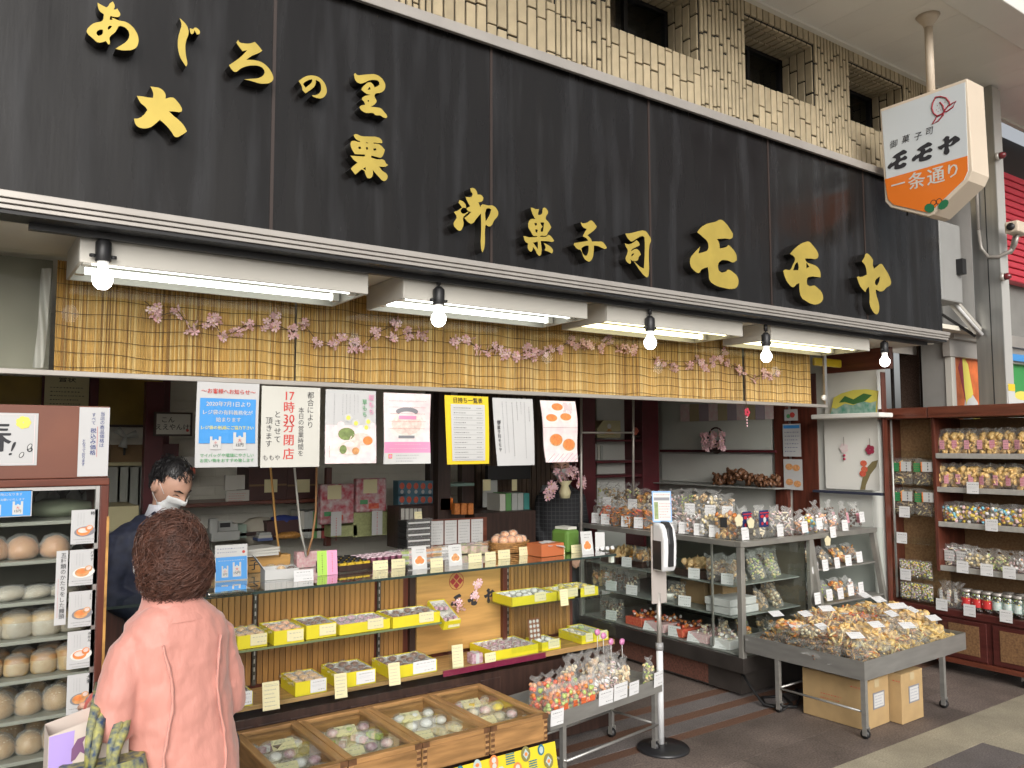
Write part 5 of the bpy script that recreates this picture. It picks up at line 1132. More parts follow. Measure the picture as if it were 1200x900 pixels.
b = MB(); b.box(XR-.022, XR+.004, CY-.012, CY+.03, 0, zf-.001); b.build('front_post', M_redwood, sc_, bevel=.003)
b = MB(); b.box(XR-.001, XR+.0065, CY-.0145, CY-.010, .2, zf-.1); b.build('worn_edge', M_edgewear, sc_)
b = MB(); b.box(XR-.034, XR-.0225, CY-.006, CY+.02, 0, zf-.002); b.box(XL, XR-.0345, CY-.006, CY+.02, zf-.012, zf-.002); b.build('inner_frame', M_alu, sc_)
b = MB(); b.box(XR-.02, XR, CY+.031, CY+.48, 0, zb0); b.build('side_panel', M_redwood, sc_); b = MB(); b.box(XL, XR-.021, CY+.46, CY+.48, 0, zb0); b.build('back_panel', M_caseback, sc_)
b = MB(); b.box(XL, XR-.03, CY-.002, CY+.002, .1, zf-.013); b.build('glass_pane', M_glass_soft, sc_)
b = MB(); b.box(XL, XR-.021, CY+.03, CY+.455, zb0-.005, zb0+.01); b.build('top_board', M_redwood_h, sc_)
SV = [610, 655, 702, 746, 791, 837, 884]; SZ = [px(60, v, Y=CY+.03).z for v in SV]
for z in SZ:
    b = MB(); b.box(XL, XR-.022, CY+.02, CY+.40, z-.012, z); b.build('shelf', M_shelf, sc_, bevel=.002)
settle(sc_, 0)
# buns: dome of bread in a film pouch
M_bun = {k: mat('bun_'+k, c, .45, var=.25, vscale=25, c2=c2) for k, c, c2 in (('orange', (.42, .19, .08), (.50, .28, .14)), ('cream', (.46, .36, .22), (.36, .22, .09)), ('toast', (.28, .11, .03), (.44, .31, .16)), ('sesame', (.32, .18, .07), (.38, .26, .13)), ('pale', (.44, .40, .33), (.34, .28, .2)))}
M_seed = mat('sesame_seed', (.62, .52, .34), .6); M_tie = mat('paper_tie', (.7, .7, .66), .6)
def bun_proto(kind, w):
    b = MB(); r = w/2
    if kind in ('toast', 'cream'):
        b.loft([ring(z, r*kx, r*.9*kx, 0, 0, 18, 3.2) for z, kx in ((0, .86), (.012, .97), (.045, 1.0), (.058, .93), (.066, .6), (.068, .1))]); m2 = M_bun['cream' if kind == 'toast' else 'pale']
        bm_ = b.mesh('bun', [m2, M_bun[kind]], True)
        for p in bm_.polygons:
            if p.center.z > .05: p.material_index = 1
    else:
        b.lathe([(r*.75, 0), (r*.97, .012), (r, .026), (r*.9, .045), (r*.62, .062), (r*.25, .071), (.0001, .073)], n=20); rd = random.Random(5)
        if kind == 'sesame':
            for i in range(26): a, q = rd.uniform(0, 6.28), rd.uniform(0, .8); b.blob((r*q*math.cos(a), r*q*math.sin(a), .073-.03*q*q), (.003, .002, .0012), 1, 3, 5)
        bm_ = b.mesh('bun', [M_bun[kind], M_seed], True)
    f = MB(); rd = random.Random(9); n = 20
    f.loft([[(r*k*math.cos(6.283*j/n)*(1+rd.uniform(-.05, .05)), r*k*math.sin(6.283*j/n)*(1+rd.uniform(-.05, .05)), z+rd.uniform(-.002, .002)) for j in range(n)] for k, z in ((.9, .001), (1.06, .014), (1.07, .04), (.8, .068), (.3, .08))], cap=False)
    for sgn in (-1, 1): f.grid(4, 2, lambda u, v: (sgn*r*(.9+.45*v), -r*.5+u*r+.006*math.sin(u*14), .03+.02*v+.008*math.sin(u*11)))
    return bm_, f.mesh('film', M_film_m, True)
BUNP = {}
def bun(label, kind, x, y, z, w, rz):
    k = (kind, round(w, 3))
    if k not in BUNP: BUNP[k] = bun_proto(*k)
    t = thing('wrapped_bun', label, 'bun', (x, y, z), rz, 'wrapped buns in the left showcase'); link('bun', BUNP[k][0], t); link('film', BUNP[k][1], t); return t
ROW = ['upper', 'second', 'third', 'fourth', 'fifth', 'sixth']
rows = [(1, [-9, 26, 63], 'orange', .095), (2, [10, 42, 74], 'pale', .09), (3, [-14, 18, 54, 84], 'cream', .088), (4, [-16, 18, 51, 83], 'toast', .086), (5, [-2, 33, 66], 'sesame', .088), (6, [0, 33, 66], 'sesame', .09)]
for si, us, kind, w in rows:
    for k, u in enumerate(us):
        for back in (0, 1):
            if back and si in (1, 2): continue
            p = px(u, SV[si], Y=CY+.09+.115*back)
            nm = {'orange': 'round orange bun', 'pale': 'pale flat bun', 'cream': 'pale square bread bun', 'toast': 'brown topped square bun', 'sesame': 'sesame topped round bun'}[kind]
            q = bun('%s in film, %s %s row, %s shelf of the showcase' % (nm, ORD[k], 'back' if back else 'front', ROW[si-1]), kind, p.x+.02*back, CY+.09+.115*back, SZ[si]+.001, w, random.uniform(-.2, .2))
            if si == 2: q.scale = (1.1, 1, .55)
            s_ = random.uniform(.84, 1.06); q.scale = tuple(Vector(q.scale)*s_*random.uniform(.96, 1.04)); q.rotation_euler = (random.uniform(-.07, .07), random.uniform(-.09, .09), random.uniform(-.8, .8) if kind in ('sesame', 'orange') else random.uniform(-.25, .25))
# goods on the top shelf
b = MB(); b.blob((0, 0, .03), (.10, .07, .032), 0, 6, 14); o = b.build('folded_cloth', mat('green_cloth', (.25, .28, .2), .8), None, True, loc=px(70, 606, Y=CY+.2)); tag(o, 'grey green folded cloth on the top shelf of the showcase', 'cloth')
for k, u in enumerate((50, 60, 86, 104)):
    p = px(u, 604, Y=CY+.33); b = MB(); b.lathe([(.022, 0), (.024, .01), (.024, .06), (.012, .075), (.012, .09), (.0, .09)], n=12)
    o = b.build('bottle', mat('dull_bottle', (.34, .35, .33), .3), None, True, loc=(p.x, p.y, SZ[0])); tag(o, '%s grey bottle at the back of the top showcase shelf' % ORD[k], 'bottle', 'bottles in the showcase')
# notices on the board and glass
def p_spring(d, w, h):
    for x0, x1, z0, z1 in ((.03, .97, .03, .034), (.03, .97, .966, .97), (.03, .034, .03, .97), (.966, .97, .03, .97)): d.rect(w*x0, w*x1, h*z0, h*z1, -.0001, 10)
    text(d, '春', w*.60, h*.55, h*.62, -.0002, 0, .02); text(d, '!', w*.755, h*.32, h*.36, -.0002, 0, .02, shear=.3); text(d, '。', w*.93, h*.3, h*.3, -.0002, 0)
    pass
    for k in range(7): d.disc(w*.865+.011*math.cos(k*.9), h*.82+.011*math.sin(k*.9), .010, .009, -.0002-.00002*k, 4, 8)
    for x, z in ((.93, .36), (.86, .2)): d.disc(w*x, h*z, .006, .010, -.0002, 0, 10, tilt=-.5); d.disc(w*x, h*z, .004, .008, -.0003, 3, 10, tilt=-.5)
poster('spring_notice', 'white notice with a brushed spring character on the brown board', -92, 482, 45.5, 547, CY-.002, p_spring, PM, 'notice')
def p_tax(d, w, h):
    text(d, '当店の商品価格は', w*.74, h*.95, w*.17, -.0002, 7, .005, vertical=True, step=.4*h/w/1.0); text(d, 'すべて', w*.46, h*.92, w*.16, -.0002, 7, .004, vertical=True, step=1.0); text(d, '税込み価格', w*.46, h*.70, w*.22, -.0002, 7, .012, vertical=True, step=.87)
    text(d, 'となっております', w*.2, h*.56, w*.14, -.0002, 7, .004, vertical=True, step=.86); d.rect(w*.58, w*.59, h*.25, h*.72, -.0002, 1)
def p_tax2(d, w, h):
    text(d, '当店の商品価格は', w*.76, h*.94, w*.165, -.0002, 7, .005, vertical=True, step=1.0); p = MB()
    text(d, 'すべて', w*.47, h*.92, w*.15, -.0002, 7, .004, vertical=True, step=1.0); text(d, '税込み価格', w*.47, h*.70, w*.2, -.0002, 7, .012, vertical=True, step=1.0)
    text(d, 'となっております', w*.18, h*.54, w*.135, -.0002, 7, .004, vertical=True, step=.9); d.rect(w*.60, w*.612, h*.28, h*.72, -.0002, 1)
poster('price_notice', 'white upright notice that prices include tax, at the board edge', 93.5, 477, 129, 558.5, CY-.003, p_tax2, PM, 'notice')
def p_bags(d, w, h):
    d.rect(w*.012, w*.985, h*.03, h*.97, -.0001, 2); text(d, '有料化になります', w*.70, h*.86, h*.12, -.0003, 3, .0); text(d, '何卒お願いいたします', w*.72, h*.66, h*.10, -.0003, 3, .0)
    bag_icon(d, w*.76, h*.08, w*.13, h*.5, -.0003, '大', '15円'); bag_icon(d, w*.52, h*.08, w*.1, h*.4, -.0003, '小', '5円')
poster('bag_notice', 'blue notice about paid bags on the showcase glass', -60, 577, 38, 609, CY-.006, p_bags, PM, 'notice')
def photo_card(title, base, seed):
    def f(d, w, h):
        rd = random.Random(seed); d.disc(w*.52, h*.36, w*.40, h*.15, -.0001, 13 if seed % 2 else 8, 18, tilt=.1); d.disc(w*.46, h*.36, w*.26, h*.12, -.0002, base, 18); d.disc(w*.46, h*.39, w*.2, h*.07, -.0003, 14 if base == 9 else 11, 14); d.disc(w*.68, h*.45, w*.15, h*.09, -.0004, base, 14, tilt=.4); d.disc(w*.69, h*.47, w*.1, h*.05, -.0005, 11, 12, tilt=.4)
        if title: text(d, title, w*.80, h*.95, w*.17 if len(title) < 3 else w*.13, -.0003, 0, .01, vertical=True, step=1.05)
        else: scribble(d, w*.74, w*.86, h*.74, h*.92, -.0003, 1, 0, seed, True)
        for x in (.25, .36, .47): scribble(d, w*(x-.03), w*(x+.03), h*.56, h*.9, -.0002, 1, 8, seed+int(x*50), True)
        scribble(d, w*.1, w*.92, h*.1, h*.16, -.0003, 1, 0, seed); scribble(d, w*.2, w*.8, h*.03, h*.08, -.0003, 1, 0, seed+3)
    return f
for k, (v0, v1, u0, u1, ti, base, lb) in enumerate(((598, 640, 84, 115, '柿', 14, 'photo card of an orange persimmon bun, topmost on the showcase glass'), (645, 689, 82, 114.5, 'バナナ', 9, 'photo card of banana cakes, second down on the showcase glass'), (694, 738, 81, 112, None, 9, 'photo card of a glazed bun on a dark dish, third down'),
        (741, 787, 79.5, 111, 'みかん', 14, 'photo card of a mandarin bun, fourth down on the showcase glass'), (792, 840, 79, 110, '大栗', 9, 'photo card of a chestnut cake, lowest on the showcase glass'))):
    poster('bun_photo_card', lb, u0, v0, u1, v1-2, CY-.006, photo_card(ti, base, k), PM, 'photo card', group='photo cards on the showcase glass')
def p_strip(d, w, h): text(d, '五種類のかたちをした饅頭', w*.62, h*.975, w*.52, -.0002, 0, .004, vertical=True, step=h/w/12.8/.52*.96); scribble(d, w*.12, w*.34, h*.1, h*.62, -.0002, 1, 1, 5, True)
poster('strip_notice', 'narrow upright strip notice beside the photo cards', 66.5, 646, 80, 733, CY-.005, p_strip, PM, 'notice')
# ------------------------------------------------------------------ long glass counter
KY, KZ, SZ1, LZ = 3.76, 1.035, .775, .525          # front edge, top, glass shelf and ledge heights
M_bamboo = mat('bamboo_slat', (.30, .15, .045), .4, var=.3, vscale=6, stretch=(12, 12, .8), rnd=.22, coat=.15)
M_ledge = mat('ledge_wood', (.42, .25, .10), .4, var=.3, vscale=4, stretch=(1, 9, 9), coat=.2); M_board_w = mat('sign_board_wood', (.48, .27, .085), .42, var=.25, vscale=4, stretch=(.7, 5, 7), coat=.15)
M_traywood = mat('tray_wood', (.33, .175, .065), .42, var=.35, vscale=5, stretch=(1, 8, 8), rnd=.1, coat=.15); M_traywood_y = mat('tray_wood_side', (.38, .21, .085), .42, var=.35, vscale=5, stretch=(8, 1, 8), rnd=.1, coat=.15); M_endgrain = mat('end_grain', (.13, .06, .025), .5, var=.3, vscale=30)
M_bracket = mat('bracket_steel', (.10, .095, .08), .4, metal=.6, var=.5, vscale=60)
kx0, kx1 = px(255, 696, Y=KY).x-.9, px(722, 650, Y=KY).x; kxs, kxe = px(487, 700, Y=4.04).x, px(585, 700, Y=4.04).x
k_ = thing('glass_counter', 'long glass topped sweets counter with bamboo slats and a carved wooden sign', 'counter'); BY = 4.05
b = MB(); b.box(kx0, kx1, KY, KY+.62, KZ-.010, KZ); b.build('glass_top', glass_mat('counter_glass', (.82, .90, .86), .12), k_)
b = MB(); b.box(kx0, kx1, KY-.004, KY-.001, KZ-.011, KZ+.001); b.build('top_edge', mat('dark_glass_edge', (.03, .05, .045), .2), k_)
sp = MB(); sp.box(-.0125, .0125, 0, .012, 0, KZ-LZ-.03); spm = sp.mesh('bamboo_slat', M_bamboo)
x = kx0+.02; gaps = [px(u, 730, Y=BY).x for u in (298, 443)]
while x < kx1-.12:
    if not any(abs(x-g) < .02 for g in gaps) and not (kxs-.06 < x < kxe+.06) and x > .9: link('bamboo_slat', spm, k_, (x, BY, LZ+.012))
    x += .0285
b = MB(); b.box(kx0, kx1-.10, BY+.014, BY+.03, .05, KZ-.012); b.build('back_board', M_redwood, k_)
for g in gaps+[px(596, 720, Y=BY-.02).x]:
    b = MB(); b.box(g-.009, g+.009, BY-.012, BY-.001, LZ+.01, KZ-.012)
    for q in range(12): b.box(g-.003, g+.003, BY-.0135, BY-.0121, LZ+.04+q*.038, LZ+.06+q*.038, 1)
    b.build('slotted_upright', [M_bracket, M_alu], k_)
b = MB(); b.box(px(479, 730, Y=BY).x, px(488, 730, Y=BY).x, BY-.012, BY+.013, LZ, KZ-.012); b.build('dark_post', M_darkwood, k_)
# carved sign board in the middle
b = MB(); b.box(kxs, kxe, 4.025, 4.049, LZ+.02, KZ-.013); b.build('sign_panel', M_board_w, k_, bevel=.002)
b = MB(); b.box(kxe+.001, kxe+.03, 4.0, 4.048, LZ, KZ-.013); b.build('sign_post', M_redwood, k_)
d = MB(); yy = 4.0235; q = px(535, 681, Y=yy); r_ = .047
for a in range(4): d.disc(q.x+.024*math.cos(a*1.5708+.785*0+1.5708), q.z+.024*math.sin(a*1.5708+1.5708), .020, .020, yy, 1, 4, .785*0)
d.tube([(q.x+r_*math.cos(t*.2618), yy, q.z+r_*math.sin(t*.2618)) for t in range(25)], .0016, 5, 1)
for key, u, v, w, h in (('mo', 535, 704, .07, .075), ('mo2', 554, 701, .07, .085), ('ya', 573.5, 698, .078, .085)):
    p = px(u, v, Y=yy); letter_flat(d, key, p.x, p.z, w, h, yy, 0, .15)
d.build('carved_lettering', [M_ink, mat('crest_red', (.30, .03, .03), .6)], k_)
for u, v in ((539, 711), (557, 700), (560, 683), (536, 707)): p = px(u, v, Y=4.01); link('blossom', BLO[int(u) % 5], k_, p, (0, u, 0)).scale = (.95,)*3
# ledge, shelf, front, right glass case
lx1 = px(640, 770, Y=KY).x
b = MB(); b.box(kx0, lx1, KY+.01, BY-.013, LZ-.02, LZ); b.build('ledge', M_ledge, k_, bevel=.003)
b = MB(); b.box(px(520, 800, Y=KY).x, lx1, KY+.004, KY+.0095, LZ-.032, LZ-.002); b.build('red_edge', mat('magenta_edge', (.22, .02, .06), .4), k_)
b = MB(); b.box(kx0, lx1, KY-.004, KY+.003, LZ-.055, LZ+.012); b.build('front_glass', M_glass, k_)
sx1 = px(519, 733, Y=KY).x
b = MB(); b.box(kx0, sx1, KY+.015, BY-.015, SZ1-.008, SZ1); b.build('glass_shelf', glass_mat('shelf_glass', (.84, .92, .86), .10), k_); b = MB(); b.box(kx0, sx1, KY+.0125, KY+.0149, SZ1-.009, SZ1+.001); b.build('shelf_edge', mat('green_glass_edge', (.16, .20, .10), .15), k_)
b = MB(); b.box(kx0, kx1-.02, KY+.02, KY+.55, .02, LZ-.058); b.build('base', M_darkwood, k_)
for i in range(16):
    xx = kx0+.05+i*.15
    if xx < kx1-.16: b = MB(); b.box(xx, xx+.13, KY+.012, KY+.0195, .06, LZ-.09); b.build('base_panel', M_darkwood, k_, bevel=.004)
gx0, SZ2 = px(600, 720, Y=KY).x, px(660, 715, Y=KY).z
SZ2 = .800
b = MB(); b.box(gx0, kx1-.008, KY+.01, BY-.016, SZ2-.008, SZ2); b.build('case_shelf', glass_mat('case_shelf_glass', (.84, .92, .86), .1), k_)
b = MB(); b.box(gx0, kx1-.004, KY+.001, KY+.006, .55, KZ-.012); b.build('case_front_glass', M_glass, k_)
b = MB(); b.box(kx1-.006, kx1, KY+.007, KY+.60, .45, KZ-.012); b.build('case_side_glass', M_glass, k_)
b = MB(); b.box(kx1-.03, kx1-.007, KY+.01, KY+.035, KZ-.052, KZ-.013); b.build('glass_clip', M_white, k_)
settle(k_, 0)

# ------------------------------------------------------------------ yellow boxes
def yb(lb, u0, u1, v, Z, d, h=.055, **kw):
    p = px(u0, v, Z=Z+.001); w = px(u1, v, Y=p.y).x-p.x; return ybox(lb, p.x, max(p.y, KY+.014), Z+.0015, w, d, h, **kw), p, w
upper = [(278, 313, 762, 'tan', 'bun', 3, 3, .20, .06), (321, 356, 757, 'peach', 'bun', 3, 3, .22, .065), (359, 394, 750, 'brown', 'bun', 3, 3, .21, .065), (398, 457, 745, 'plum', 'bun', 5, 3, .20, .05), (461, 516, 737, 'brown', 'bun', 4, 3, .20, .055)]
for i, (u0, u1, v, f, sh, nx, ny, dd, hh) in enumerate(upper):
    lb = '%s yellow box on the upper glass shelf' % ORD[i]; kw = {'short': lb}
    _, p, w_ = yb(lb, u0, u1, v, SZ1, dd, hh, fill=f, shape=sh, nx=nx, ny=ny, sc=.95, **kw)
    card('cream card leaning on the %s' % lb, Vector((p.x+w_*.70, max(p.y, KY+.014)-.004, SZ1+.012)), w_*.55 if w_ < .2 else .085, .05, 'c', 0, -.05, 'cream price cards on the counter')
p = px(519, 744, Y=KY+.02); ybox('tilted yellow box at the right end of the glass shelf', p.x, KY+.02, SZ1+.0-.045, .10, .20, .05, rx=R(24), fill='plum', shape='bar', nx=3, ny=2, sc=.9, short='tilted box')
card('cream price card on the tilted yellow box', Vector((p.x+.062, KY+.012, SZ1-.035)), .07, .045, 'c', 0, .2, 'cream price cards on the counter')
low = [(267, 299, 835, 'dark', .16, .06), (347, 384, 818, 'tan', .20, .065), (398, 442, 809, 'brown', .22, .07), (466, 521, 801, 'brown', .22, .06)]
for i, (u0, u1, v, f, dd, hh) in enumerate(low):
    lb = '%s yellow box on the wooden ledge' % ORD[i]
    _, p, w_ = yb(lb, u0, u1, v, LZ, dd, hh, fill=f, nx=4 if u1-u0 > 50 else 3, ny=3, sc=1.05)
    card('white card leaning on the %s' % lb, Vector((p.x+w_*.72, max(p.y, KY+.014)-.004, LZ+.008)), w_*.5, .06, 'w', 0, -.03, 'white price cards on the ledge')
yb('wide yellow box of plum bars on the ledge below the wooden sign', 559+20, 632, 775, LZ, .24, .05, fill='plum', shape='bar', nx=6, ny=3, sc=1., short='wide box below the sign')
GR = 'tall cream lists standing on the ledge'
for i, (u, v, w_, h_) in enumerate(((318, 832, .075, .12), (400, 818, .06, .11), (463, 803, .06, .105))):
    card('tall cream list card on the ledge, %s' % ('leftmost, between two yellow boxes', 'between the second and third boxes', 'between the third and fourth boxes')[i], px(u, v, Z=LZ+.001), w_, h_, 't', R(-4), -.18, GR)
card('tall cream list card in a clear stand below the wooden sign', px(537, 782, Z=LZ+.001), .065, .115, 't', R(-4), -.12, GR); 
p = px(537, 783, Z=LZ+.001); b = MB(); b.box(-.045, .045, 0, .002, 0, .14); b.box(-.045, .045, -.05, 0, 0, .002); o = b.build('card_stand', M_glass, None, False, loc=p+Vector((0, .016, .001)), rot=(-.12, 0, 0)); tag(o, 'clear acrylic stand holding the list card below the wooden sign', 'card stand')
card('cream price card beside the wrapped cake below the wooden sign', px(575, 776, Z=LZ+.001), .07, .05, 'c', 0, -.1, 'cream price cards on the counter')
p = px(560, 778, Z=LZ); b = MB(); b.box(-.035, .035, 0, .06, 0, .055); t = thing('wrapped_cake', 'plum striped wrapped cake slice on the ledge', 'cake', p); b.build('cake', M_snack['plum'], t, bevel=.006); b = MB(); b.box(-.012, .008, -.002, .062, .001, .057); b.build('band', M_paper, t)
# right glass case
p = px(640, 765, Z=LZ); sheet_obj('pattern_card', 'tall brown patterned card in the right glass case', (px(634, 765, Z=LZ).x, KY+.11, LZ+.001), .085, .165, lambda d, w, h: [d.disc(w*(.2+.3*(i % 3)), h*(.1+.16*(i//3)), w*.12, w*.12, -.0001, 0, 6) for i in range(18)], [M_paper], 'card', mat('pattern_brown', (.22, .09, .045), .5), rx=-.14)
rt_ = [(603, 655, 712, SZ2, 'white', .20, 'wide yellow box at the left of the case shelf', 4), (664, 690, 706, SZ2, 'yellow', .16, 'narrow yellow box in the middle of the case shelf', 2), (690, 718, 705, SZ2, 'yellow', .20, 'yellow box at the right end of the case shelf', 3),
       (650, 672, 769, LZ, 'white', .16, 'yellow box by the patterned card on the case floor', 2), (690, 704, 758, LZ, 'cream', .22, 'yellow box in the middle of the case floor', 2), (710, 727, 757, LZ, 'green', .26, 'yellow box at the right end of the case floor', 2)]
b = MB(); b.box(gx0, kx1-.01, KY+.012, BY-.016, LZ-.03, LZ-.001); o = b.build('case_floor', M_ledge); tag(o, 'wooden floor board of the right glass case', 'board')
for u0, u1, v, Z, f, dd, lb, nx in rt_:
    _, p, w_ = yb(lb, u0, u1, v, Z, dd, .05, fill=f, nx=nx, ny=3, sc=.9)
    card('cream card on the '+lb, Vector((p.x+w_*.62, max(p.y, KY+.014)-.004, Z+.012)), min(.08, w_*.6), .05, 'c', 0, -.05, 'cream price cards on the counter')
card('tall cream list card on the case shelf', px(662, 710, Z=SZ2)+Vector((0, -.0, .001)), .055, .09, 't', 0, -.15, GR)

# ------------------------------------------------------------------ things standing on the glass top
KT = KZ+.001
def top(u, v): return px(u, v, Z=KT)
def p_note(d, w, h):
    d.rect(0, w, h*.68, h, -.0001, 3); d.rect(w*.02, w*.98, h*.02, h*.66, -.0001, 2); scribble(d, w*.06, w*.9, h*.74, h*.94, -.0002, 2, 7, 5); d.disc(w*.88, h*.78, w*.05, w*.05, -.0003, 1, 8); scribble(d, w*.1, w*.9, h*.52, h*.6, -.0002, 1, 3, 6)
    bag_icon(d, w*.2, h*.1, w*.2, h*.32, -.0003, '小', '5円'); bag_icon(d, w*.54, h*.1, w*.26, h*.4, -.0003, '大', '15円')
p = top(252, 682); sheet_obj('bag_notice', 'blue and white bag notice standing on the glass counter', (p.x, p.y, KT), .155, .175, p_note, PM, 'notice', M_paper, rx=-.12, rz=R(-4))
p = top(268, 697); b = MB(); b.box(-.10, .10, -.07, .07, 0, .022); o = b.build('money_tray', glass_mat('tray_glass', (.75, .85, .8), .25), None, bevel=.008, loc=p+Vector((0, .03, .0005))); tag(o, 'clear glass coin tray on the counter beside the coat', 'tray')
t = thing('gift_box', 'open white gift box with its lid raised on the counter', 'box', top(312, 681)+Vector((0, .02, 0)), R(-8)); b = MB(); b.box(0, .165, 0, .004, 0, .05); b.box(0, .165, .126, .13, 0, .05); b.box(0, .004, .004, .126, 0, .05); b.box(.161, .165, .004, .126, 0, .05); b.box(.004, .161, .004, .126, 0, .004); b.build('box', M_paper, t); b = MB(); b.add([(0, 0, .05), (0, .13, .05), (-.045, .13, .115), (-.045, 0, .115)], [(0, 1, 2, 3)]); o = b.build('lid', M_paper, t); o.modifiers.new('t', 'SOLIDIFY').thickness = .002
for k in range(3): sweet('grey wrapped sweet, %s, in the open white gift box' % ORD[k], ('green', 'tan', 'dark')[k], top(322+k*12, 676)+Vector((0, .06, .02)), k, 'bun', 1.1, 'sweets in the gift box')
card('small white card with a red tab before the gift box', top(356, 681), .10, .055, 'w', 0, -.1)
def p_two(d, w, h): d.rect(0, w*.48, 0, h, -.0001, 5+0); d.rect(w*.50, w, 0, h, -.0001, 6); scribble(d, w*.16, w*.34, h*.1, h*.9, -.0002, 1, 0, 2, True); scribble(d, w*.66, w*.84, h*.1, h*.9, -.0002, 1, 1, 3, True)
p = top(372, 675); o = sheet_obj('flavour_card', 'green and pink upright card standing on the counter', (p.x, p.y, KT), .105, .125, p_two, [M_ink, M_red_ink, M_ink, M_ink, M_ink, mat('lime', (.38, .62, .08), .5), mat('rose', (.75, .32, .50), .5)], 'card', M_paper, rx=-.15, rz=R(-6))
b = MB(); b.box(-.07, .07, 0, .05, 0, .085); o = b.build('pink_box', mat('pink_pattern', (.66, .30, .34), .5, c2=(.72, .60, .56), vscale=70), None, loc=top(372, 668)+Vector((0, .12, .001))); tag(o, 'pink patterned carton behind the green and pink card', 'box')
t = thing('cup_tray', 'dark tray of black and yellow sweet cups on the counter', 'tray', top(402, 672)+Vector((0, .05, 0)), R(6)); b = MB(); b.box(0, .20, 0, .26, 0, .006); b.box(0, .20, 0, .006, .006, .03); b.box(0, .006, .006, .26, .006, .03); b.box(.194, .2, .006, .26, .006, .03); b.build('tray', M_darkwood, t)
Mx = Matrix.Translation(t.location) @ Matrix.Rotation(R(6), 4, 'Z'); cb = MB(); cb.box(-.02, .02, -.028, .028, 0, .035); cb.lathe([(.017, .0351), (.017, .045), (.0, .046)], n=10, mi=1); cm = cb.mesh('cup', [mat('cup_yellow', (.62, .42, .04), .4), M_black])
for i in range(4):
    for j in range(4): q = Mx @ Vector((.026+i*.048, .035+j*.062, .0065)); o = link('sweet_cup', cm, None, q, (0, 0, R(6))); tag(o, 'black topped yellow cup, %s row, %s in the dark tray' % (['front', 'second', 'third', 'back'][j], ['leftmost', 'second', 'third', 'rightmost'][i]), 'sweet cup', 'cups in the dark tray')
t = thing('jelly_tray', 'tray of pink lidded jelly cups on the counter', 'tray', top(432, 668)+Vector((.03, .11, 0)), R(6)); b = MB(); b.box(0, .26, 0, .20, 0, .012); b.build('tray', M_darkwood, t, bevel=.003)
Mx = Matrix.Translation(t.location) @ Matrix.Rotation(R(6), 4, 'Z'); cb = MB(); cb.lathe([(.012, 0), (.017, .028), (.019, .030)], n=12); cb.lathe([(.019, .0301), (.018, .034), (0., .035)], n=12, mi=1); cm = cb.mesh('jelly', [mat('jelly_pink', (.42, .16, .24), .25), mat('jelly_lid', (.72, .55, .60), .4)], True)
for i in range(6):
    for j in range(4): q = Mx @ Vector((.022+i*.043, .025+j*.046, .0125)); o = link('jelly_cup', cm, None, q); tag(o, 'pink jelly cup, %s row, %s along its tray' % (['front', 'second', 'third', 'back'][j], nth(i, 6, 'cup') if i else 'leftmost cup'), 'jelly cup', 'cups in the jelly tray')
CG = 'cards along the glass counter top'
for u, v, w_, h_, kd, lb in ((446, 668, .085, .05, 'c', 'cream card before the black and yellow cups'), (467, 666, .08, .05, 'c', 'cream card before the pink jelly cups'), (512, 665, .075, .05, 'c', 'cream card between two bun photo cards'), (557, 659, .085, .05, 'c', 'cream card before the green and pink packets'),
        (575, 657, .07, .05, 'c', 'cream card in the middle of three before the basket'), (591, 655, .08, .052, 'c', 'cream card at the left foot of the basket'), (615, 651, .075, .052, 'c', 'cream card on the front of the bun basket'), (656, 650, .075, .052, 'c', 'cream card on the orange box of papers'), (676, 648, .08, .05, 'c', 'cream card on the green box')):
    card(lb, top(u, v), w_, h_, kd, R(-4), -.1, CG)
for u, v, w_, h_, base, lb, sd in ((492, 667, .085, .12, 14, 'photo card of orange buns standing on the counter', 3), (534, 663, .08, .115, 9, 'photo card of red buns in a bowl on the counter', 5), (689, 650, .085, .14, 14, 'photo card of a round bun before the green box', 7)):
    p = top(u, v); sheet_obj('photo_card', lb, (p.x-w_/2, p.y, KT), w_, h_, lambda d, w, h, base=base, sd=sd: [d.disc(w*.5, h*.36, w*.4, h*.2, -.0001, 13, 16), d.disc(w*.38, h*.36, w*.2, h*.13, -.0002, base, 12), d.disc(w*.62, h*.36, w*.2, h*.13, -.0003, base, 12), d.disc(w*.5, h*.48, w*.18, h*.11, -.0004, base, 12), scribble(d, w*.3, w*.8, h*.68, h*.92, -.0002, 2, 0, sd)], PM, 'photo card', M_paper, rx=-.16, rz=R(-4), group='photo cards on the counter')
for k in range(3):
    p = top(548+k*11, 650); b = MB(); b.box(-.032, .032, 0, .07, 0, .05); o = b.build('sweet_packet', [mat('packet_mix', (.45, .50, .25), .3, c2=(.70, .45, .50), vscale=45, coat=.4)], None, bevel=.008, loc=p+Vector((0, .02, .001)), rot=(0, 0, .1*k)); tag(o, '%s green and pink packet behind the cream cards' % ('left', 'middle', 'right')[k], 'packet', 'green and pink packets')
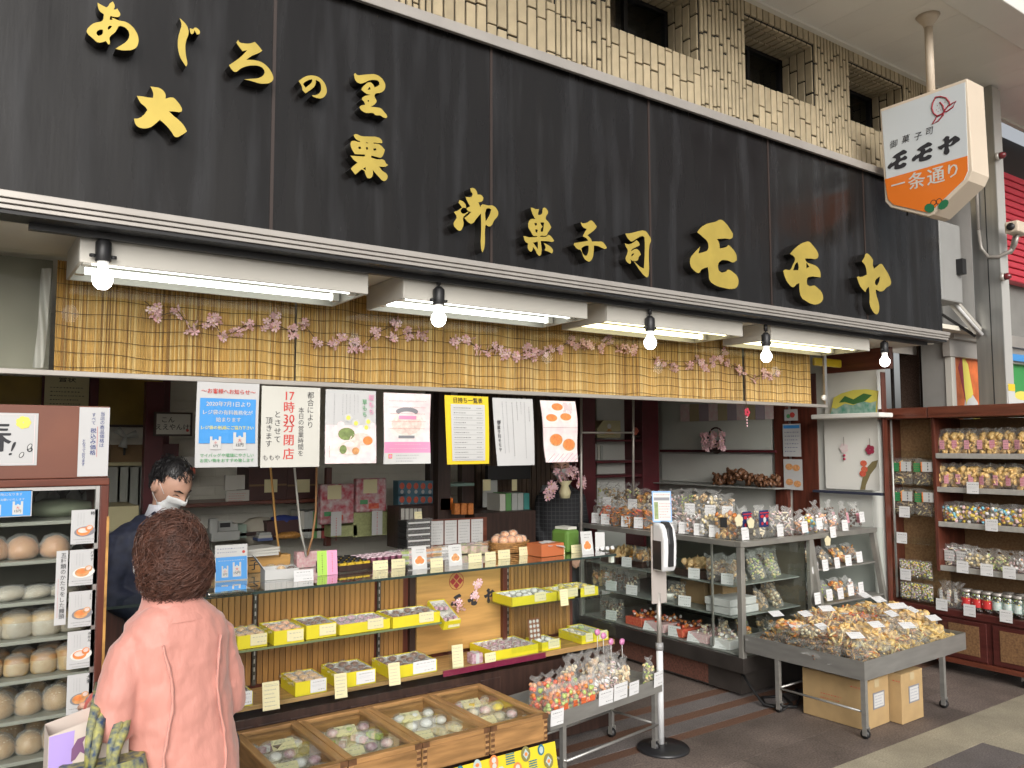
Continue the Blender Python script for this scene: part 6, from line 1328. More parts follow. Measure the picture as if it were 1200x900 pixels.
# basket of wrapped round buns
M_wicker = mat('wicker', (.38, .19, .06), .6, var=.4, vscale=60)
bp_ = top(606, 648)+Vector((0, .09, 0)); t = thing('bun_basket', 'wicker basket heaped with film wrapped peach coloured buns', 'basket', bp_)
for r in range(6):
    b = MB(); b.tube([(.125*math.cos(a*.2244)*(1+.02*r), .09*math.sin(a*.2244)*(1+.02*r), .006+r*.011+.002*math.sin(a*3.5+r*3.14)) for a in range(29)], .0055, 6); b.build('wicker_band', M_wicker, t, True)
b = MB(); b.lathe([(.0, .001), (1, .001), (1.02, .03), (1.04, .06)], n=28, sx=.120, sy=.085); o = b.build('wicker_body', M_wicker, t, True)
spots = [(-.07, -.04, .075), (-.02, -.055, .078), (.035, -.05, .076), (.08, -.03, .072), (-.085, .02, .075), (-.03, .0, .10), (.03, .0, .105), (.075, .03, .075), (0, .045, .085), (-.05, .05, .08)]
bk = MB(); bk.blob((0, 0, 0), (.030, .030, .027), 0, 7, 12, 2, .01); bk.blob((0, -.012, .016), (.012, .010, .010), 1, 5, 8); bkm = bk.mesh('bun', [M_snack['peach'], M_snack['orange']], True); ff = MB(); ff.blob((0, 0, 0), (.034, .034, .031), 0, 8, 14, 4, .09); ffm = ff.mesh('film', M_film, True)
for k, (x, y, z) in enumerate(spots):
    q = thing('basket_bun', 'film wrapped peach bun in the basket, %s' % ['front left', 'front, second from left', 'front, third from left', 'front right', 'left edge', 'top left of the heap', 'top of the heap', 'right edge', 'back middle', 'back left'][k], 'bun', bp_+Vector((x, y, z)), k, 'buns in the wicker basket'); link('bun', bkm, q); link('film', ffm, q)
b = MB(); b.box(-.09, .09, -.07, .07, 0, .075); t = thing('paper_box', 'orange box of order papers on the glass counter', 'box', top(648, 652)+Vector((0, .075, 0)), R(4)); b.build('box', mat('orange_card', (.50, .14, .05), .5), t, bevel=.003)
for k in range(3): b = MB(); b.box(-.06+k*.045, .0+k*.045, -.05, .03, .076+k*.003, .0775+k*.003); b.build('paper', M_paper, t, rot=(.25, .1*k, .3-k*.3))
b = MB(); b.box(-.06, .06, -.08, .06, 0, .14); t = thing('tissue_box', 'green carton with papers at the right end of the counter', 'box', top(672, 648)+Vector((0, .09, 0)), R(8)); b.build('carton', mat('leaf_green', (.10, .20, .035), .5), t, bevel=.02)
b = MB(); b.box(-.03, .05, -.06, .05, .1405, .155); b.build('paper', M_paper_w, t)
p = top(708, 644); sheet_obj('leaning_card', 'white blank card leaning at the right end of the counter', (p.x-.03, p.y+.05, KT), .06, .11, None, PM, 'card', M_paper, rx=-.35, rz=R(-40))
for k in range(4): card('tiny white tag %s at the counter corner' % ['nearest the card', 'second from the card', 'third from the card', 'at the very end'][k], top(704+k*6, 646-k*.6)+Vector((0, .03, 0)), .024, .022, 'w', R(-10), -.4, 'tiny white tags at the counter corner')
# stacked black packages, rack of papers, hanging strips behind
p = top(512, 655)+Vector((0, .26, 0)); t = thing('package_stack', 'stack of dark packages with pale bands behind the photo cards', 'package stack', p)
for k in range(5): b = MB(); b.box(-.085, .085, -.04, .08, .03+k*.036, .03+k*.036+.032); b.box(-.075, .075, -.0425, -.0405, .045+k*.036, .055+k*.036, 1); b.build('package', [M_black, M_paper], t, bevel=.004)
b = MB(); b.box(-.09, .09, -.045, .085, .0, .029); b.build('tray', M_darkwood, t); b = MB(); b.grid(8, 8, lambda u, v: (-.088+.176*u+.004*math.sin(v*9), -.048-.006*math.sin(u*7+v*5), .03+.19*v)); b.build('film', M_film, t, True)
card('small cream card on top of the dark package stack', p+Vector((0, -.03, .215)), .05, .045, 'c')
p = top(566, 648)+Vector((0, .30, 0)); t = thing('paper_rack', 'brown rack holding four printed papers behind the packets', 'rack', p, R(-6)); b = MB(); b.box(-.21, .21, 0, .012, .02, .19); b.build('board', M_redwood_h, t)
for k in range(4): b = MB(); b.box(-.19+k*.095, -.105+k*.095, -.003, -.001, .03, .18); scribble(b, -.18+k*.095, -.115+k*.095, .04, .17, -.0034, 7, 1, k); b.build('paper', [M_paper, M_grey_ink], t)
b = MB(); b.box(-.15, .15, -.05, .08, 0, .0195); b.build('foot', M_darkwood, t)

# more stock crowding the glass top
a = px(236, 672, Y=4.30); t = thing('wooden_crate', 'pale wooden crate with black brush characters behind the bag notice', 'crate'); b = MB(); b.box(a.x, a.x+.46, 4.30, 4.36, KT, KT+.085); b.build('crate', M_board_w, t, bevel=.003)
d = MB(); q = px(244, 664, Y=4.2985); text(d, 'モ', q.x, KT+.042, .06, 4.2985, 0, .02); q = px(298, 664, Y=4.2985); text(d, '子', q.x, KT+.042, .06, 4.2985, 0, .02); d.build('print', M_ink, t); settle(t)
for k in range(3): b = MB(); b.box(-.11, .11, -.08, .08, 0, .012); o = b.build('paper_stack', M_paper_w, None, loc=px(303, 655, Y=4.25)+Vector((0, 0, -.03+.0135*k)), rot=(0, 0, .15*k)); o.location.z = KT+.09+.0135*k; o.location.y = 4.34; tag(o, '%s bundle of white paper on the wooden crate' % ('bottom', 'middle', 'top')[k], 'paper', 'paper bundles on the crate')
pm_ = {}
for k in range(26):
    c_ = ('plum', 'green', 'pink', 'cream', 'peach', 'tan', 'white')[k % 7]
    if c_ not in pm_: b = MB(); b.box(-.028, .028, -.018, .018, 0, .036); b.box(-.0285, .0285, -.0185, .0185, .010, .022, 1); pm_[c_] = b.mesh('packet', [M_snack[c_], M_paper])
    u = 470+k % 13*9.6; p = top(u, 656-(k % 13)*1.05); row = k//13
    if 12 < k and 603 < u < 632: continue
    t = thing('sweet_packet', 'small %s sweet packet behind the counter cards, %s row, %s along' % (c_, ('front', 'back')[row], ORD[k % 13]), 'packet', (p.x, p.y+.07+.06*row, KT), R_k.uniform(-.3, .3) if 'R_k' in globals() else .2*math.sin(k*5), 'small packets behind the cards'); link('packet', pm_[c_], t); fw = MB(); fw.blob((0, 0, .02), (.036, .026, .026), 0, 6, 10, k, .12); link('film', fw.mesh('film', M_film, True), t)
# ------------------------------------------------------------------ wooden trays with glass lids
TZ, TY0, TY1 = .43, 3.155, 3.755; xs = [1.09, 1.385, 1.722, 2.07, 2.40]
tl = [('white', 'plum', 'dark'), ('plum', 'pink', 'green'), ('white', 'cream', 'white'), ('cream', 'pink', 'yellow')]
for i in range(4):
    lb = ['leftmost', 'second', 'third', 'rightmost'][i]; t = thing('lidded_tray', '%s wooden tray with a glass lid before the counter' % lb, 'tray', group='wooden trays with glass lids'); x0, x1 = xs[i]+.004, xs[i+1]-.004; th = .022; z0 = TZ-.125
    b = MB(); b.box(x0+th, x1-th, TY0, TY0+th, z0, TZ-.024); b.build('front_board', M_traywood, t, bevel=.003); b = MB(); b.box(x0+th, x1-th, TY1-th, TY1, z0, TZ-.024); b.build('back_board', M_traywood, t, bevel=.003)
    for xx in (x0, x1-th): b = MB(); b.box(xx, xx+th, TY0-.001, TY1, z0, TZ-.024); b.build('side_board', M_traywood_y, t, bevel=.003)
    for xx in (x0, x1-th):
        for q in range(4): b = MB(); b.box(xx+.0015, xx+th-.0015, TY0-.003, TY0-.0011, z0+.006+q*.025, z0+.018+q*.025); b.build('joint', M_endgrain, t)
    f = .032
    for ya, yb_ in ((TY0-.004, TY0+f), (TY1-f, TY1+.002)): b = MB(); b.box(x0-.002, x1+.002, ya, yb_, TZ-.0235, TZ); b.build('lid_rail', M_traywood, t, bevel=.004)
    for xa, xb in ((x0-.002, x0+f), (x1-f, x1+.002)): b = MB(); b.box(xa, xb, TY0+f, TY1-f, TZ-.023, TZ-.0005); b.build('lid_stile', M_traywood_y, t, bevel=.004)
    for xx in (x0-.0025, x1-f+.0005): b = MB(); b.box(xx, xx+f+.002, TY0-.0055, TY0+.002, TZ-.022, TZ+.0008); b.build('joint', M_endgrain, t)
    b = MB(); b.box(x0+f, x1-f, TY0+f, TY1-f, TZ-.014, TZ-.010); b.build('lid_glass', M_glass, t); b = MB(); b.box(x0+th, x1-th, TY0+th, TY1-th, TZ-.085, TZ-.078); b.build('tray_floor', mat('tray_paper', (.66, .63, .52), .7), t); settle(t)
    for r in range(4):
        for c in range(4):
            kd = tl[i][(r+c) % 3 if i != 2 else r % 3]; sweet('wrapped %s sweet, %s row, %s, in the %s lidded tray' % (kd, ['front', 'second', 'third', 'back'][r], ['far left', 'second', 'third', 'far right'][c], lb), kd, Vector((x0+.05+c*(x1-x0-.10)/3, TY0+.10+r*.125, TZ-.070)), random.uniform(0, 3), 'bar' if (i+r) % 3 == 0 else 'bun', 1.25, 'sweets in the %s lidded tray' % lb)
    for r in range(2): card('cream card lying in the %s lidded tray, %s' % (lb, ('front', 'back')[r]), Vector((x0+.10+.08*r, TY0+.16+.27*r, TZ-.06)), .10, .06, 'c', R(-5), R(-62), 'cards in the lidded trays')
b = MB(); b.box(xs[0], xs[4], TY0+.06, TY1, .02, TZ-.128); o = b.build('low_table', M_darkwood, None, bevel=.004); tag(o, 'low dark table under the lidded wooden trays', 'table')
# yellow cloth printed with round motifs
M_clothy = mat('yellow_cloth', (.72, .56, .02), .7, var=.05, vscale=5)
def p_cloth(d, w, h):
    cols = [0, 1, 2, 3]; rd = random.Random(8); y = -.0003
    for r in range(5):
        for c in range(14):
            x, z = w*(c+.5+.4*(r % 2))/14.5, h*(.93-.2*r); k = (c*3+r*2) % 5; s_ = .024
            if k == 0: d.disc(x, z, s_, s_*1.3, y, 0, 16); d.disc(x, z+.010, s_*.5, s_*.5, y-.0002, 3, 10); d.disc(x, z-.014, s_*.5, s_*.5, y-.0002, 3, 10)
            elif k == 1: d.disc(x, z, s_*1.1, s_*1.35, y, 2, 16); d.disc(x, z, s_*.7, s_*.95, y-.0002, 4, 4); d.disc(x, z, s_*.35, s_*.35, y-.0004, 0, 10)
            elif k == 2: d.disc(x, z, s_*.9, s_*1.3, y, 4, 16); d.disc(x, z+.008, s_*.45, s_*.35, y-.0002, 0, 8); d.disc(x, z-.012, s_*.45, s_*.35, y-.0002, 0, 8)
            elif k == 3:
                for q in range(5): d.rect(x-s_, x+s_, z-.024+q*.010, z-.019+q*.010, y-.00005*q, 1)
            else: d.disc(x, z, s_*.8, s_, y, 1, 12); d.disc(x, z, s_*.5, s_*.65, y-.0002, 4, 10)
cl = sheet_obj('yellow_cloth', 'yellow cloth printed with orange and teal motifs below the trays', (1.15, TY0-.02, .03), 1.275, TZ-.125-.035, p_cloth, [M_orangep, mat('teal_print', (.02, .16, .22), .7), mat('olive_print', (.22, .20, .06), .7), M_paper_w, mat('pale_blue_print', (.42, .52, .50), .7)], 'cloth', M_clothy, bend=lambda u, v: -.006*math.sin(u*40)*(1-v)-.05*(1-v))
# ------------------------------------------------------------------ steel cart of candy bags
def caster(mb_parent, x, y, z0, loc_rot=0.):
    b = MB(); b.tube([(x-.012, y+.012, .026), (x+.012, y+.012, .026)], .026, 14); b.build('wheel', M_black, mb_parent, True)
    b = MB(); b.box(x-.018, x-.014, y-.006, y+.022, .02, .062); b.box(x+.014, x+.018, y-.006, y+.022, .02, .062); b.box(x-.018, x+.018, y-.008, y+.016, .0621, .068); b.build('caster_fork', M_steel, mb_parent)
A_, B_ = px(645, 838, Z=.40), px(776, 794, Z=.40); cr = math.atan2(B_.y-A_.y, B_.x-A_.x); cw, cd = (B_-A_).length, .36
ct = thing('steel_cart', 'stainless steel cart on casters loaded with bags of candy', 'cart', (A_.x, A_.y, 0), cr)
def rim(t, w, d, z0, z1, m, th=.004):
    for x0, x1, y0, y1 in ((0, w, 0, th), (0, w, d-th, d), (0, th, th, d-th), (w-th, w, th, d-th)): b = MB(); b.box(x0, x1, y0, y1, z0, z1); b.build('rim', m, t)
    b = MB(); b.box(th, w-th, th, d-th, z0+.03, z0+.036); b.build('tray', m, t)
rim(ct, cw, cd, .325, .40, M_steel)
for x, y in ((.12, .02), (cw-.035, .02), (.12, cd-.03), (cw-.035, cd-.03)):
    b = MB(); b.box(x-.012, x+.012, y-.002, y+.022, .066, .325); b.build('leg', M_steel, ct); caster(ct, x, y, 0)
for y in (.01, cd-.02): b = MB(); b.tube([(.12, y, .15), (cw-.035, y, .15)], .008, 8); b.build('rail', M_steel, ct, True)
for x in (.12, cw-.035): b = MB(); b.tube([(x, .01, .151), (x, cd-.02, .151)], .007, 8); b.build('rail', M_steel, ct, True)
Mc = Matrix.Translation((A_.x, A_.y, 0)) @ Matrix.Rotation(cr, 4, 'Z'); cp = lambda x, y, z=.362: Mc @ Vector((x, y, z))
M_stick = [mat('sticker_orange', (.62, .13, .04), .4), M_paper, mat('sticker_pink', (.70, .34, .40), .4), mat('sticker_green', (.04, .26, .09), .4), M_card_c]
R_ = random.Random(12)
for k in range(5): bag('bag of orange and green jellies on the cart, front row, %s' % nth(k, 9, 'from the left').replace('leftmost from the left', 'leftmost'), 'jelly', cp(.05+k*.07, .045, .362), .085, .155, .06, R_.uniform(-.25, .25)+cr, k % 3, 'candy bags on the cart', 34, .2, True, (M_stick[0], .36, .36, .05, .05))
for k in range(4): bag('bag of jellies on the cart, back row, %s' % ORD[k], 'jelly', cp(.06+k*.085, .15, .362), .085, .18, .06, R_.uniform(-.3, .3)+cr, (k+1) % 3, 'candy bags on the cart', 34, .2)
for k in range(4): bag('bag of pink and white candy on the cart, front row, %s of four' % ORD[k], 'pinkmix', cp(.385+k*.045, .06+.05*(k % 2), .362), .085, .165, .055, R_.uniform(-.4, .4)+cr, k % 2, 'candy bags on the cart', 36, .3)
for k in range(6): bag('bag of cream sweets on the cart, %s toward the right end' % ORD[k], ('nut', 'plain', 'whitestick')[k % 3], cp(.50+k*.045, .09+.10*(k % 2), .362), .085, .175, .055, R_.uniform(-.4, .4)+cr, k % 2, 'candy bags on the cart', 34, .3)
for k in range(5): bag('tall bag of pale sweets at the back of the cart, %s' % ORD[k], ('plain', 'choco', 'nut')[k % 3], cp(.40+k*.08, .25, .362), .09, .20, .055, R_.uniform(-.4, .4)+cr, k % 2, 'candy bags on the cart', 34, .3)
bag('bag of yellow candy at the right end of the cart', 'yellowstick' if 0 else 'pea', cp(cw-.06, .05, .362), .07, .15, .05, cr, 4, 'candy bags on the cart', 30, .2)
for k, (u, v) in enumerate(((707, 745), (716, 752), (729, 752), (700, 741))):
    b = MB(); b.blob((0, 0, 0), (.018, .012, .018), 0, 6, 10, k, .1); b.tube([(0, 0, -.014), (0, 0, -.09)], .0025, 5, 1); o = b.build('lollipop', [mat('lolly_pink', (.60, .22, .42), .3, coat=.4), M_paper], None, True, loc=px(u, v, Y=3.42)); tag(o, 'pink flower lollipop standing among the candy bags, %s' % ['second from left', 'third from left', 'rightmost', 'leftmost'][k], 'lollipop', 'pink lollipops on the cart')
for k, (x, w_, h_, lb) in enumerate(((.04, .085, .075, 'white price card hanging at the left end of the cart'), (.41, .11, .075, 'white price card on the cart below the pink candy'), (.53, .11, .085, 'white price card on the cart, third from the left'), (.645, .085, .07, 'white price card on the cart, fourth from the left'), (cw-.045, .09, .08, 'white price card at the right corner of the cart'))):
    card(lb, cp(x, -.006, .345+.018*(k > 0)), w_, h_, 'w', cr+R(2*k-4), .06, 'price cards on the cart')

# ------------------------------------------------------------------ hand sanitiser stand
M_whitep = mat('white_plastic', (.74, .75, .76), .25, coat=.3); M_darkp = mat('dark_plastic', (.02, .02, .022), .3)
bx, by = 3.365, 3.36; st = thing('sanitiser_stand', 'slim white automatic hand sanitiser stand on a round black foot', 'sanitiser stand', (bx, by, 0), R(-8))
b = MB(); b.lathe([(.0, 0), (.145, 0), (.148, .006), (.14, .018), (.02, .026), (0, .026)], n=36); b.build('foot', M_darkp, st, True)
b = MB(); b.tube([(0, .02, .02), (0, .02, .55)], .019, 14); b.build('lower_pole', mat('pole_white', (.66, .67, .68), .35), st, True); b = MB(); b.tube([(0, .02, .55), (0, .02, .86)], .013, 14); b.build('upper_pole', M_alu_pale, st, True); b = MB(); b.tube([(0, .02, .54), (0, .02, .58)], .022, 14); b.build('collar', mat('collar_grey', (.3, .3, .3), .4), st, True)
b = MB(); b.box(-.052, .052, .012, .02, .80, 1.24); b.build('back_plate', mat('plate_taupe', (.40, .36, .33), .5), st, bevel=.003)
prof = [(.010, .99), (-.075, .99), (-.092, 1.02), (-.098, 1.10), (-.098, 1.17), (-.085, 1.225), (-.06, 1.255), (.010, 1.262)]
b = MB(); b.loft([[(x, y, z) for y, z in prof] for x in (-.045, .045)]); b.build('housing', M_whitep, st, bevel=.012, recalc=True)
b = MB(); b.loft([[(x, y, z) for y, z in ((-.102, 1.02), (-.108, 1.15), (-.095, 1.235), (-.065, 1.266), (-.03, 1.268), (-.03, 1.2), (-.09, 1.02))] for x in (-.018, .018)]); b.build('sensor_strip', M_darkp, st, bevel=.004, recalc=True)
b = MB(); b.box(-.0465, -.0455, -.07, .006, 1.0, 1.16); b.build('side_panel', M_darkp, st)
sheet_obj('sanitiser_card', 'blue edged instruction card on top of the sanitiser stand', tuple(st.matrix_basis @ Vector((-.055, -.01, 1.262))), .11, .175, lambda d, w, h: [d.rect(w*.06, w*.94, h*.05, h*.95, -.0001, 3), scribble(d, w*.1, w*.9, h*.84, h*.93, -.0002, 1, 1, 2), d.rect(w*.1, w*.9, h*.7, h*.8, -.0002, 8), d.rect(w*.1, w*.3, h*.1, h*.65, -.0002, 12), scribble(d, w*.36, w*.9, h*.12, h*.64, -.0002, 6, 1, 4)], PM, 'card', mat('card_blue', (.18, .36, .66), .4), rz=R(-34), rx=-.12)

# ------------------------------------------------------------------ island showcases
M_frame = mat('case_frame_steel', (.36, .35, .32), .34, metal=.55, var=.15, vscale=6); M_casebase = mat('case_base', (.035, .03, .027), .4, var=.3); M_mesh = mat('vent_rust', (.12, .05, .035), .6, var=.4, vscale=80)
IX0, IX1, IX2, IY0, IY1, IZ = 4.42, 5.20, 6.0, 3.66, 5.35, 1.05
ic = thing('corner_showcase', 'steel framed glass corner showcase with bags of sweets on top', 'showcase')
def fbar(t, x0, x1, y0, y1, z0, z1, nm='frame_bar'): b = MB(); b.box(x0, x1, y0, y1, z0, z1); return b.build(nm, M_frame, t, bevel=.003)
fbar(ic, IX0-.015, IX0+.025, IY0-.015, IY0+.025, .25, IZ-.042, 'corner_post'); fbar(ic, IX1-.035, IX1, IY0-.014, IY0+.02, .28, IZ-.042, 'post'); fbar(ic, IX0-.014, IX0+.02, IY1-.03, IY1, .28, IZ-.042, 'post'); fbar(ic, IX0+.022, IX0+.036, 3.93, 3.945, .30, IZ-.042, 'thin_post')
fbar(ic, IX0-.02, IX0+.03, IY0+.031, IY1, IZ-.04, IZ-.004, 'top_rail'); fbar(ic, IX0-.02, IX1, IY0-.02, IY0+.03, IZ-.04, IZ-.0035, 'top_rail')
b = MB(); b.box(IX0+.032, IX1, IY0+.032, IY1, IZ-.02, IZ-.006); b.build('top_glass', glass_mat('case_top', (.75, .82, .78), .12), ic)
b = MB(); b.box(IX0-.012, IX0-.007, IY0+.03, IY1-.035, .285, IZ-.044); b.build('side_glass', M_glass, ic); b = MB(); b.box(IX0+.03, IX1-.04, IY0-.010, IY0-.005, .285, IZ-.044); b.build('front_glass', M_glass, ic)
b = MB(); b.box(IX0-.018, IX1, IY0-.018, IY1, .18, .28); b.build('base_band', M_casebase, ic, bevel=.003); b = MB(); b.box(IX0+.05, IX1-.05, IY0+.06, IY1-.05, .02, .179); b.build('plinth', M_casebase, ic); b = MB(); b.box(IX0+.046, IX0+.0495, IY0+.35, IY1-.1, .03, .17); b.build('vent_panel', M_mesh, ic)
for z, m in ((.735, 'shelf'), (.525, 'shelf')): b = MB(); b.box(IX0+.03, IX1-.01, IY0+.10, IY1-.04, z-.008, z); b.build(m, mat('shelf_glass_grey', (.24, .26, .24), .25), ic)
b = MB(); b.box(IX0+.02, IX1-.01, IY0+.02, IY1-.02, .2805, .29); b.build('case_floor', mat('case_floor_grey', (.28, .28, .26), .4), ic); b = MB(); b.box(IX1-.012, IX1-.006, IY0+.05, IY1, .29, IZ-.045); b.build('inner_back', M_caseback, ic); settle(ic, 0)
sc2 = thing('sloped_showcase', 'second glass showcase with tilted steel posts and tiers of small bags', 'showcase')
for xx in (IX1+.01, IX2+.02): b = MB(); b.loft([[(xx-.018, IY0-.10, .36), (xx+.018, IY0-.10, .36), (xx+.018, IY0-.06, .36), (xx-.018, IY0-.06, .36)], [(xx-.018, IY0-.0, IZ-.04), (xx+.018, IY0-.0, IZ-.04), (xx+.018, IY0+.04, IZ-.04), (xx-.018, IY0+.04, IZ-.04)]]); b.build('tilted_post', M_frame, sc2, recalc=True)
fbar(sc2, IX1+.0, IX2+.04, IY0-.01, IY0+.04, IZ-.039, IZ-.002, 'top_rail'); b = MB(); b.box(IX1+.03, IX2, IY0+.041, IY1-.3, IZ-.03, IZ-.003); b.build('top_shelf', M_frame, sc2)
for z, y in ((.79, IY0-.01), (.55, IY0-.07)): b = MB(); b.box(IX1+.035, IX2-.002, y, y+.45, z-.012, z); b.build('tier_shelf', M_frame, sc2, bevel=.002)
b = MB(); b.box(IX1+.002, IX2+.03, IY0-.10, IY1-.3, .05, .355); b.build('base', M_casebase, sc2, bevel=.003); b = MB(); b.box(IX1+.03, IX2, IY1-.32, IY1-.3, .36, IZ-.04); b.build('back_panel', M_caseback, sc2); b = MB(); b.box(IX2+.042, IX2+.048, IY0-.05, IY1-.3, .36, IZ); b.build('end_glass', M_glass, sc2); settle(sc2, 0)
TOPB = 'snack bags on the corner showcase'; TC = 'price cards along the corner showcase'
R_ = random.Random(21); X_ = 4.50; L90 = -math.pi/2
def ontop(lb, kind, u, X=4.50, w=.12, h=.19, d=.07, z=IZ-.003, rz=None, **kw):
    p = px(u, 600, X=X); return bag(lb, kind, (X, p.y, z), w, h, d, (L90+.35 if rz is None else rz)+R_.uniform(-.15, .15), R_.randrange(3), TOPB, **kw)
for k, (u, kd, h, lb) in enumerate(((703, 'bean', .19, 'dark green bean bag, far left of the front row'), (712, 'redsnack', .20, 'orange stick bag by the dark bean bag, front row'), (724, 'stick', .20, 'orange stick bag, second in the front row'), (738, 'stick', .19, 'orange stick bag, third in the front row'), (751, 'redsnack', .19, 'red orange stick bag, fourth in the front row'), (763, 'stick', .19, 'orange stick bag just left of the sanitiser card'),
        (787, 'bean', .18, 'dark bag just right of the sanitiser card'), (798, 'whitestick', .20, 'white stick bag in the front row'), (812, 'pinkmix', .20, 'pink sweet bag in the front row'), (829, 'puff', .21, 'cream puff bag in the front row'))): ontop(lb, kd, u, h=h)
ontop('large bag of golden crackers at the showcase corner', 'cracker', 851, w=.16, h=.23, d=.09, n=60, sticker=(M_black, .3, .3, .35, -.05))
ris = MB(); ris.box(4.72, 4.98, 3.95, 5.3, IZ-.003, 1.16); o = ris.build('display_riser', M_frame); tag(o, 'grey steel riser holding the back row of snack bags', 'riser')
for k, (u, kd, h, lb) in enumerate(((708, 'pea', .20, 'pale green seaweed bag at the far left, back row'), (719, 'nut', .2, 'nut bag, second in the back row'), (731, 'seedbar', .2, 'seed snack bag, third in the back row'), (743, 'pea', .21, 'seaweed bag in the middle of the back row'), (754, 'cracker', .17, 'cracker bag, fifth in the back row'), (766, 'choco', .16, 'cracker bag above the sanitiser card'), (780, 'redsnack', .17, 'reddish bag in the back row'), (793, 'pinkmix', .18, 'pink bag in the back row'), (806, 'pea', .19, 'yellow labelled bag in the back row'), (822, 'plain', .19, 'tan bag right of the yellow labelled one'), (838, 'puff', .19, 'puff bag near the end of the back row'), (852, 'seedbar', .17, 'seed bag at the right end of the back row'))): ontop(lb, kd, u, 4.85, h=h, z=1.162)
for u, v, X, z, lb in ((698, 613, 4.46, IZ, 'white card before the dark bean bag'), (709, 615, 4.46, IZ, 'white card before the first orange stick bag'), (733, 617, 4.46, IZ, 'white card before the third orange stick bag'), (748, 618, 4.46, IZ, 'white card left of the sanitiser device'), (788, 624, 4.46, IZ, 'white card right of the sanitiser device'), (801, 627, 4.46, IZ, 'white card before the pink sweet bag'), (819, 630, 4.46, IZ, 'white card before the cream puff bag'), (837, 632, 4.46, IZ, 'white card before the golden crackers')):
    card(lb, (X, px(u, v, X=X).y, z+.001), .075, .085, 'w', L90+.45, -.08, TC)
for u, lb in ((711, 'white card at the left end of the riser'), (741, 'white card on the riser, second from the left'), (774, 'white card on the riser above the sanitiser'), (808, 'white card on the riser, fourth from left'), (832, 'white card on the riser, fifth from the left'), (852, 'white card at the right end of the riser')):
    card(lb, (4.735, px(u, 590, X=4.735).y, 1.163), .08, .085, 'w', L90+.45, -.08, TC)
for k, (u, kd, w_, h, lb) in enumerate(((870, 'navy', .10, .22, 'navy and red printed cracker pack at the corner, left of two'), (890, 'navy', .10, .22, 'navy and red printed cracker pack, right of two'), (908, 'whitestick', .11, .21, 'bag of white sugar sticks, left of two'), (922, 'whitestick', .11, .20, 'bag of white sugar sticks, right of two'))):
    p = px(u, 625, Y=3.76)
    q = bag(lb, 'choco' if kd == 'navy' else kd, (p.x, 3.76, IZ-.002), w_, h, .07, R_.uniform(-.1, .1), k, TOPB, 40, .16, True)
    if kd == 'navy':
        M_nv = mat('pack_navy', (.015, .03, .12), .3, coat=.4); M_rd = mat('pack_red', (.50, .03, .04), .3, coat=.4); b = MB(); b.loft([[( -w_*.5, -.041, z), (0, -.047, z), (w_*.5, -.041, z)] for z in (.075, .19)], 0, False, False)
        for x in (-.25, .25): b.disc(x*w_, .15, .02, .012, -.048, 1, 10); b.disc(x*w_, .10, .012, .012, -.048, 1, 8)
        b.rect(-w_*.5, w_*.5, .17, .178, -.0482, 1); b.disc(0, .125, .016, .022, -.0485, 2, 7); b.build('printed_band', [M_nv, M_rd, M_paper], q)
for u, w_, lb in ((874, .085, 'white card before the navy packs'), (915, .08, 'white card before the white sugar sticks')): p = px(u, 628, Y=3.69); card(lb, (p.x, 3.69, IZ), w_, .085, 'w', .1, -.08, TC)
M_cut = mat('cutout_cream', (.66, .60, .40), .6)
for k, (u, v, Y, s) in enumerate(((866, 610, 3.685, .038), (880, 613, 3.682, .034), (970, 634, 3.61, .034))):
    p = px(u, v, Y=Y); b = MB()
    for j in range(5): b.disc(s*.6*math.cos(j*1.2566+.3), s*.6*math.sin(j*1.2566+.3), s*.55, s*.55, -.0004*j, 0, 10)
    b.disc(0, 0, s*.5, s*.5, .0005, 0, 8); o = b.build('flower_cutout', M_cut, None, loc=p); tag(o, ['cream flower cutout on the left navy pack', 'cream flower cutout on the right navy pack', 'cream flower cutout on the sloped showcase rail'][k], 'paper flower', 'cream paper flowers'); m_ = o.modifiers.new('t', 'SOLIDIFY'); m_.thickness = .003
# sloped case goods
SB = 'small bags on the sloped showcase'; k = 0
for u, y, kd, h, lb in ((938, 3.72, 'pinkmix', .17, 'pink sweet bag at the left of the sloped case top'), (951, 3.72, 'candy', .18, 'pink and yellow candy bag, second on the sloped case'), (964, 3.72, 'pinkmix', .17, 'pink candy bag, third on the sloped case'), (977, 3.73, 'pinkmix', .15, 'pale pink bag, fourth on the sloped case'), (958, 3.90, 'bean', .21, 'dark bean bag behind the pink candy, left'), (974, 3.88, 'bean', .21, 'dark bean bag behind the pink candy, middle'), (990, 3.82, 'bean', .2, 'dark bean bag behind the pink candy, right'), (1003, 3.78, 'bean', .19, 'dark bean bag at the right end of the sloped case')):
    p = px(u, 600, Y=y); bag(lb, kd, (p.x, y, IZ-.002), .11, h, .06, R_.uniform(-.2, .2), k % 3, SB, 36, .25, sticker=(M_stick[2], .35, .4, .15, .0) if kd == 'bean' else None, rx=-.15); k += 1
for u, z, y, kd, lb in ((955, .79, 3.72, 'nut', 'brown nut bag at the left of the middle tier'), (972, .79, 3.72, 'nut', 'brown nut bag, second on the middle tier'), (988, .79, 3.72, 'cracker', 'golden snack bag, third on the middle tier'), (1004, .79, 3.72, 'karinto', 'brown stick bag at the right of the middle tier'), (958, .55, 3.66, 'whitestick', 'silver white bag at the left of the lower tier'), (975, .55, 3.66, 'pea', 'green bag on the lower tier'), (990, .55, 3.66, 'cracker', 'golden bag on the lower tier'), (1006, .55, 3.66, 'pinkmix', 'pink bag at the right of the lower tier')):
    p = px(u, 655 if z > .6 else 695, Y=y); bag(lb, kd, (p.x, y, z+.004), .12, .17, .055, R_.uniform(-.2, .2), k % 3, SB, 32, .2, True, rx=-.75); k += 1
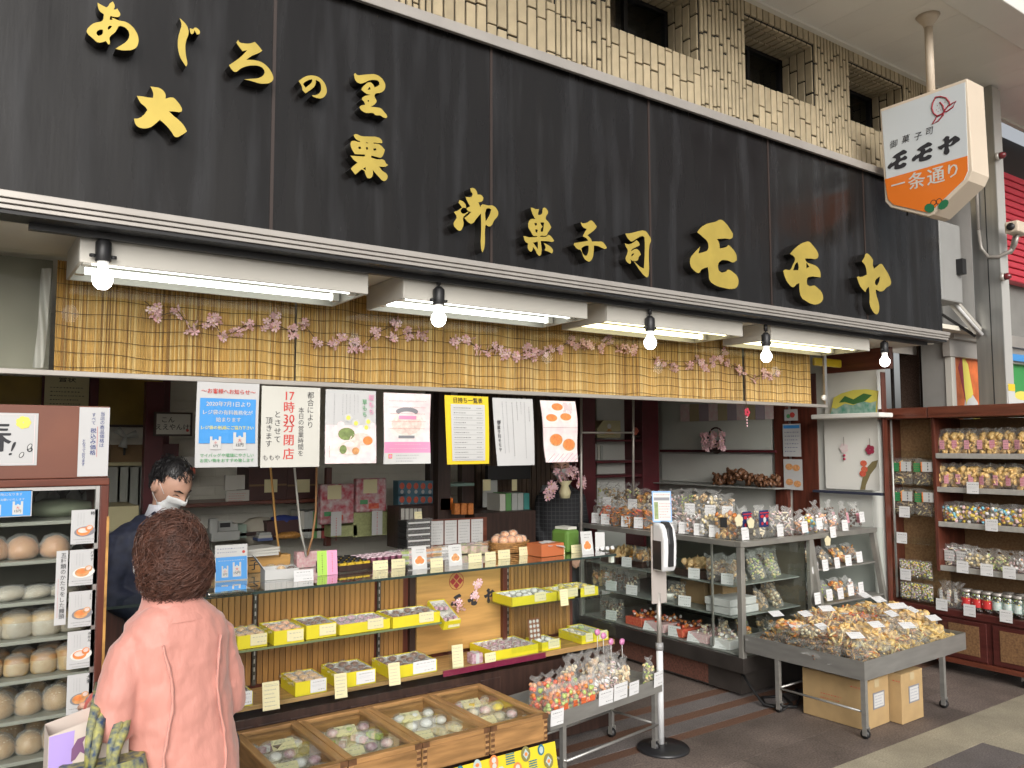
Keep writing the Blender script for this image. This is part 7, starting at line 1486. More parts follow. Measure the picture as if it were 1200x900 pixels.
for i, (u, v, y) in enumerate(((944, 624, 3.63), (961, 620, 3.63), (977, 630, 3.63), (991, 622, 3.63), (1011, 612, 3.70), (956, 672, 3.64), (968, 669, 3.64), (982, 666, 3.64), (995, 663, 3.64), (1008, 659, 3.64), (959, 708, 3.58), (973, 704, 3.58), (986, 702, 3.58), (998, 698, 3.58), (1010, 695, 3.58))):
    card('white card on the sloped showcase, %s %s' % (('top', 'middle', 'bottom')[i//5], nth(i % 5, 5, 'in its row')), px(u, v, Y=y), .07, .08, 'w', R_.uniform(-.06, .06), -.1, 'price cards on the sloped showcase')
# inside the corner showcase
def caseitem(name, lb, cat, u0, u1, v, h, X, d, m, grp=None, z=None, print_=None, lid=None):
    a, c = px(u0, v, X=X), px(u1, v, X=X); z = a.z if z is None else z; y1, y0 = a.y, c.y
    b = MB(); b.box(X, X+d, y0, y1, z, z+h); o = b.build(name, m, None, bevel=.004); tag(o, lb, cat, grp)
    return o, Vector((X, (y0+y1)/2, z+h)), abs(y1-y0)
M_gold2 = M_snack['gold']; s1z, s2z, s0z = .736, .526, .291
for k, (u0, u1) in enumerate(((704, 724), (728, 752), (790, 812), (818, 842))):
    o, c, w_ = caseitem('snack_tray', 'dark tray of golden snacks on the upper shelf, %s' % ['far left', 'left of the sanitiser', 'right of the sanitiser', 'near the corner post'][k], 'tray', u0, u1, 660, .05, 4.50, .30, M_darkwood, 'snack trays in the corner showcase', s1z)
    f = MB(); ms = pieces(f, 'chip', .28, .07, w_*1.0, k, 60); f2 = f.build('snack_heap', [M_snack['gold' if k % 2 else 'tan']], None, True, loc=c+Vector((.15, 0, -.012))); tag(f2, 'heap of golden snacks in the upper shelf tray, %s' % ['far left', 'left of the sanitiser', 'right of the sanitiser', 'near the corner post'][k], 'snack heap', 'golden snacks in the trays')
for i, (u, v, lb) in enumerate(((813, 677, 'white card on the upper shelf behind glass, left'), (852, 684, 'white card on the upper shelf behind glass, by the post'), (734, 660, 'white card on the upper shelf left of the sanitiser'))): card(lb, (4.47, px(u, v, X=4.47).y, s1z), .09, .075, 'w', L90+.3, -.1, 'cards inside the corner showcase')
for k, (u0, u1, h) in enumerate(((798, 826, .16), (832, 848, .17))): caseitem('carton', 'plain brown carton on the lower shelf, %s' % ('wider one' if k == 0 else 'narrower one by the post'), 'box', u0, u1, 722, h, 4.62, .25, mat('carton_brown', (.34, .22, .11), .7), 'cartons in the showcase', s2z)
b = MB(); b.lathe([(.03, 0), (.06, .03), (.07, .06), (.066, .06), (.055, .03), (0, .012)], n=18); o = b.build('white_bowl', M_white, None, True, loc=(4.55, px(785, 715, X=4.55).y, s2z)); tag(o, 'white bowl on the lower shelf of the corner showcase', 'bowl')
for k, (u0, u1, m, lb) in enumerate(((733, 752, 'red', 'red tray of sweets on the case floor, far left'), (757, 778, 'pink', 'pink tray of sweets behind the sanitiser pole'), (783, 800, 'red', 'red tray of sweets right of the pole'), (806, 828, 'pink', 'pale pink tray of sweets on the case floor'), (832, 855, 'white', 'white tray of sweets by the corner post'))):
    o, c, w_ = caseitem('sweet_tray', lb, 'tray', u0, u1, 740+k*5, .06, 4.47, .28, M_snack[m], 'sweet trays on the case floor', s0z)
    f = MB(); pieces(f, 'pinkmix' if k > 2 else 'candy', .26, .05, w_*.95, k+9, 40); o2 = f.build('sweet_heap', [M_snack[q] for q in (('pink', 'white', 'cream') if k > 2 else ('pink', 'dark', 'white', 'red', 'orange'))], None, True, loc=c+Vector((.14, 0, -.012))); tag(o2, 'heap of small sweets in the '+lb.replace(' of sweets', ''), 'sweets', 'sweets on the case floor')
for i, (u, v, lb) in enumerate(((812, 758, 'pale card on the case floor, middle'), (843, 769, 'pale card on the case floor by the corner post'), (760, 745, 'pale card on the case floor behind the pole'))): card(lb, (4.452, px(u, v, X=4.452).y, s0z), .10, .07, 'w', L90+.3, -.5, 'cards on the case floor')
for k in range(2): p = px(863, 706-k*9, Y=3.80); b = MB(); b.box(0, .30, 0, .22, 0, .05); o = b.build('white_box', M_paper, None, bevel=.004, loc=(4.47, 3.80, s2z+.001+.0525*k), rot=(0, 0, .06*k)); tag(o, '%s of two flat white boxes behind the corner post' % ('lower', 'upper')[k], 'box', 'flat white boxes')
for k, (x, z, kd, sz) in enumerate(((4.60, s1z, 'seedbar', .20), (4.82, s1z, 'pea', .2), (5.0, s1z, 'pea', .18), (4.85, s2z, 'seedbar', .16), (5.02, s2z, 'nut', .16), (4.70, s0z, 'cracker', .18), (4.92, s0z, 'nut', .2), (5.05, s0z, 'cracker', .17))): bag('bag of snacks inside the front glass of the corner case, %s' % ['upper shelf left', 'upper shelf middle', 'upper shelf right', 'lower shelf left', 'lower shelf right', 'floor left', 'floor middle', 'floor right'][k], kd, (x, 3.82, z+.002), .15, sz, .08, .2*k, k % 3, 'bags inside the corner case', 40, .2, True, rx=-.4)

for k, (u, z, kd, lb) in enumerate(((703, s2z, 'cracker', 'lower shelf far left'), (715, s2z, 'pinkmix', 'lower shelf, second from left'), (727, s2z, 'bean', 'lower shelf, third from left'), (740, s2z, 'choco', 'lower shelf left of the sanitiser'), (793, s2z, 'nut', 'lower shelf right of the white bowl'), (752, s1z, 'seedbar', 'upper shelf behind the sanitiser'), (779, s1z, 'cracker', 'upper shelf right behind the sanitiser'), (846, s1z, 'karinto', 'upper shelf at the corner post'), (712, s0z, 'bean', 'case floor far left'), (722, s0z, 'choco', 'case floor, second from left'))):
    bag('bag of sweets inside the corner case, '+lb, kd, (4.56, px(u, 690, X=4.56).y, z+.002), .14, .15, .08, L90+.3, k % 3, 'bags behind the side glass', 40, .2, True, rx=0)
for k, (u, v, z) in enumerate(((716, 700, s2z), (740, 705, s2z), (802, 715, s2z), (716, 738, s0z), (790, 752, s0z), (772, 668, s1z))): card('white card behind the side glass of the corner case, %s' % ['lower shelf left', 'lower shelf middle', 'lower shelf right', 'floor left', 'floor right of the pole', 'upper shelf by the sanitiser'][k], (4.46, px(u, v, X=4.46).y, z+.001), .10, .075, 'w', L90+.3, -.1, 'cards inside the corner showcase')
for k, (x, z, kd, lb) in enumerate(((4.52, s1z, 'nut', 'upper shelf by the post'), (5.10, s1z, 'pea', 'upper shelf far right'), (4.98, s1z, 'bean', 'upper shelf third'), (5.10, s2z, 'seedbar', 'lower shelf far right'), (4.80, s0z, 'pea', 'floor centre'), (4.60, s0z, 'nut', 'floor by the post'))): bag('extra bag of snacks behind the front glass, '+lb, kd, (x, 3.95, z+.002), .15, .19, .08, .2*k-.5, k % 3, 'bags inside the corner case', 40, .2, True, rx=-.2)

# ------------------------------------------------------------------ table heaped with flat cracker bags
tb = thing('steel_table', 'low steel table on casters heaped with bags of rice crackers', 'table', (4.425, 2.785, 0), R(1.5)); tw, td = 1.24, .84
rim(tb, tw, td, .33, .44, M_steel)
for x, y in ((.015, .015), (tw-.30, .015), (.015, .60), (tw-.30, .60)): b = MB(); b.box(x-.014, x+.014, y-.014, y+.014, .066, .33); b.build('leg', M_steel, tb); caster(tb, x, y-.012, 0)
b = MB(); b.tube([(.015, .02, .15), (.015, .60, .15)], .007, 8); b.build('rail', M_steel, tb, True); b = MB(); b.tube([(.03, .60, .151), (tw-.30, .60, .151)], .007, 8); b.build('rail', M_steel, tb, True)
for x0, x1, y0, y1 in ((.002, tw-.002, .0045, .007), (.0045, .007, .0075, td-.01)): b = MB(); b.box(x0, x1, y0, y1, .4401, .56); b.build('clear_guard', M_glass, tb)
Mt = Matrix.Translation((4.425, 2.785, 0)) @ Matrix.Rotation(R(1.5), 4, 'Z'); R_ = random.Random(77)
FB = 'flat cracker bags heaped on the table'; kinds = ['heap', 'cracker', 'heap', 'heap', 'chip', 'cracker', 'nut', 'heap']
rowname = ['front', 'second', 'third', 'fourth', 'fifth', 'back']
n_ = 0
for layer in range(4):
    nx, ny = (9, 5) if layer < 2 else ((8, 4) if layer == 2 else (6, 3))
    for j in range(ny):
        for i in range(nx):
            mx, my = .105+.03*layer, .135+.045*layer
            if layer == 3: mx, my = .16, .26
            x, y = mx+(tw-2*mx)*i/(nx-1)+R_.uniform(-.015, .015), my+(td-2*my)*j/max(1, ny-1)+R_.uniform(-.02, .02)
            if layer == 0 and 0 < j < ny-1 and 0 < i < nx-1: continue
            if layer == 1 and 1 < j < ny-1 and 1 < i < nx-2: continue
            kd = 'chip' if i > nx*.72 else ('karinto' if i == 0 and layer < 2 else kinds[(i+j*3+layer) % 8]);  kd = 'redsnack' if (layer, i, j) == (3, 3, 1) else kd
            z = .372+layer*.046+R_.uniform(0, .012); rzz = R_.uniform(-.35, .35)+(math.pi if j == 0 and 0 else 0)
            q = bag('bag of %s on the table heap, %s layer, %s row, %s' % ({'cracker': 'golden crackers', 'heap': 'golden stick crackers', 'karinto': 'dark sticks', 'chip': 'pale chips', 'nut': 'nut crackers', 'redsnack': 'red crackers'}[kd], ('bottom', 'second', 'third', 'top')[layer], rowname[j], nth(i, nx, 'from left').replace('leftmost from left', 'far left').replace('rightmost from left', 'far right')), kd, Mt @ Vector((x, y-.08, z+.022)), .155, .20, .055, rzz+R(1.5), n_ % 3, FB, 52, .16, True, (M_paper, .34, .16, .6, .1) if layer > 1 and (i+j) % 2 else None, -math.pi/2+R_.uniform(-.1, .12)); n_ += 1
for k, (u, v, z) in enumerate(((913, 722, .53), (935, 735, .52), (948, 722, .56), (972, 716, .60), (1006, 748, .52), (1031, 735, .57), (1067, 736, .53), (1056, 713, .62), (1075, 717, .60), (1098, 727, .52), (1050, 722, .60), (1018, 700, .64), (968, 737, .53), (1034, 705, .64))):
    p = px(u, v, Z=z+.016); t = card('white label lying on the cracker heap, %s' % ['far left edge', 'left front', 'left, towards the back', 'left of the middle, back', 'front middle', 'middle, on golden crackers', 'right front, on pale chips', 'back right, larger one', 'right, by the cabinet side', 'far right edge', 'beside the red crackers', 'back, below the sloped case', 'left middle, front', 'back middle'][k], p, .095 if k != 7 else .14, .06, 'w', R_.uniform(-.5, .3), R(-66), 'white labels on the cracker heap', name='price_label')
# cartons under the table
M_cart = mat('cardboard', (.42, .285, .135), .75, var=.08, vscale=12, bump=.05, bscale=200); M_slip = M_paper
def carton(lb, a, fx, dy, h, rz):
    t = thing('carton', lb, 'carton', (a.x, a.y, 0), rz, 'cardboard cartons under the table'); b = MB(); b.box(0, fx, 0, dy, .002, h-.004); b.build('box', M_cart, t, bevel=.004)
    b = MB(); b.box(.002, fx/2-.002, .001, dy-.001, h-.0035, h); b.build('flap', M_cart, t); b = MB(); b.box(fx/2+.002, fx-.002, .001, dy-.001, h-.0035, h+.001); b.build('flap', M_cart, t)
    b = MB(); b.box(fx*.5-.025, fx*.5+.025, -.0012, -.0004, h-.05, h-.004); b.build('tape', mat('clear_tape', (.50, .40, .24), .25), t)
    b = MB(); b.box(fx*.32, fx*.80, -.0026, -.0008, h*.38, h*.72); b.box(fx*.36, fx*.76, -.0034, -.0027, h*.41, h*.69, 1); scribble(b, fx*.39, fx*.74, h*.43, h*.67, -.0037, 4, 2, int(fx*999)); b.build('shipping_label', [M_grey_ink, M_slip, M_navy_ink], t)
    b = MB(); scribble(b, dy*.30, dy*.62, h*.42, h*.60, -.0012, 2, 0, 5); scribble(b, dy*.78, dy*.95, h*.80, h*.9, -.0012, 1, 0, 6); b.v = [(q[1], dy-q[0], q[2]) for q in b.v]; b.build('stamp', [M_red_ink], t); return t
carton('larger brown carton with red printing under the table', px(1016, 857, Z=0)+Vector((-.01, 0, 0)), .27, .42, .285, R(2)); carton('smaller upright brown carton under the table, on the right', px(1058, 850, Z=0), .25, .26, .30, R(1))
# cables on the floor
b = MB(); b.tube([(4.46, 3.70, .16), (4.44, 3.62, .1), (4.42, 3.50, .02), (4.46, 3.38, .012), (4.60, 3.42, .012), (4.70, 3.56, .012), (4.55, 3.62, .012), (4.44, 3.50, .014), (4.56, 3.36, .014), (4.74, 3.46, .013), (4.9, 3.6, .012)], .009, 8); o = b.build('power_cable', M_black, None, True); tag(o, 'black power cable coiled on the floor by the table leg', 'cable')

# ------------------------------------------------------------------ wooden cabinet facing left at the right edge
M_wickerp = mat('wicker_panel', (.26, .14, .06), .6, var=.5, vscale=70, c2=(.12, .06, .03)); M_cork = mat('cork_panel', (.34, .21, .10), .75, var=.4, vscale=60, c2=(.22, .12, .055), bump=.3, bscale=90); M_red_d = mat('cabinet_red', (.075, .018, .015), .35, var=.3, vscale=5, stretch=(1, 1, 6), coat=.3); M_shelfrail = mat('shelf_rail_grey', (.46, .45, .42), .4, metal=.3, var=.1, vscale=30)
CX, CYa = 6.22, 3.66; cb = thing('wooden_cabinet', 'tall dark red wooden cabinet of bagged sweets on casters at the right', 'cabinet', (CX, CYa, 0), -math.pi/2)
CW, CD, CT = 1.42, .42, 1.90; DV = .385
b = MB(); b.box(0, CW, CD-.02, CD, .12, CT); b.build('back_panel', M_cork, cb)
for x0, x1 in ((0, .02), (DV-.012, DV+.012), (CW-.02, CW)): b = MB(); b.box(x0, x1, .0, CD-.021, .74 if x1 > .05 else .12, CT); b.build('upright', M_redwood, cb, bevel=.002)
b = MB(); b.box(.0201, DV-.0121, CD*.45, CD*.45+.01, .5, CT); b.build('cork_board', M_cork, cb)
b = MB(); b.box(-.04, DV-.005, -.06, CD, CT+.001, CT+.085); b.box(DV-.002, CW+.03, -.065, CD, CT+.0012, CT+.086); b.build('crown', M_redwood_h, cb, bevel=.006)
for x0, x1 in ((.0, DV-.03), (DV+.03, CW-.02)): b = MB(); b.box(x0, x1, -.0685, -.0655, CT+.03, CT+.06); b.build('crown_moulding', M_redwood_h, cb)
b = MB(); b.box(0.0, CW, -.02, CD, .42, .47); b.build('counter_board', M_red_d, cb, bevel=.004); b = MB(); b.box(.01, CW-.005, 0, CD-.022, .10, .419); b.build('lower_body', M_red_d, cb)
for x0, x1 in ((.03, .36), (.40, .72), (.76, 1.08), (1.12, 1.39)):
    b = MB(); b.box(x0, x1, -.012, -.001, .125, .405); b.build('door', M_red_d, cb, bevel=.004); b = MB(); b.box(x0+.05, x1-.05, -.016, -.0125, .16, .375); b.build('woven_panel', M_wickerp, cb, bevel=.012)
b = MB(); b.box(-.005, CW, -.025, -.0005, .085, .118); b.build('bottom_rail', M_redwood_h, cb)
for x, y in ((.08, .03), (.95, .03), (.08, CD-.07), (.95, CD-.07)): b = MB(); b.tube([(x-.012, y, .03), (x+.012, y, .03)], .03, 14); b.build('wheel', M_black, cb, True); b = MB(); b.box(x-.02, x+.02, y-.02, y+.02, .045, .099); b.build('caster_fork', M_steel, cb)
SHZ = [1.628, 1.373, 1.112, .783]
for z in SHZ: b = MB(); b.box(DV+.013, CW-.021, .03, CD-.022, z-.01, z); b.build('shelf', M_redwood_h, cb); b = MB(); b.box(DV+.013, CW-.021, .0, .029, z-.035, z+.004); b.build('shelf_rail', M_shelfrail, cb, bevel=.003)
b = MB(); b.tube([(.06, -.015, .5), (.06, -.015, CT)], .009, 8); b.build('hanger_pole', M_steel, cb, True)
NZ = [1.60, 1.383, 1.149, .935, .663, .491]
for z in NZ: b = MB(); b.box(.03, DV-.02, -.02, CD*.44, z-.006, z); b.box(.03, DV-.02, -.023, -.0205, z-.006, z+.05); b.box(.0275, .0295, -.02, CD*.44, z-.006, z+.06); b.build('acrylic_tray', M_glass, cb)
Mk = Matrix.Translation((CX, CYa, 0)) @ Matrix.Rotation(-math.pi/2, 4, 'Z'); kp = lambda x, y, z: Mk @ Vector((x, y, z)); KB = 'bags on the wooden cabinet'; R_ = random.Random(5)
def ku(u): return CYa - px(u, 600, X=CX+.06).y
for r, (z, kd, n, x0, x1, h, w_, st, nm) in enumerate(((SHZ[0], 'chip', 8, 1106, 1196, .185, .13, (M_stick[2], .28, .36, .18, .12), 'golden chip bag'), (SHZ[1], 'chip', 8, 1108, 1198, .18, .13, (M_stick[2], .25, .4, .15, .15), 'pale golden bag'), (SHZ[2], 'candy', 6, 1112, 1198, .15, .17, None, 'bag of bright mixed candy'))):
    for i in range(n): x = ku(x0)+(ku(x1)-ku(x0))*i/(n-2); bag('%s on the cabinet, %s shelf, %s' % (nm, ('top', 'second', 'third')[r], nth(i, n, 'from left').replace('leftmost from left', 'leftmost').replace('rightmost from left', 'rightmost')), kd, kp(x, .09, z+.002), w_, h, .08, L90+R_.uniform(-.25, .1), r*3+i % 3, KB, 44 if r < 2 else 70, .2, True, st)
for i in range(4): bag('white labelled packet on the fourth cabinet shelf, %s' % ORD[i], 'whitestick', kp(ku(1110)+.045*i, .09+.02*(i % 2), SHZ[3]+.002), .10, .16, .05, L90, 20+i % 2, KB, 30, .12, True, (M_paper, .7, .5, .2, 0))
for i, (u, kd, lb) in enumerate(((1136, 'puff', 'cream puff bag on the fourth cabinet shelf, left'), (1149, 'puff', 'cream puff bag on the fourth cabinet shelf, right'), (1161, 'pea', 'green candy bag on the fourth cabinet shelf, left'), (1174, 'pea', 'green candy bag on the fourth cabinet shelf, right'), (1188, 'pinkmix', 'pink candy bag on the fourth cabinet shelf, left'), (1199, 'pinkmix', 'pink candy bag on the fourth cabinet shelf, right'))): bag(lb, kd, kp(ku(u), .08, SHZ[3]+.002), .11, .15, .07, L90, 30+i % 2, KB, 36, .25)
for i in range(3): bag('dark bag with a white slip on the cabinet counter, %s' % ORD[i], 'choco', kp(ku(1103)+.055*i, .06, .471), .10, .19, .06, L90, 40+i % 2, KB, 40, .3, False, (M_paper, .22, .42, .25, -.1))
jr = MB(); jr.lathe([(.036, 0), (.04, .008), (.04, .125), (.036, .135)], n=20); jm2 = jr.mesh('jar', glass_mat('jar_glass', (.80, .88, .88), .2), True); jl = MB(); jl.lathe([(.037, .1352), (.039, .14), (.039, .155), (.0, .157)], n=20); jlm = jl.mesh('lid', M_alu_pale, True); jf = MB(); pieces(jf, 'konpeito', .085, .13, .085, 3, 60); jfm = jf.mesh('contents', [M_snack[c] for c in KINDS['konpeito'][0]], True)
jb = MB(); jb.lathe([(.0408, .035), (.0408, .095)], n=20); jbr = jb.mesh('wrap', mat('jar_red', (.55, .04, .04), .35)); jbw = jb.mesh('wrap', mat('jar_white', (.66, .67, .64), .4, c2=(.4, .6, .55), vscale=60))
for i, u in enumerate((1129, 1141, 1153, 1165, 1177, 1189, 1200, 1170, 1184, 1197)):
    bk_ = i > 6; t = thing('candy_jar', ('red wrapped glass candy jar, %s of three' % ORD[i] if i < 3 else 'white wrapped glass candy jar, %s row, %s' % ('back' if bk_ else 'front', ORD[(i-3) if not bk_ else i-7])), 'jar', kp(ku(u), .06+.10*bk_, .471), 0, 'candy jars on the cabinet counter'); link('jar', jm2, t); link('lid', jlm, t); link('contents', jfm, t); link('wrap', jbr if i < 3 else jbw, t)
for r, z in ((0, NZ[1]), (1, NZ[2])):
    for i in range(2): bag('green topped bag of dried sticks, %s narrow tray, %s' % (('upper', 'lower')[r], ('left', 'right')[i]), 'greenlabel', kp(.11+.17*i, .05, z+.002), .16, .2, .06, L90, 50+i, KB, 44, .08, True, (M_stick[3], .32, .34, .5, -.26))
    for i in range(2): q = kp(.15+.17*i, .012, z+.105); b = MB(); b.box(-.045, .045, -.002, .0, 0, .075); b.box(-.045, -.035, -.0028, -.0021, 0, .075, 1); scribble(b, -.01, .03, .005, .07, -.003, 1, 2, i, True); o = b.build('bag_topper', [M_paper, M_orangep, M_ink], None, loc=q, rot=(0, 0, L90)); tag(o, 'white paper topper on the green bag, %s narrow tray, %s' % (('upper', 'lower')[r], ('left', 'right')[i]), 'paper topper', 'paper toppers on green bags')
for z, nm in ((NZ[4], 'upper'), (NZ[5], 'lower')):
    for i in range(3): bag('packet of tiny pastel sugar candy, %s, in the %s small tray' % (('left', 'middle', 'right')[i], nm), 'konpeito', kp(.10+.085*i, .04, z+.002), .09, .13, .04, L90, 60+i, KB, 110, .06, True)
for i, (x, z, lb) in enumerate(((.15, NZ[2]-.02, 'white card on the narrow cabinet tray of green bags'), (.12, NZ[3]-.01, 'white card on the empty narrow cabinet tray'), (.14, NZ[4]-.02, 'white card on the pastel candy tray'), (ku(1148), SHZ[1]-.035, 'white card under the pale golden bags'), (ku(1168), SHZ[2]-.035, 'white card under the bright mixed candy'), (ku(1132), SHZ[3]-.03, 'white card on the fourth cabinet shelf, left'), (ku(1160), SHZ[3]-.03, 'white card on the fourth cabinet shelf, middle'), (ku(1186), SHZ[3]-.03, 'white card on the fourth cabinet shelf, right'), (ku(1106), .455, 'white card before the dark bags on the cabinet counter'), (ku(1138), .445, 'white card before the red wrapped jars'), (ku(1180), .445, 'white card before the white wrapped jars'))):
    card(lb, kp(x, -.030, z), .085, .085, 'w', L90, -.05, 'price cards on the wooden cabinet')
# ------------------------------------------------------------------ back of the shop
BWY = 6.2
def fb(name, lb, cat, u0, v0, u1, v1, Y, d, m, group=None, bevel=.003, parent=None):
    """box whose front face fills the measured rectangle on the plane Y"""
    a, c = px(u0, v0, Y=Y), px(u1, v1, Y=Y); z1 = a.z; z0 = px((u0+u1)/2, v1, Y=Y).z; b = MB(); b.box(a.x, c.x, Y, Y+d, z0, z1); o = b.build(name, m, parent, bevel=bevel)
    return tag(o, lb, cat, group) if parent is None else o
def fr(name, lb, cat, u0, v0, u1, v1, X, d, m, group=None, bevel=.003):
    """the same on the right hand wall, facing left"""
    a, c = px(u0, v0, X=X), px(u1, v1, X=X); b = MB(); b.box(X, X+d, min(a.y, c.y), max(a.y, c.y), px((u0+u1)/2, v1, X=X).z, a.z); return tag(b.build(name, m, None, bevel=bevel), lb, cat, group)
M_amber = mat('amber_glass', (.30, .20, .035), .3, var=.25, vscale=5); M_locker = mat('grey_locker', (.30, .31, .28), .6, var=.08); M_redpost = mat('dark_red_post', (.10, .016, .022), .4, var=.2); M_carton2 = mat('carton_old', (.20, .125, .06), .75, var=.15); M_boxbrown = mat('gift_box_brown', (.065, .025, .022), .5, var=.2)
M_cream2 = mat('beige_counter', (.42, .38, .22), .5, var=.05); M_linen = mat('grey_green_cloth', (.60, .63, .58), .85, var=.05, vscale=3); M_green_pat = mat('pale_green_pattern', (.40, .43, .20), .6, var=.15, vscale=70); M_fax = mat('telephone_grey', (.40, .41, .39), .45); M_file = [mat('file_%d' % k, c, .5) for k, c in enumerate(((.40, .42, .40), (.12, .30, .10), (.05, .24, .22), (.55, .54, .48), (.10, .14, .30), (.30, .05, .05)))]
ap = thing('amber_screen', 'amber glass sliding screen at the back left of the shop', 'screen')
for u0, u1 in ((0, 50), (112, 192)): fb('amber_panel', '', '', u0, 440, u1, 500, BWY-.03, .02, M_amber, parent=ap)
for u0, u1 in ((50, 55), (106, 112), (192, 197)): fb('frame', '', '', u0, 436, u1, 560, BWY-.05, .04, M_redpost, parent=ap)
fb('frame', '', '', 0, 496, 192, 500, BWY-.06, .03, M_darkwood, parent=ap); settle(ap)
def p_cert(d, w, h): text(d, '賞状', w*.5, h*.84, h*.15, -.0003, 0, .01, sx=1.6); scribble(d, w*.12, w*.88, h*.05, h*.66, -.0003, 5, 0, 3)
poster('certificate', 'framed cream certificate hanging on the amber screen', 53, 438, 105, 477, BWY-.07, p_cert, PM, 'certificate', sheet=M_card_c)
pst = poster('wooden_plaque', 'small framed plaque with black brush writing at the back left', 181, 482.5, 226, 511, 5.6, lambda d, w, h: [d.rect(w*.06, w*.94, h*.08, h*.92, -.0001, 3), text(d, 'こん', w*.36, h*.68, h*.27, -.0004, 0, .01), text(d, 'ええやんけ!', w*.5, h*.38, h*.27, -.0004, 0, .01, sx=1.0), d.disc(w*.87, h*.24, h*.06, h*.06, -.0004, 1)], [M_ink, M_red_ink, M_blue, M_paper_w], 'plaque', sheet=M_darkwood, thick=.02)
fb('red_post', 'dark red post with white scratches behind the navy clerk', 'post', 172, 447, 186, 690, 5.75, .08, M_redpost); fb('red_post', 'second dark red post just right of the scratched one', 'post', 190, 520, 205, 690, 5.95, .08, M_redpost)
for k in range(4): fb('locker', 'tall narrow grey locker at the back left, %s' % ORD[k], 'locker', 126+k*12, 547, 137+k*12, 690, 5.9, .25, M_locker, 'grey lockers at the back left')
fb('carton', 'old brown carton on top of the grey lockers', 'carton', 130, 521, 171, 542, 5.9, .25, M_carton2); fb('shelf_board', 'pale shelf board above the grey lockers', 'shelf', 124, 542, 172, 546, 5.85, .3, M_cream2)
fb('beige_counter', 'beige back counter behind the navy clerk', 'counter', 124, 594, 162, 622, 5.2, .4, M_cream2); fb('low_counter', 'low beige counter behind the clerk with a white cloth on it', 'counter', 124, 668, 240, 760, 4.9, .4, M_cream2)
b = MB(); b.blob((0, 0, 0), (.12, .08, .03), 0, 6, 12, 3, .15); o = b.build('white_towel', M_paper, None, True, loc=px(143, 668, Y=5.0)+Vector((0, .05, .03))); tag(o, 'crumpled white towel on the low beige counter', 'towel')
t = thing('desk_fan', 'white fan on the amber screen ledge above the carton', 'fan', px(147, 512, Y=5.8)); b = MB(); [b.tube([(0, 0, 0), (.07*math.cos(a), 0, .07*math.sin(a))], [.012, .03], 6) for a in (0.3, 2.4, 4.5)]; b.build('blades', M_fax, t, True); b = MB(); b.tube([(0, .02, 0), (0, .02, -.12)], .008, 6); b.build('stem', M_black, t)
fb('notice_box', 'white box with a red band on the shelf behind the clerk', 'box', 208, 535, 228, 560, 5.9, .12, M_paper); fb('red_band', 'small red striped packet below the white box', 'packet', 208, 548, 229, 556, 5.88, .02, M_snack['red'])
# shelves on the brick wall
def shelfb(lb, u0, u1, v, Y, d, m=None, t=.025):
    a, c = px(u0, v, Y=Y), px(u1, v, Y=Y); b = MB(); b.box(a.x, c.x, Y, Y+d, a.z-t, a.z); return tag(b.build('wall_shelf', m or M_redwood_h, None, bevel=.002), lb, 'shelf')
S1 = shelfb('dark upper wall shelf holding the brown gift boxes', 205, 382, 591, 5.8, .42); S2 = shelfb('dark lower wall shelf with the telephone', 225, 386, 628, 5.75, .45, M_darkwood); S3 = shelfb('dark shelf of checked green gift boxes', 388, 545, 620, 5.7, .45, M_darkwood)
fb('wall_post', 'thin red wood post between the two wall shelves', 'post', 383, 548, 388, 640, 5.75, .05, M_redwood)
for k, (u0, u1) in enumerate(((292, 336), (337, 371))):
    t = thing('gift_box', 'large dark brown gift box on the upper wall shelf, %s' % ('left' if k == 0 else 'right'), 'gift box'); fb('box', '', '', u0, 548, u1, 590, 5.88, .3, M_boxbrown, parent=t); fb('paper_label', '', '', u0+18-7*k, 562, u0+33-7*k, 577, 5.877, .002, M_card_c, parent=t); fb('ribbon', '', '', u0, 568, u1, 569.5, 5.8785, .001, M_carton2, parent=t); settle(t)
for k, (u0, v0, u1, v1) in enumerate(((264, 557, 287, 574), (265, 575, 292, 590))): fb('printed_card', 'white printed card on the upper wall shelf, %s' % ('leaning on top' if k == 0 else 'below the other'), 'card', u0, v0, u1, v1, 5.84+.03*k, .02, M_paper_w); 
b = MB(); scribble(b, *[px(u, 580, Y=5.865).x for u in (268, 288)], px(278, 588, Y=5.865).z, px(278, 577, Y=5.865).z, 5.865, 4, 0, 3); o = b.build('red_print', M_red_ink); tag(o, 'red and grey print on the lower white card', 'print')
t = thing('telephone', 'grey desk telephone with a tilted display on the lower shelf', 'telephone'); fb('base', '', '', 248, 624, 281, 634, 5.62, .22, M_fax, parent=t); fb('keypad', '', '', 252, 615, 279, 624, 5.68, .12, M_fax, parent=t); fb('handset', '', '', 246, 608, 256, 626, 5.62, .06, M_fax, parent=t, bevel=.012); fb('display', '', '', 256, 611, 272, 620, 5.665, .02, M_fax, parent=t); fb('screen', '', '', 258, 613, 270, 618, 5.662, .003, M_black, parent=t); settle(t)
fb('plastic_bin', 'pale green plastic bin beside the telephone', 'bin', 277, 615, 289, 631, 5.75, .1, mat('pale_green_plastic', (.30, .40, .33), .4)); b = MB(); b.blob((0, 0, 0), (.14, .07, .10), 0, 6, 12, 6, .12); o = b.build('cloth_bag', mat('linen', (.48, .45, .37), .9, bump=.4), None, True, loc=px(303, 622, Y=5.85)); tag(o, 'slumped pale cloth bag on the lower shelf', 'bag')
for k in range(3): fb('notebook', '%s flat notebook stacked below the cloth bag' % ['bottom', 'middle', 'top'][k], 'notebook', 302+k, 631-k*3.2, 320-k, 634-k*3.2, 5.68, .18, M_file[(4, 3, 0)[k]], 'notebooks on the lower shelf')
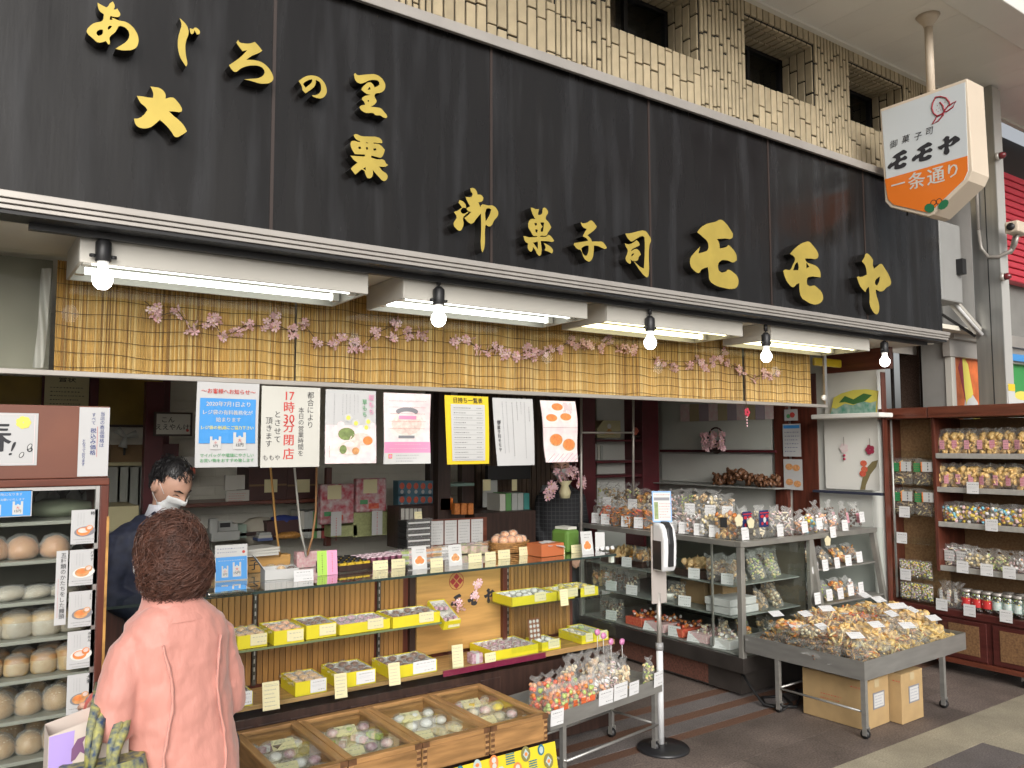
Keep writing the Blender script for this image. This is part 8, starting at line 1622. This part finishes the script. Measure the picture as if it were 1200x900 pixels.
fb('brown_crate', 'brown crate with a blue cloth on the lower shelf', 'crate', 313, 611, 351, 632, 5.72, .2, M_boxbrown); b = MB(); b.blob((0, 0, 0), (.10, .06, .035), 0, 6, 12, 9, .2); o = b.build('blue_cloth', mat('blue_cloth', (.03, .05, .22), .7), None, True, loc=px(333, 609, Y=5.78)); tag(o, 'crumpled dark blue cloth on the brown crate', 'cloth'); b = MB(); b.blob((0, 0, 0), (.09, .05, .025), 0, 6, 12, 10, .2); o = b.build('golden_packet', M_snack['gold'], None, True, loc=px(338, 629, Y=5.66)+Vector((0, 0, .01))); tag(o, 'crumpled golden packet before the brown crate', 'packet')
for k in range(6): fb('file', 'upright file at the right of the lower shelf, %s from the left' % ORD[k], 'file', 352+k*5, 599+k % 2, 356.5+k*5, 631, 5.75, .2, M_file[(3, 0, 0, 1, 3, 5)[k]], 'files on the lower shelf')
# string hangers below the handwritten notice
for k, (pts, m) in enumerate((((( 317, 548), (320, 580), (323, 615), (328, 652)), mat('rope_orange', (.50, .27, .08), .7)), (((345, 548), (349, 590), (352, 620), (359, 652)), M_paper_w), (((371, 548), (370, 600), (366, 630), (360, 651)), mat('rope_tan', (.42, .22, .10), .7)))): b = MB(); b.tube([px(u, v, Y=4.3) for u, v in pts], .006, 6); o = b.build('string', m, None, True); tag(o, ('orange', 'white', 'tan')[k]+' string hanging behind the handwritten notice', 'string')
# gift boxes and packs
for k, (u0, v0, u1, v1, Y) in enumerate(((388, 617, 419, 629, 5.62), (414, 601, 464, 628, 5.62), (410, 572, 448, 602, 5.78))): fb('checked_box', ['low checked green gift box at the left end of its shelf', 'large checked green gift box on the shelf', 'upright checked green gift box behind the large one'][k], 'gift box', u0, v0, u1, v1, Y, .22, M_green_pat, 'checked green gift boxes')
for k, (u0, v0, u1, v1, Y) in enumerate(((376, 568, 415, 614, 5.60), (418, 561, 453, 600, 5.58))):
    t = thing('gift_pack', 'red and white printed gift pack with a blank slip, %s' % ('left' if k == 0 else 'right, on the large green box'), 'gift pack', group='red gift packs'); fb('pack', '', '', u0, v0, u1, v1, Y, .07, mat('pack_print', (.48, .05, .08), .35, c2=(.62, .55, .55), vscale=24), parent=t, bevel=.012); fb('slip', '', '', u0+8, v0+1, u0+24, v0+17, Y-.003, .002, M_card_c, parent=t); fb('red_motif', '', '', u0+14, v1-10, u0+26, v1-4, Y-.003, .002, M_snack['red'], parent=t); fb('green_motif', '', '', u0+4, v1-14, u0+13, v1-9, Y-.0031, .002, M_green_ink, parent=t); settle(t)
    fb('hanging_label', 'white upright label with red writing before the %s gift pack' % ('left' if k == 0 else 'right'), 'label', u0+12+6*k, v1-14 if k == 0 else v1-1, u0+24+6*k, v1+14 if k == 0 else v1+27, 5.50, .002, M_paper, 'upright labels on the gift boxes'); a = px(u0+18+6*k, v1+6 if k == 0 else v1+13, Y=5.498); b = MB(); scribble(b, a.x-.015, a.x+.015, a.z-.08, a.z+.08, 5.498, 1, 0, k, True); o = b.build('label_print', M_red_ink); tag(o, 'red writing on the %s upright label' % ('left' if k == 0 else 'right'), 'print')
tm_ = MB(); tm_.box(-.035, .035, 0, .09, 0, .12); tm_.disc(0, .078, .024, .026, -.001, 1, 12); tm_.disc(0, .032, .016, .016, -.001, 2, 10); tmm = tm_.mesh('juice_pack', [mat('pack_blue', (.10, .22, .30), .4), M_snack['red'], M_paper])
for r in range(2):
    for k in range(5): q = px(471+k*8.2, 597-r*16, Y=5.72); o = link('juice_pack', tmm, None, q); o.scale = (.9, 1, .98); tag(o, 'blue carton with a red fruit, %s row, %s' % (('lower', 'upper')[r], ORD[k]), 'carton', 'blue cartons on the gift shelf')
for k in range(5): fb('paper_strip', 'upright white strip of paper hanging by the blue cartons, %s' % ORD[k], 'paper strip', 470+k*5, 596, 474+k*5, 628, 5.35, .004, M_paper_w, 'white strips by the blue cartons')
fb('orange_packet', 'orange packet standing on the rack behind the strips', 'packet', 516, 584, 531, 598, 5.3, .03, mat('vivid_orange', (.70, .17, .015), .5)); fb('strip_rack', 'dark rack behind the stacked packages', 'rack', 468, 594, 545, 640, 5.36, .2, M_darkwood)
for k in range(3): fb('spice_jar', 'small orange capped jar at the back, %s of three' % ORD[k], 'jar', 533+k*8, 590, 539+k*8, 603, 5.2, .05, M_snack['orange'], 'orange capped jars')
# dark posts, slatted wall, desk with files
for k, (u0, u1, Y) in enumerate(((504, 512, 5.9), (514, 528, 5.3), (542, 556, 5.9))): fb('dark_post', 'dark wooden post behind the posters, %s of three' % ORD[k], 'post', u0, 440, u1, 640, Y, .08, M_darkwood, 'dark posts at the back')
sw_ = thing('slatted_wall', 'brown slatted wall panel behind the plaid clerk', 'wall panel'); a, c = px(556, 560, Y=BWY), px(700, 560, Y=BWY); n = 26
for k in range(n): x = a.x+(c.x-a.x)*k/n; b = MB(); b.box(x+.004, x+(c.x-a.x)/n-.004, BWY-.03, BWY-.008, .2, 2.55); b.build('slat', M_brownwall, sw_)
b = MB(); b.box(a.x, c.x, BWY-.0075, BWY+.01, .2, 2.55); b.build('backing', M_dark, sw_); settle(sw_)
fb('desk', 'dark desk at the back with files and a lamp', 'desk', 556, 602, 628, 680, 5.5, .5, M_darkwood); fb('dark_screen', 'dark monitor back on the desk behind the white letter', 'monitor', 572, 546, 622, 562, 5.75, .05, M_black); fb('desk_board', 'grey pinned papers above the desk', 'paper', 566, 562, 583, 594, 5.8, .01, M_fax)
for k in range(5): fb('binder', 'upright binder on the back desk, %s from the left' % ORD[k], 'binder', 586+k*7, 578+(k == 0), 592.5+k*7, 601, 5.6, .2, M_file[(3, 1, 0, 0, 2)[k]], 'binders on the desk')
for k in range(2): fb('memo', 'pale memo sheet hanging above the desk, %s' % ('left' if k == 0 else 'right'), 'memo', 566+k*34, 562, 575+k*31, 575, 5.72, .003, M_card_c, 'memos above the desk')
fb('glass_shelf', 'small glass shelf between the dark posts', 'shelf', 517, 567, 556, 570, 5.6, .2, mat('sea_glass', (.18, .28, .24), .3)); b = MB(); b.blob((0, 0, 0), (.07, .05, .13), 0, 6, 10, 2, .12); o = b.build('white_bag', mat('grey_plastic_bag', (.34, .37, .40), .5), None, True, loc=px(640, 585, Y=5.9)); tag(o, 'grey plastic bag hanging left of the plaid clerk', 'bag')
t = thing('blossom_vase', 'pale vase with cherry blossoms before the plaid clerk', 'vase', px(662, 575, Y=5.25)+Vector((0, 0, -.06))); b = MB(); b.lathe([(.04, 0), (.05, .05), (.03, .10), (.06, .14)], n=12); b.build('vase', M_card_c, t, True)
for k in range(9): a = k*.7; o = link('blossom', BLO[k % 5], t, (.17*math.cos(a), .05*math.sin(a), .13+.09*math.sin(a*1.7))); o.scale = (1.7,)*3
# thin pole frame of the partition at the counter end
t = thing('pole_frame', 'thin pale metal pole frame behind the counter end', 'pole frame'); P = [px(681, v, Y=4.75) for v in (462, 650)]; Q = [px(742, v, Y=4.75) for v in (462, 580)]
for p0, p1 in (P, Q): b = MB(); b.tube([p0, p1], .010, 8); b.build('pole', M_alu_pale, t, True)
b = MB(); b.tube([px(681, 507, Y=4.75), px(742, 507, Y=4.75)], .008, 8); b.build('cross_rail', M_alu_pale, t, True); settle(t)
# bookcase with the ornament box
bc = thing('bookcase', 'dark red open bookcase at the back with ornaments', 'bookcase')
fb('side', '', '', 683, 455, 699, 640, 5.9, .3, M_redpost, parent=bc); fb('side', '', '', 752, 455, 774, 640, 5.9, .32, M_redpost, parent=bc); fb('back', '', '', 699, 455, 752, 640, 6.16, .02, M_plaster, parent=bc)
for v in (515, 540, 557): fb('shelf', '', '', 699, v, 752, v+2.5, 5.92, .25, M_redpost, parent=bc)
settle(bc); t = thing('ornament_box', 'cream box with a doll picture on the bookcase', 'box'); a, c = px(700, 513, Y=5.93), px(727, 493, Y=5.93); b = MB(); b.prism([(a.x, a.z), (c.x, a.z), (c.x, c.z), (a.x+.08, c.z), (a.x, c.z-.08)], 5.93, 6.05); b.build('box', M_cream2, t, recalc=True)
q = px(714, 505, Y=5.928); b = MB(); b.disc(q.x, q.z-.01, .07, .045, q.y, 0, 3, 1.57); b.disc(q.x, q.z+.045, .026, .026, q.y-.001, 1, 10); b.build('doll_print', [M_snack['gold'], M_paper], t); settle(t)
b = MB(); b.blob((0, 0, .02), (.035, .03, .05), 0, 6, 10, 2, .2, Euler((0, .5, 0))); b.blob((0, 0, -.02), (.06, .04, .02), 1, 5, 10, 3, .2); o = b.build('flower_ornament', [mat('coral', (.55, .13, .08), .5), M_darkwood], None, True, loc=px(744, 509, Y=5.95)); tag(o, 'coral flower ornament on the bookcase shelf', 'ornament')
for k in range(3): fb('book', 'book leaning on the bookcase, %s' % ORD[k], 'book', 697+k*3.5, 520+k, 700+k*3.5, 539, 5.95, .14, M_file[(0, 3, 0)[k]], 'books in the bookcase')
# right hand wall: pillars, linen panel, shelves, pictures
RX = 6.085
for k, (u0, u1) in enumerate(((905, 925), (925, 962))): fr('red_pillar', ('narrow red wood pillar holding two notices', 'broad red wood pillar left of the white panel')[k], 'pillar', u0, 440, u1, 660, RX-.03+.035*k, .06, M_redwood)
fr('red_beam', 'red wood beam and post framing the white wall panel', 'beam', 962, 400, 1043, 435, RX-.02, .05, M_redwood_h); fr('red_post', 'tall red wood post at the front of the right wall', 'post', 1031, 436, 1046, 800, RX-.06, .06, M_redwood)
fr('linen_panel', 'grey green linen panel on the right wall', 'panel', 775, 462, 905, 527, RX-.02, .018, M_linen); fr('panel_rail', 'dark rail under the linen panel', 'rail', 773, 527, 908, 530, RX-.06, .06, M_redpost); fr('grey_alcove', 'grey alcove wall below the linen panel', 'panel', 775, 531, 905, 566, RX-.01, .008, M_plaster); fr('alcove_shelf', 'grey shelf below the linen panel carrying crackers', 'shelf', 760, 566, 908, 569, RX-.26, .26, M_fax)
for k in range(10): fr('cloth_stripe', '%s coloured stripe of the hanging cloth' % ORD[k], 'cloth stripe', 797+k*11, 474-k*.2, 808+k*11, 494-k*.3, RX-.03, .006, (M_pinkpale, mat('stripe_tan', (.48, .42, .26), .8), mat('stripe_lilac', (.42, .36, .42), .8))[k % 3], 'striped cloth on the linen panel', 0)
t = thing('blossom_basket', 'dark round basket of pink blossoms hanging on the linen panel', 'basket'); q = px(839, 516, X=RX-.10); b = MB(); b.tube([q+Vector((0, .10*math.cos(a*.349), .12*math.sin(a*.349))) for a in range(19)], .008, 6); b.blob(q+Vector((0, 0, -.06)), (.05, .09, .06), 0, 6, 10); b.build('basket', M_darkwood, t, True)
for k in range(9): o = link('blossom', BLO[k % 5], t, q+Vector((-.05, .11*math.sin(k*2.1), .06*math.cos(k*1.3))), (0, 0, L90)); o.scale = (1.6,)*3
settle(t)
for k, (u, v) in enumerate(((848, 560), (866, 556), (885, 562), (900, 563))): q = px(u, v, X=RX-.13); f = MB(); pieces(f, 'chip', .26, .09, .18, k+60, 46); o = f.build('cracker_pile', [M_snack['brown'], M_snack['gold']], None, True, loc=q+Vector((0, 0, -.05)), rot=(0, 0, L90)); tag(o, 'pile of brown crackers on the alcove shelf, %s' % nth(k, 4, 'from the left').replace('leftmost from the left', 'leftmost').replace('rightmost from the left', 'rightmost'), 'crackers', 'cracker piles on the alcove shelf')
fr('white_wallboard', 'white upper wall panel with a rounded corner behind the wave picture', 'panel', 965, 437, 1029, 486, RX-.008, .006, M_white); fr('white_wall', 'white lower wall panel with flower charms', 'panel', 965, 490, 1031, 574, RX-.009, .006, M_white); fr('white_shelf', 'white wall shelf under the wave picture', 'shelf', 950, 486, 1031, 490, RX-.20, .19, M_white, bevel=.008); fr('navy_rail', 'navy rail along the foot of the white wall panel', 'rail', 952, 574, 1033, 579, RX-.07, .06, mat('navy_rail', (.03, .035, .06), .5))
t = thing('wave_picture', 'yellow and green wave painting leaning on the white shelf', 'painting'); X = RX-.03; ol = [px(u, v, X=X) for u, v in ((972, 488), (1026, 486), (1028, 458), (1015, 456), (1000, 457), (986, 461), (977, 466))]; n = len(ol); b = MB(); b.add(ol+[p+Vector((.02, 0, 0)) for p in ol], [tuple(range(n))[::-1], tuple(range(n, 2*n))]+[(i, (i+1) % n, n+(i+1) % n, n+i) for i in range(n)]); b.build('board', M_yellow_ink, t, recalc=True)
wv = [px(u, v, X=X-.002) for u, v in ((972, 488), (1026, 486), (1027, 470), (1020, 472), (1010, 470), (1000, 475), (990, 473), (980, 479), (975, 478))]; b = MB(); b.add(wv, [tuple(range(len(wv)))[::-1]]); b.build('wave_print', mat('wave_green', (.08, .28, .20), .5, c2=(.42, .52, .46), vscale=22), t); hl = [px(u, v, X=X-.003) for u, v in ((983, 472), (990, 464), (1000, 468), (1012, 461), (1022, 463), (1014, 470), (1000, 474), (990, 471))]; b = MB(); b.add(hl, [tuple(range(len(hl)))[::-1]]); b.build('hill_print', mat('hill_green', (.06, .17, .05), .5), t); settle(t)
for k, (u, v, m) in enumerate(((989, 525, M_pinkpale), (1019.5, 527, mat('charm_red', (.34, .03, .07), .6)))):
    q = px(u, v, X=RX-.02); t = thing('flower_charm', ('pale pink flower charm with two beads on the white wall', 'dark red flower charm on the white wall')[k], 'charm'); b = MB()
    for j in range(5): b.add([q+Vector((-.0005*j, .022*math.cos(j*1.2566)+.02*math.cos(a*.785), .022*math.sin(j*1.2566)+.02*math.sin(a*.785))) for a in range(8)], [tuple(range(8))])
    b.build('flower', m, t); b = MB(); b.tube([q+Vector((0, 0, .02)), q+Vector((0, 0, .09))], .002, 5); b.build('thread', M_twig, t)
    if k == 0: b = MB(); [b.blob(q+Vector((0, 0, -.06-.03*j)), (.011,)*3, 0, 5, 8) for j in range(2)]; b.build('bead', mat('charm_red', (.34, .03, .07), .6), t, True)
    settle(t)
t = thing('tree_picture', 'print of a gnarled tree with red blossoms on the white wall', 'picture'); X = RX-.0125; b = MB(); tr_ = [px(u, v, X=X) for u, v in ((1008, 574), (1011, 560), (1016, 548), (1022, 541), (1029, 539), (1027, 547), (1020, 556), (1015, 568), (1014, 574))]; b.add(tr_, [tuple(range(len(tr_)))[::-1]]); b.build('trunk_print', mat('trunk_olive', (.22, .18, .08), .7), t)
for k, (u, v) in enumerate(((1012, 543), (1013, 550), (1011, 555))): q = px(u, v, X=X-.001*(k+1)); b = MB(); b.add([q+Vector((0, .03*math.cos(a*.6283), .025*math.sin(a*.6283))) for a in range(10)], [tuple(range(10))]); b.build('blossom_print', M_snack['red'], t)
settle(t)
def wallsheet(lb, u0, v0, u1, v1, draw, X=RX-.045): a, c = px(u0, v0, X=X), px(u1, v1, X=X); h = a.z-px((u0+u1)/2, v1, X=X).z; sheet_obj('wall_notice', lb, (X, a.y, a.z-h), a.y-c.y, h, draw, PM, 'notice', rz=L90)
wallsheet('white notice with a blue heading on the red pillar', 917, 497, 939, 535, lambda d, w, h: [d.rect(w*.05, w*.95, h*.86, h*.96, -.0002, 2), scribble(d, w*.1, w*.9, h*.1, h*.8, -.0002, 6, 7, 4)]); wallsheet('photo notice of buns below the blue headed notice', 918, 538, 941, 574, lambda d, w, h: [d.disc(w*x, h*z, w*.2, h*.11, -.0002, 9, 12) for x, z in ((.3, .25), (.72, .2), (.3, .75), (.68, .72))]); wallsheet('small floral card above the blue headed notice', 919, 480, 935, 493, lambda d, w, h: [d.disc(w*.6, h*.5, w*.2, h*.25, -.0002, 1, 8), d.disc(w*.3, h*.4, w*.15, h*.2, -.0002, 5, 8)])
b = MB(); a, c = px(962, 422, Y=3.9), px(987, 431, Y=3.9); b.box(px(955, 425, Y=3.9).x, c.x, 3.9, 3.93, c.z, a.z+.02); tag(b.build('yellow_board', M_yel_frame, None, bevel=.012), 'yellow board behind the glass at the blind end', 'board')
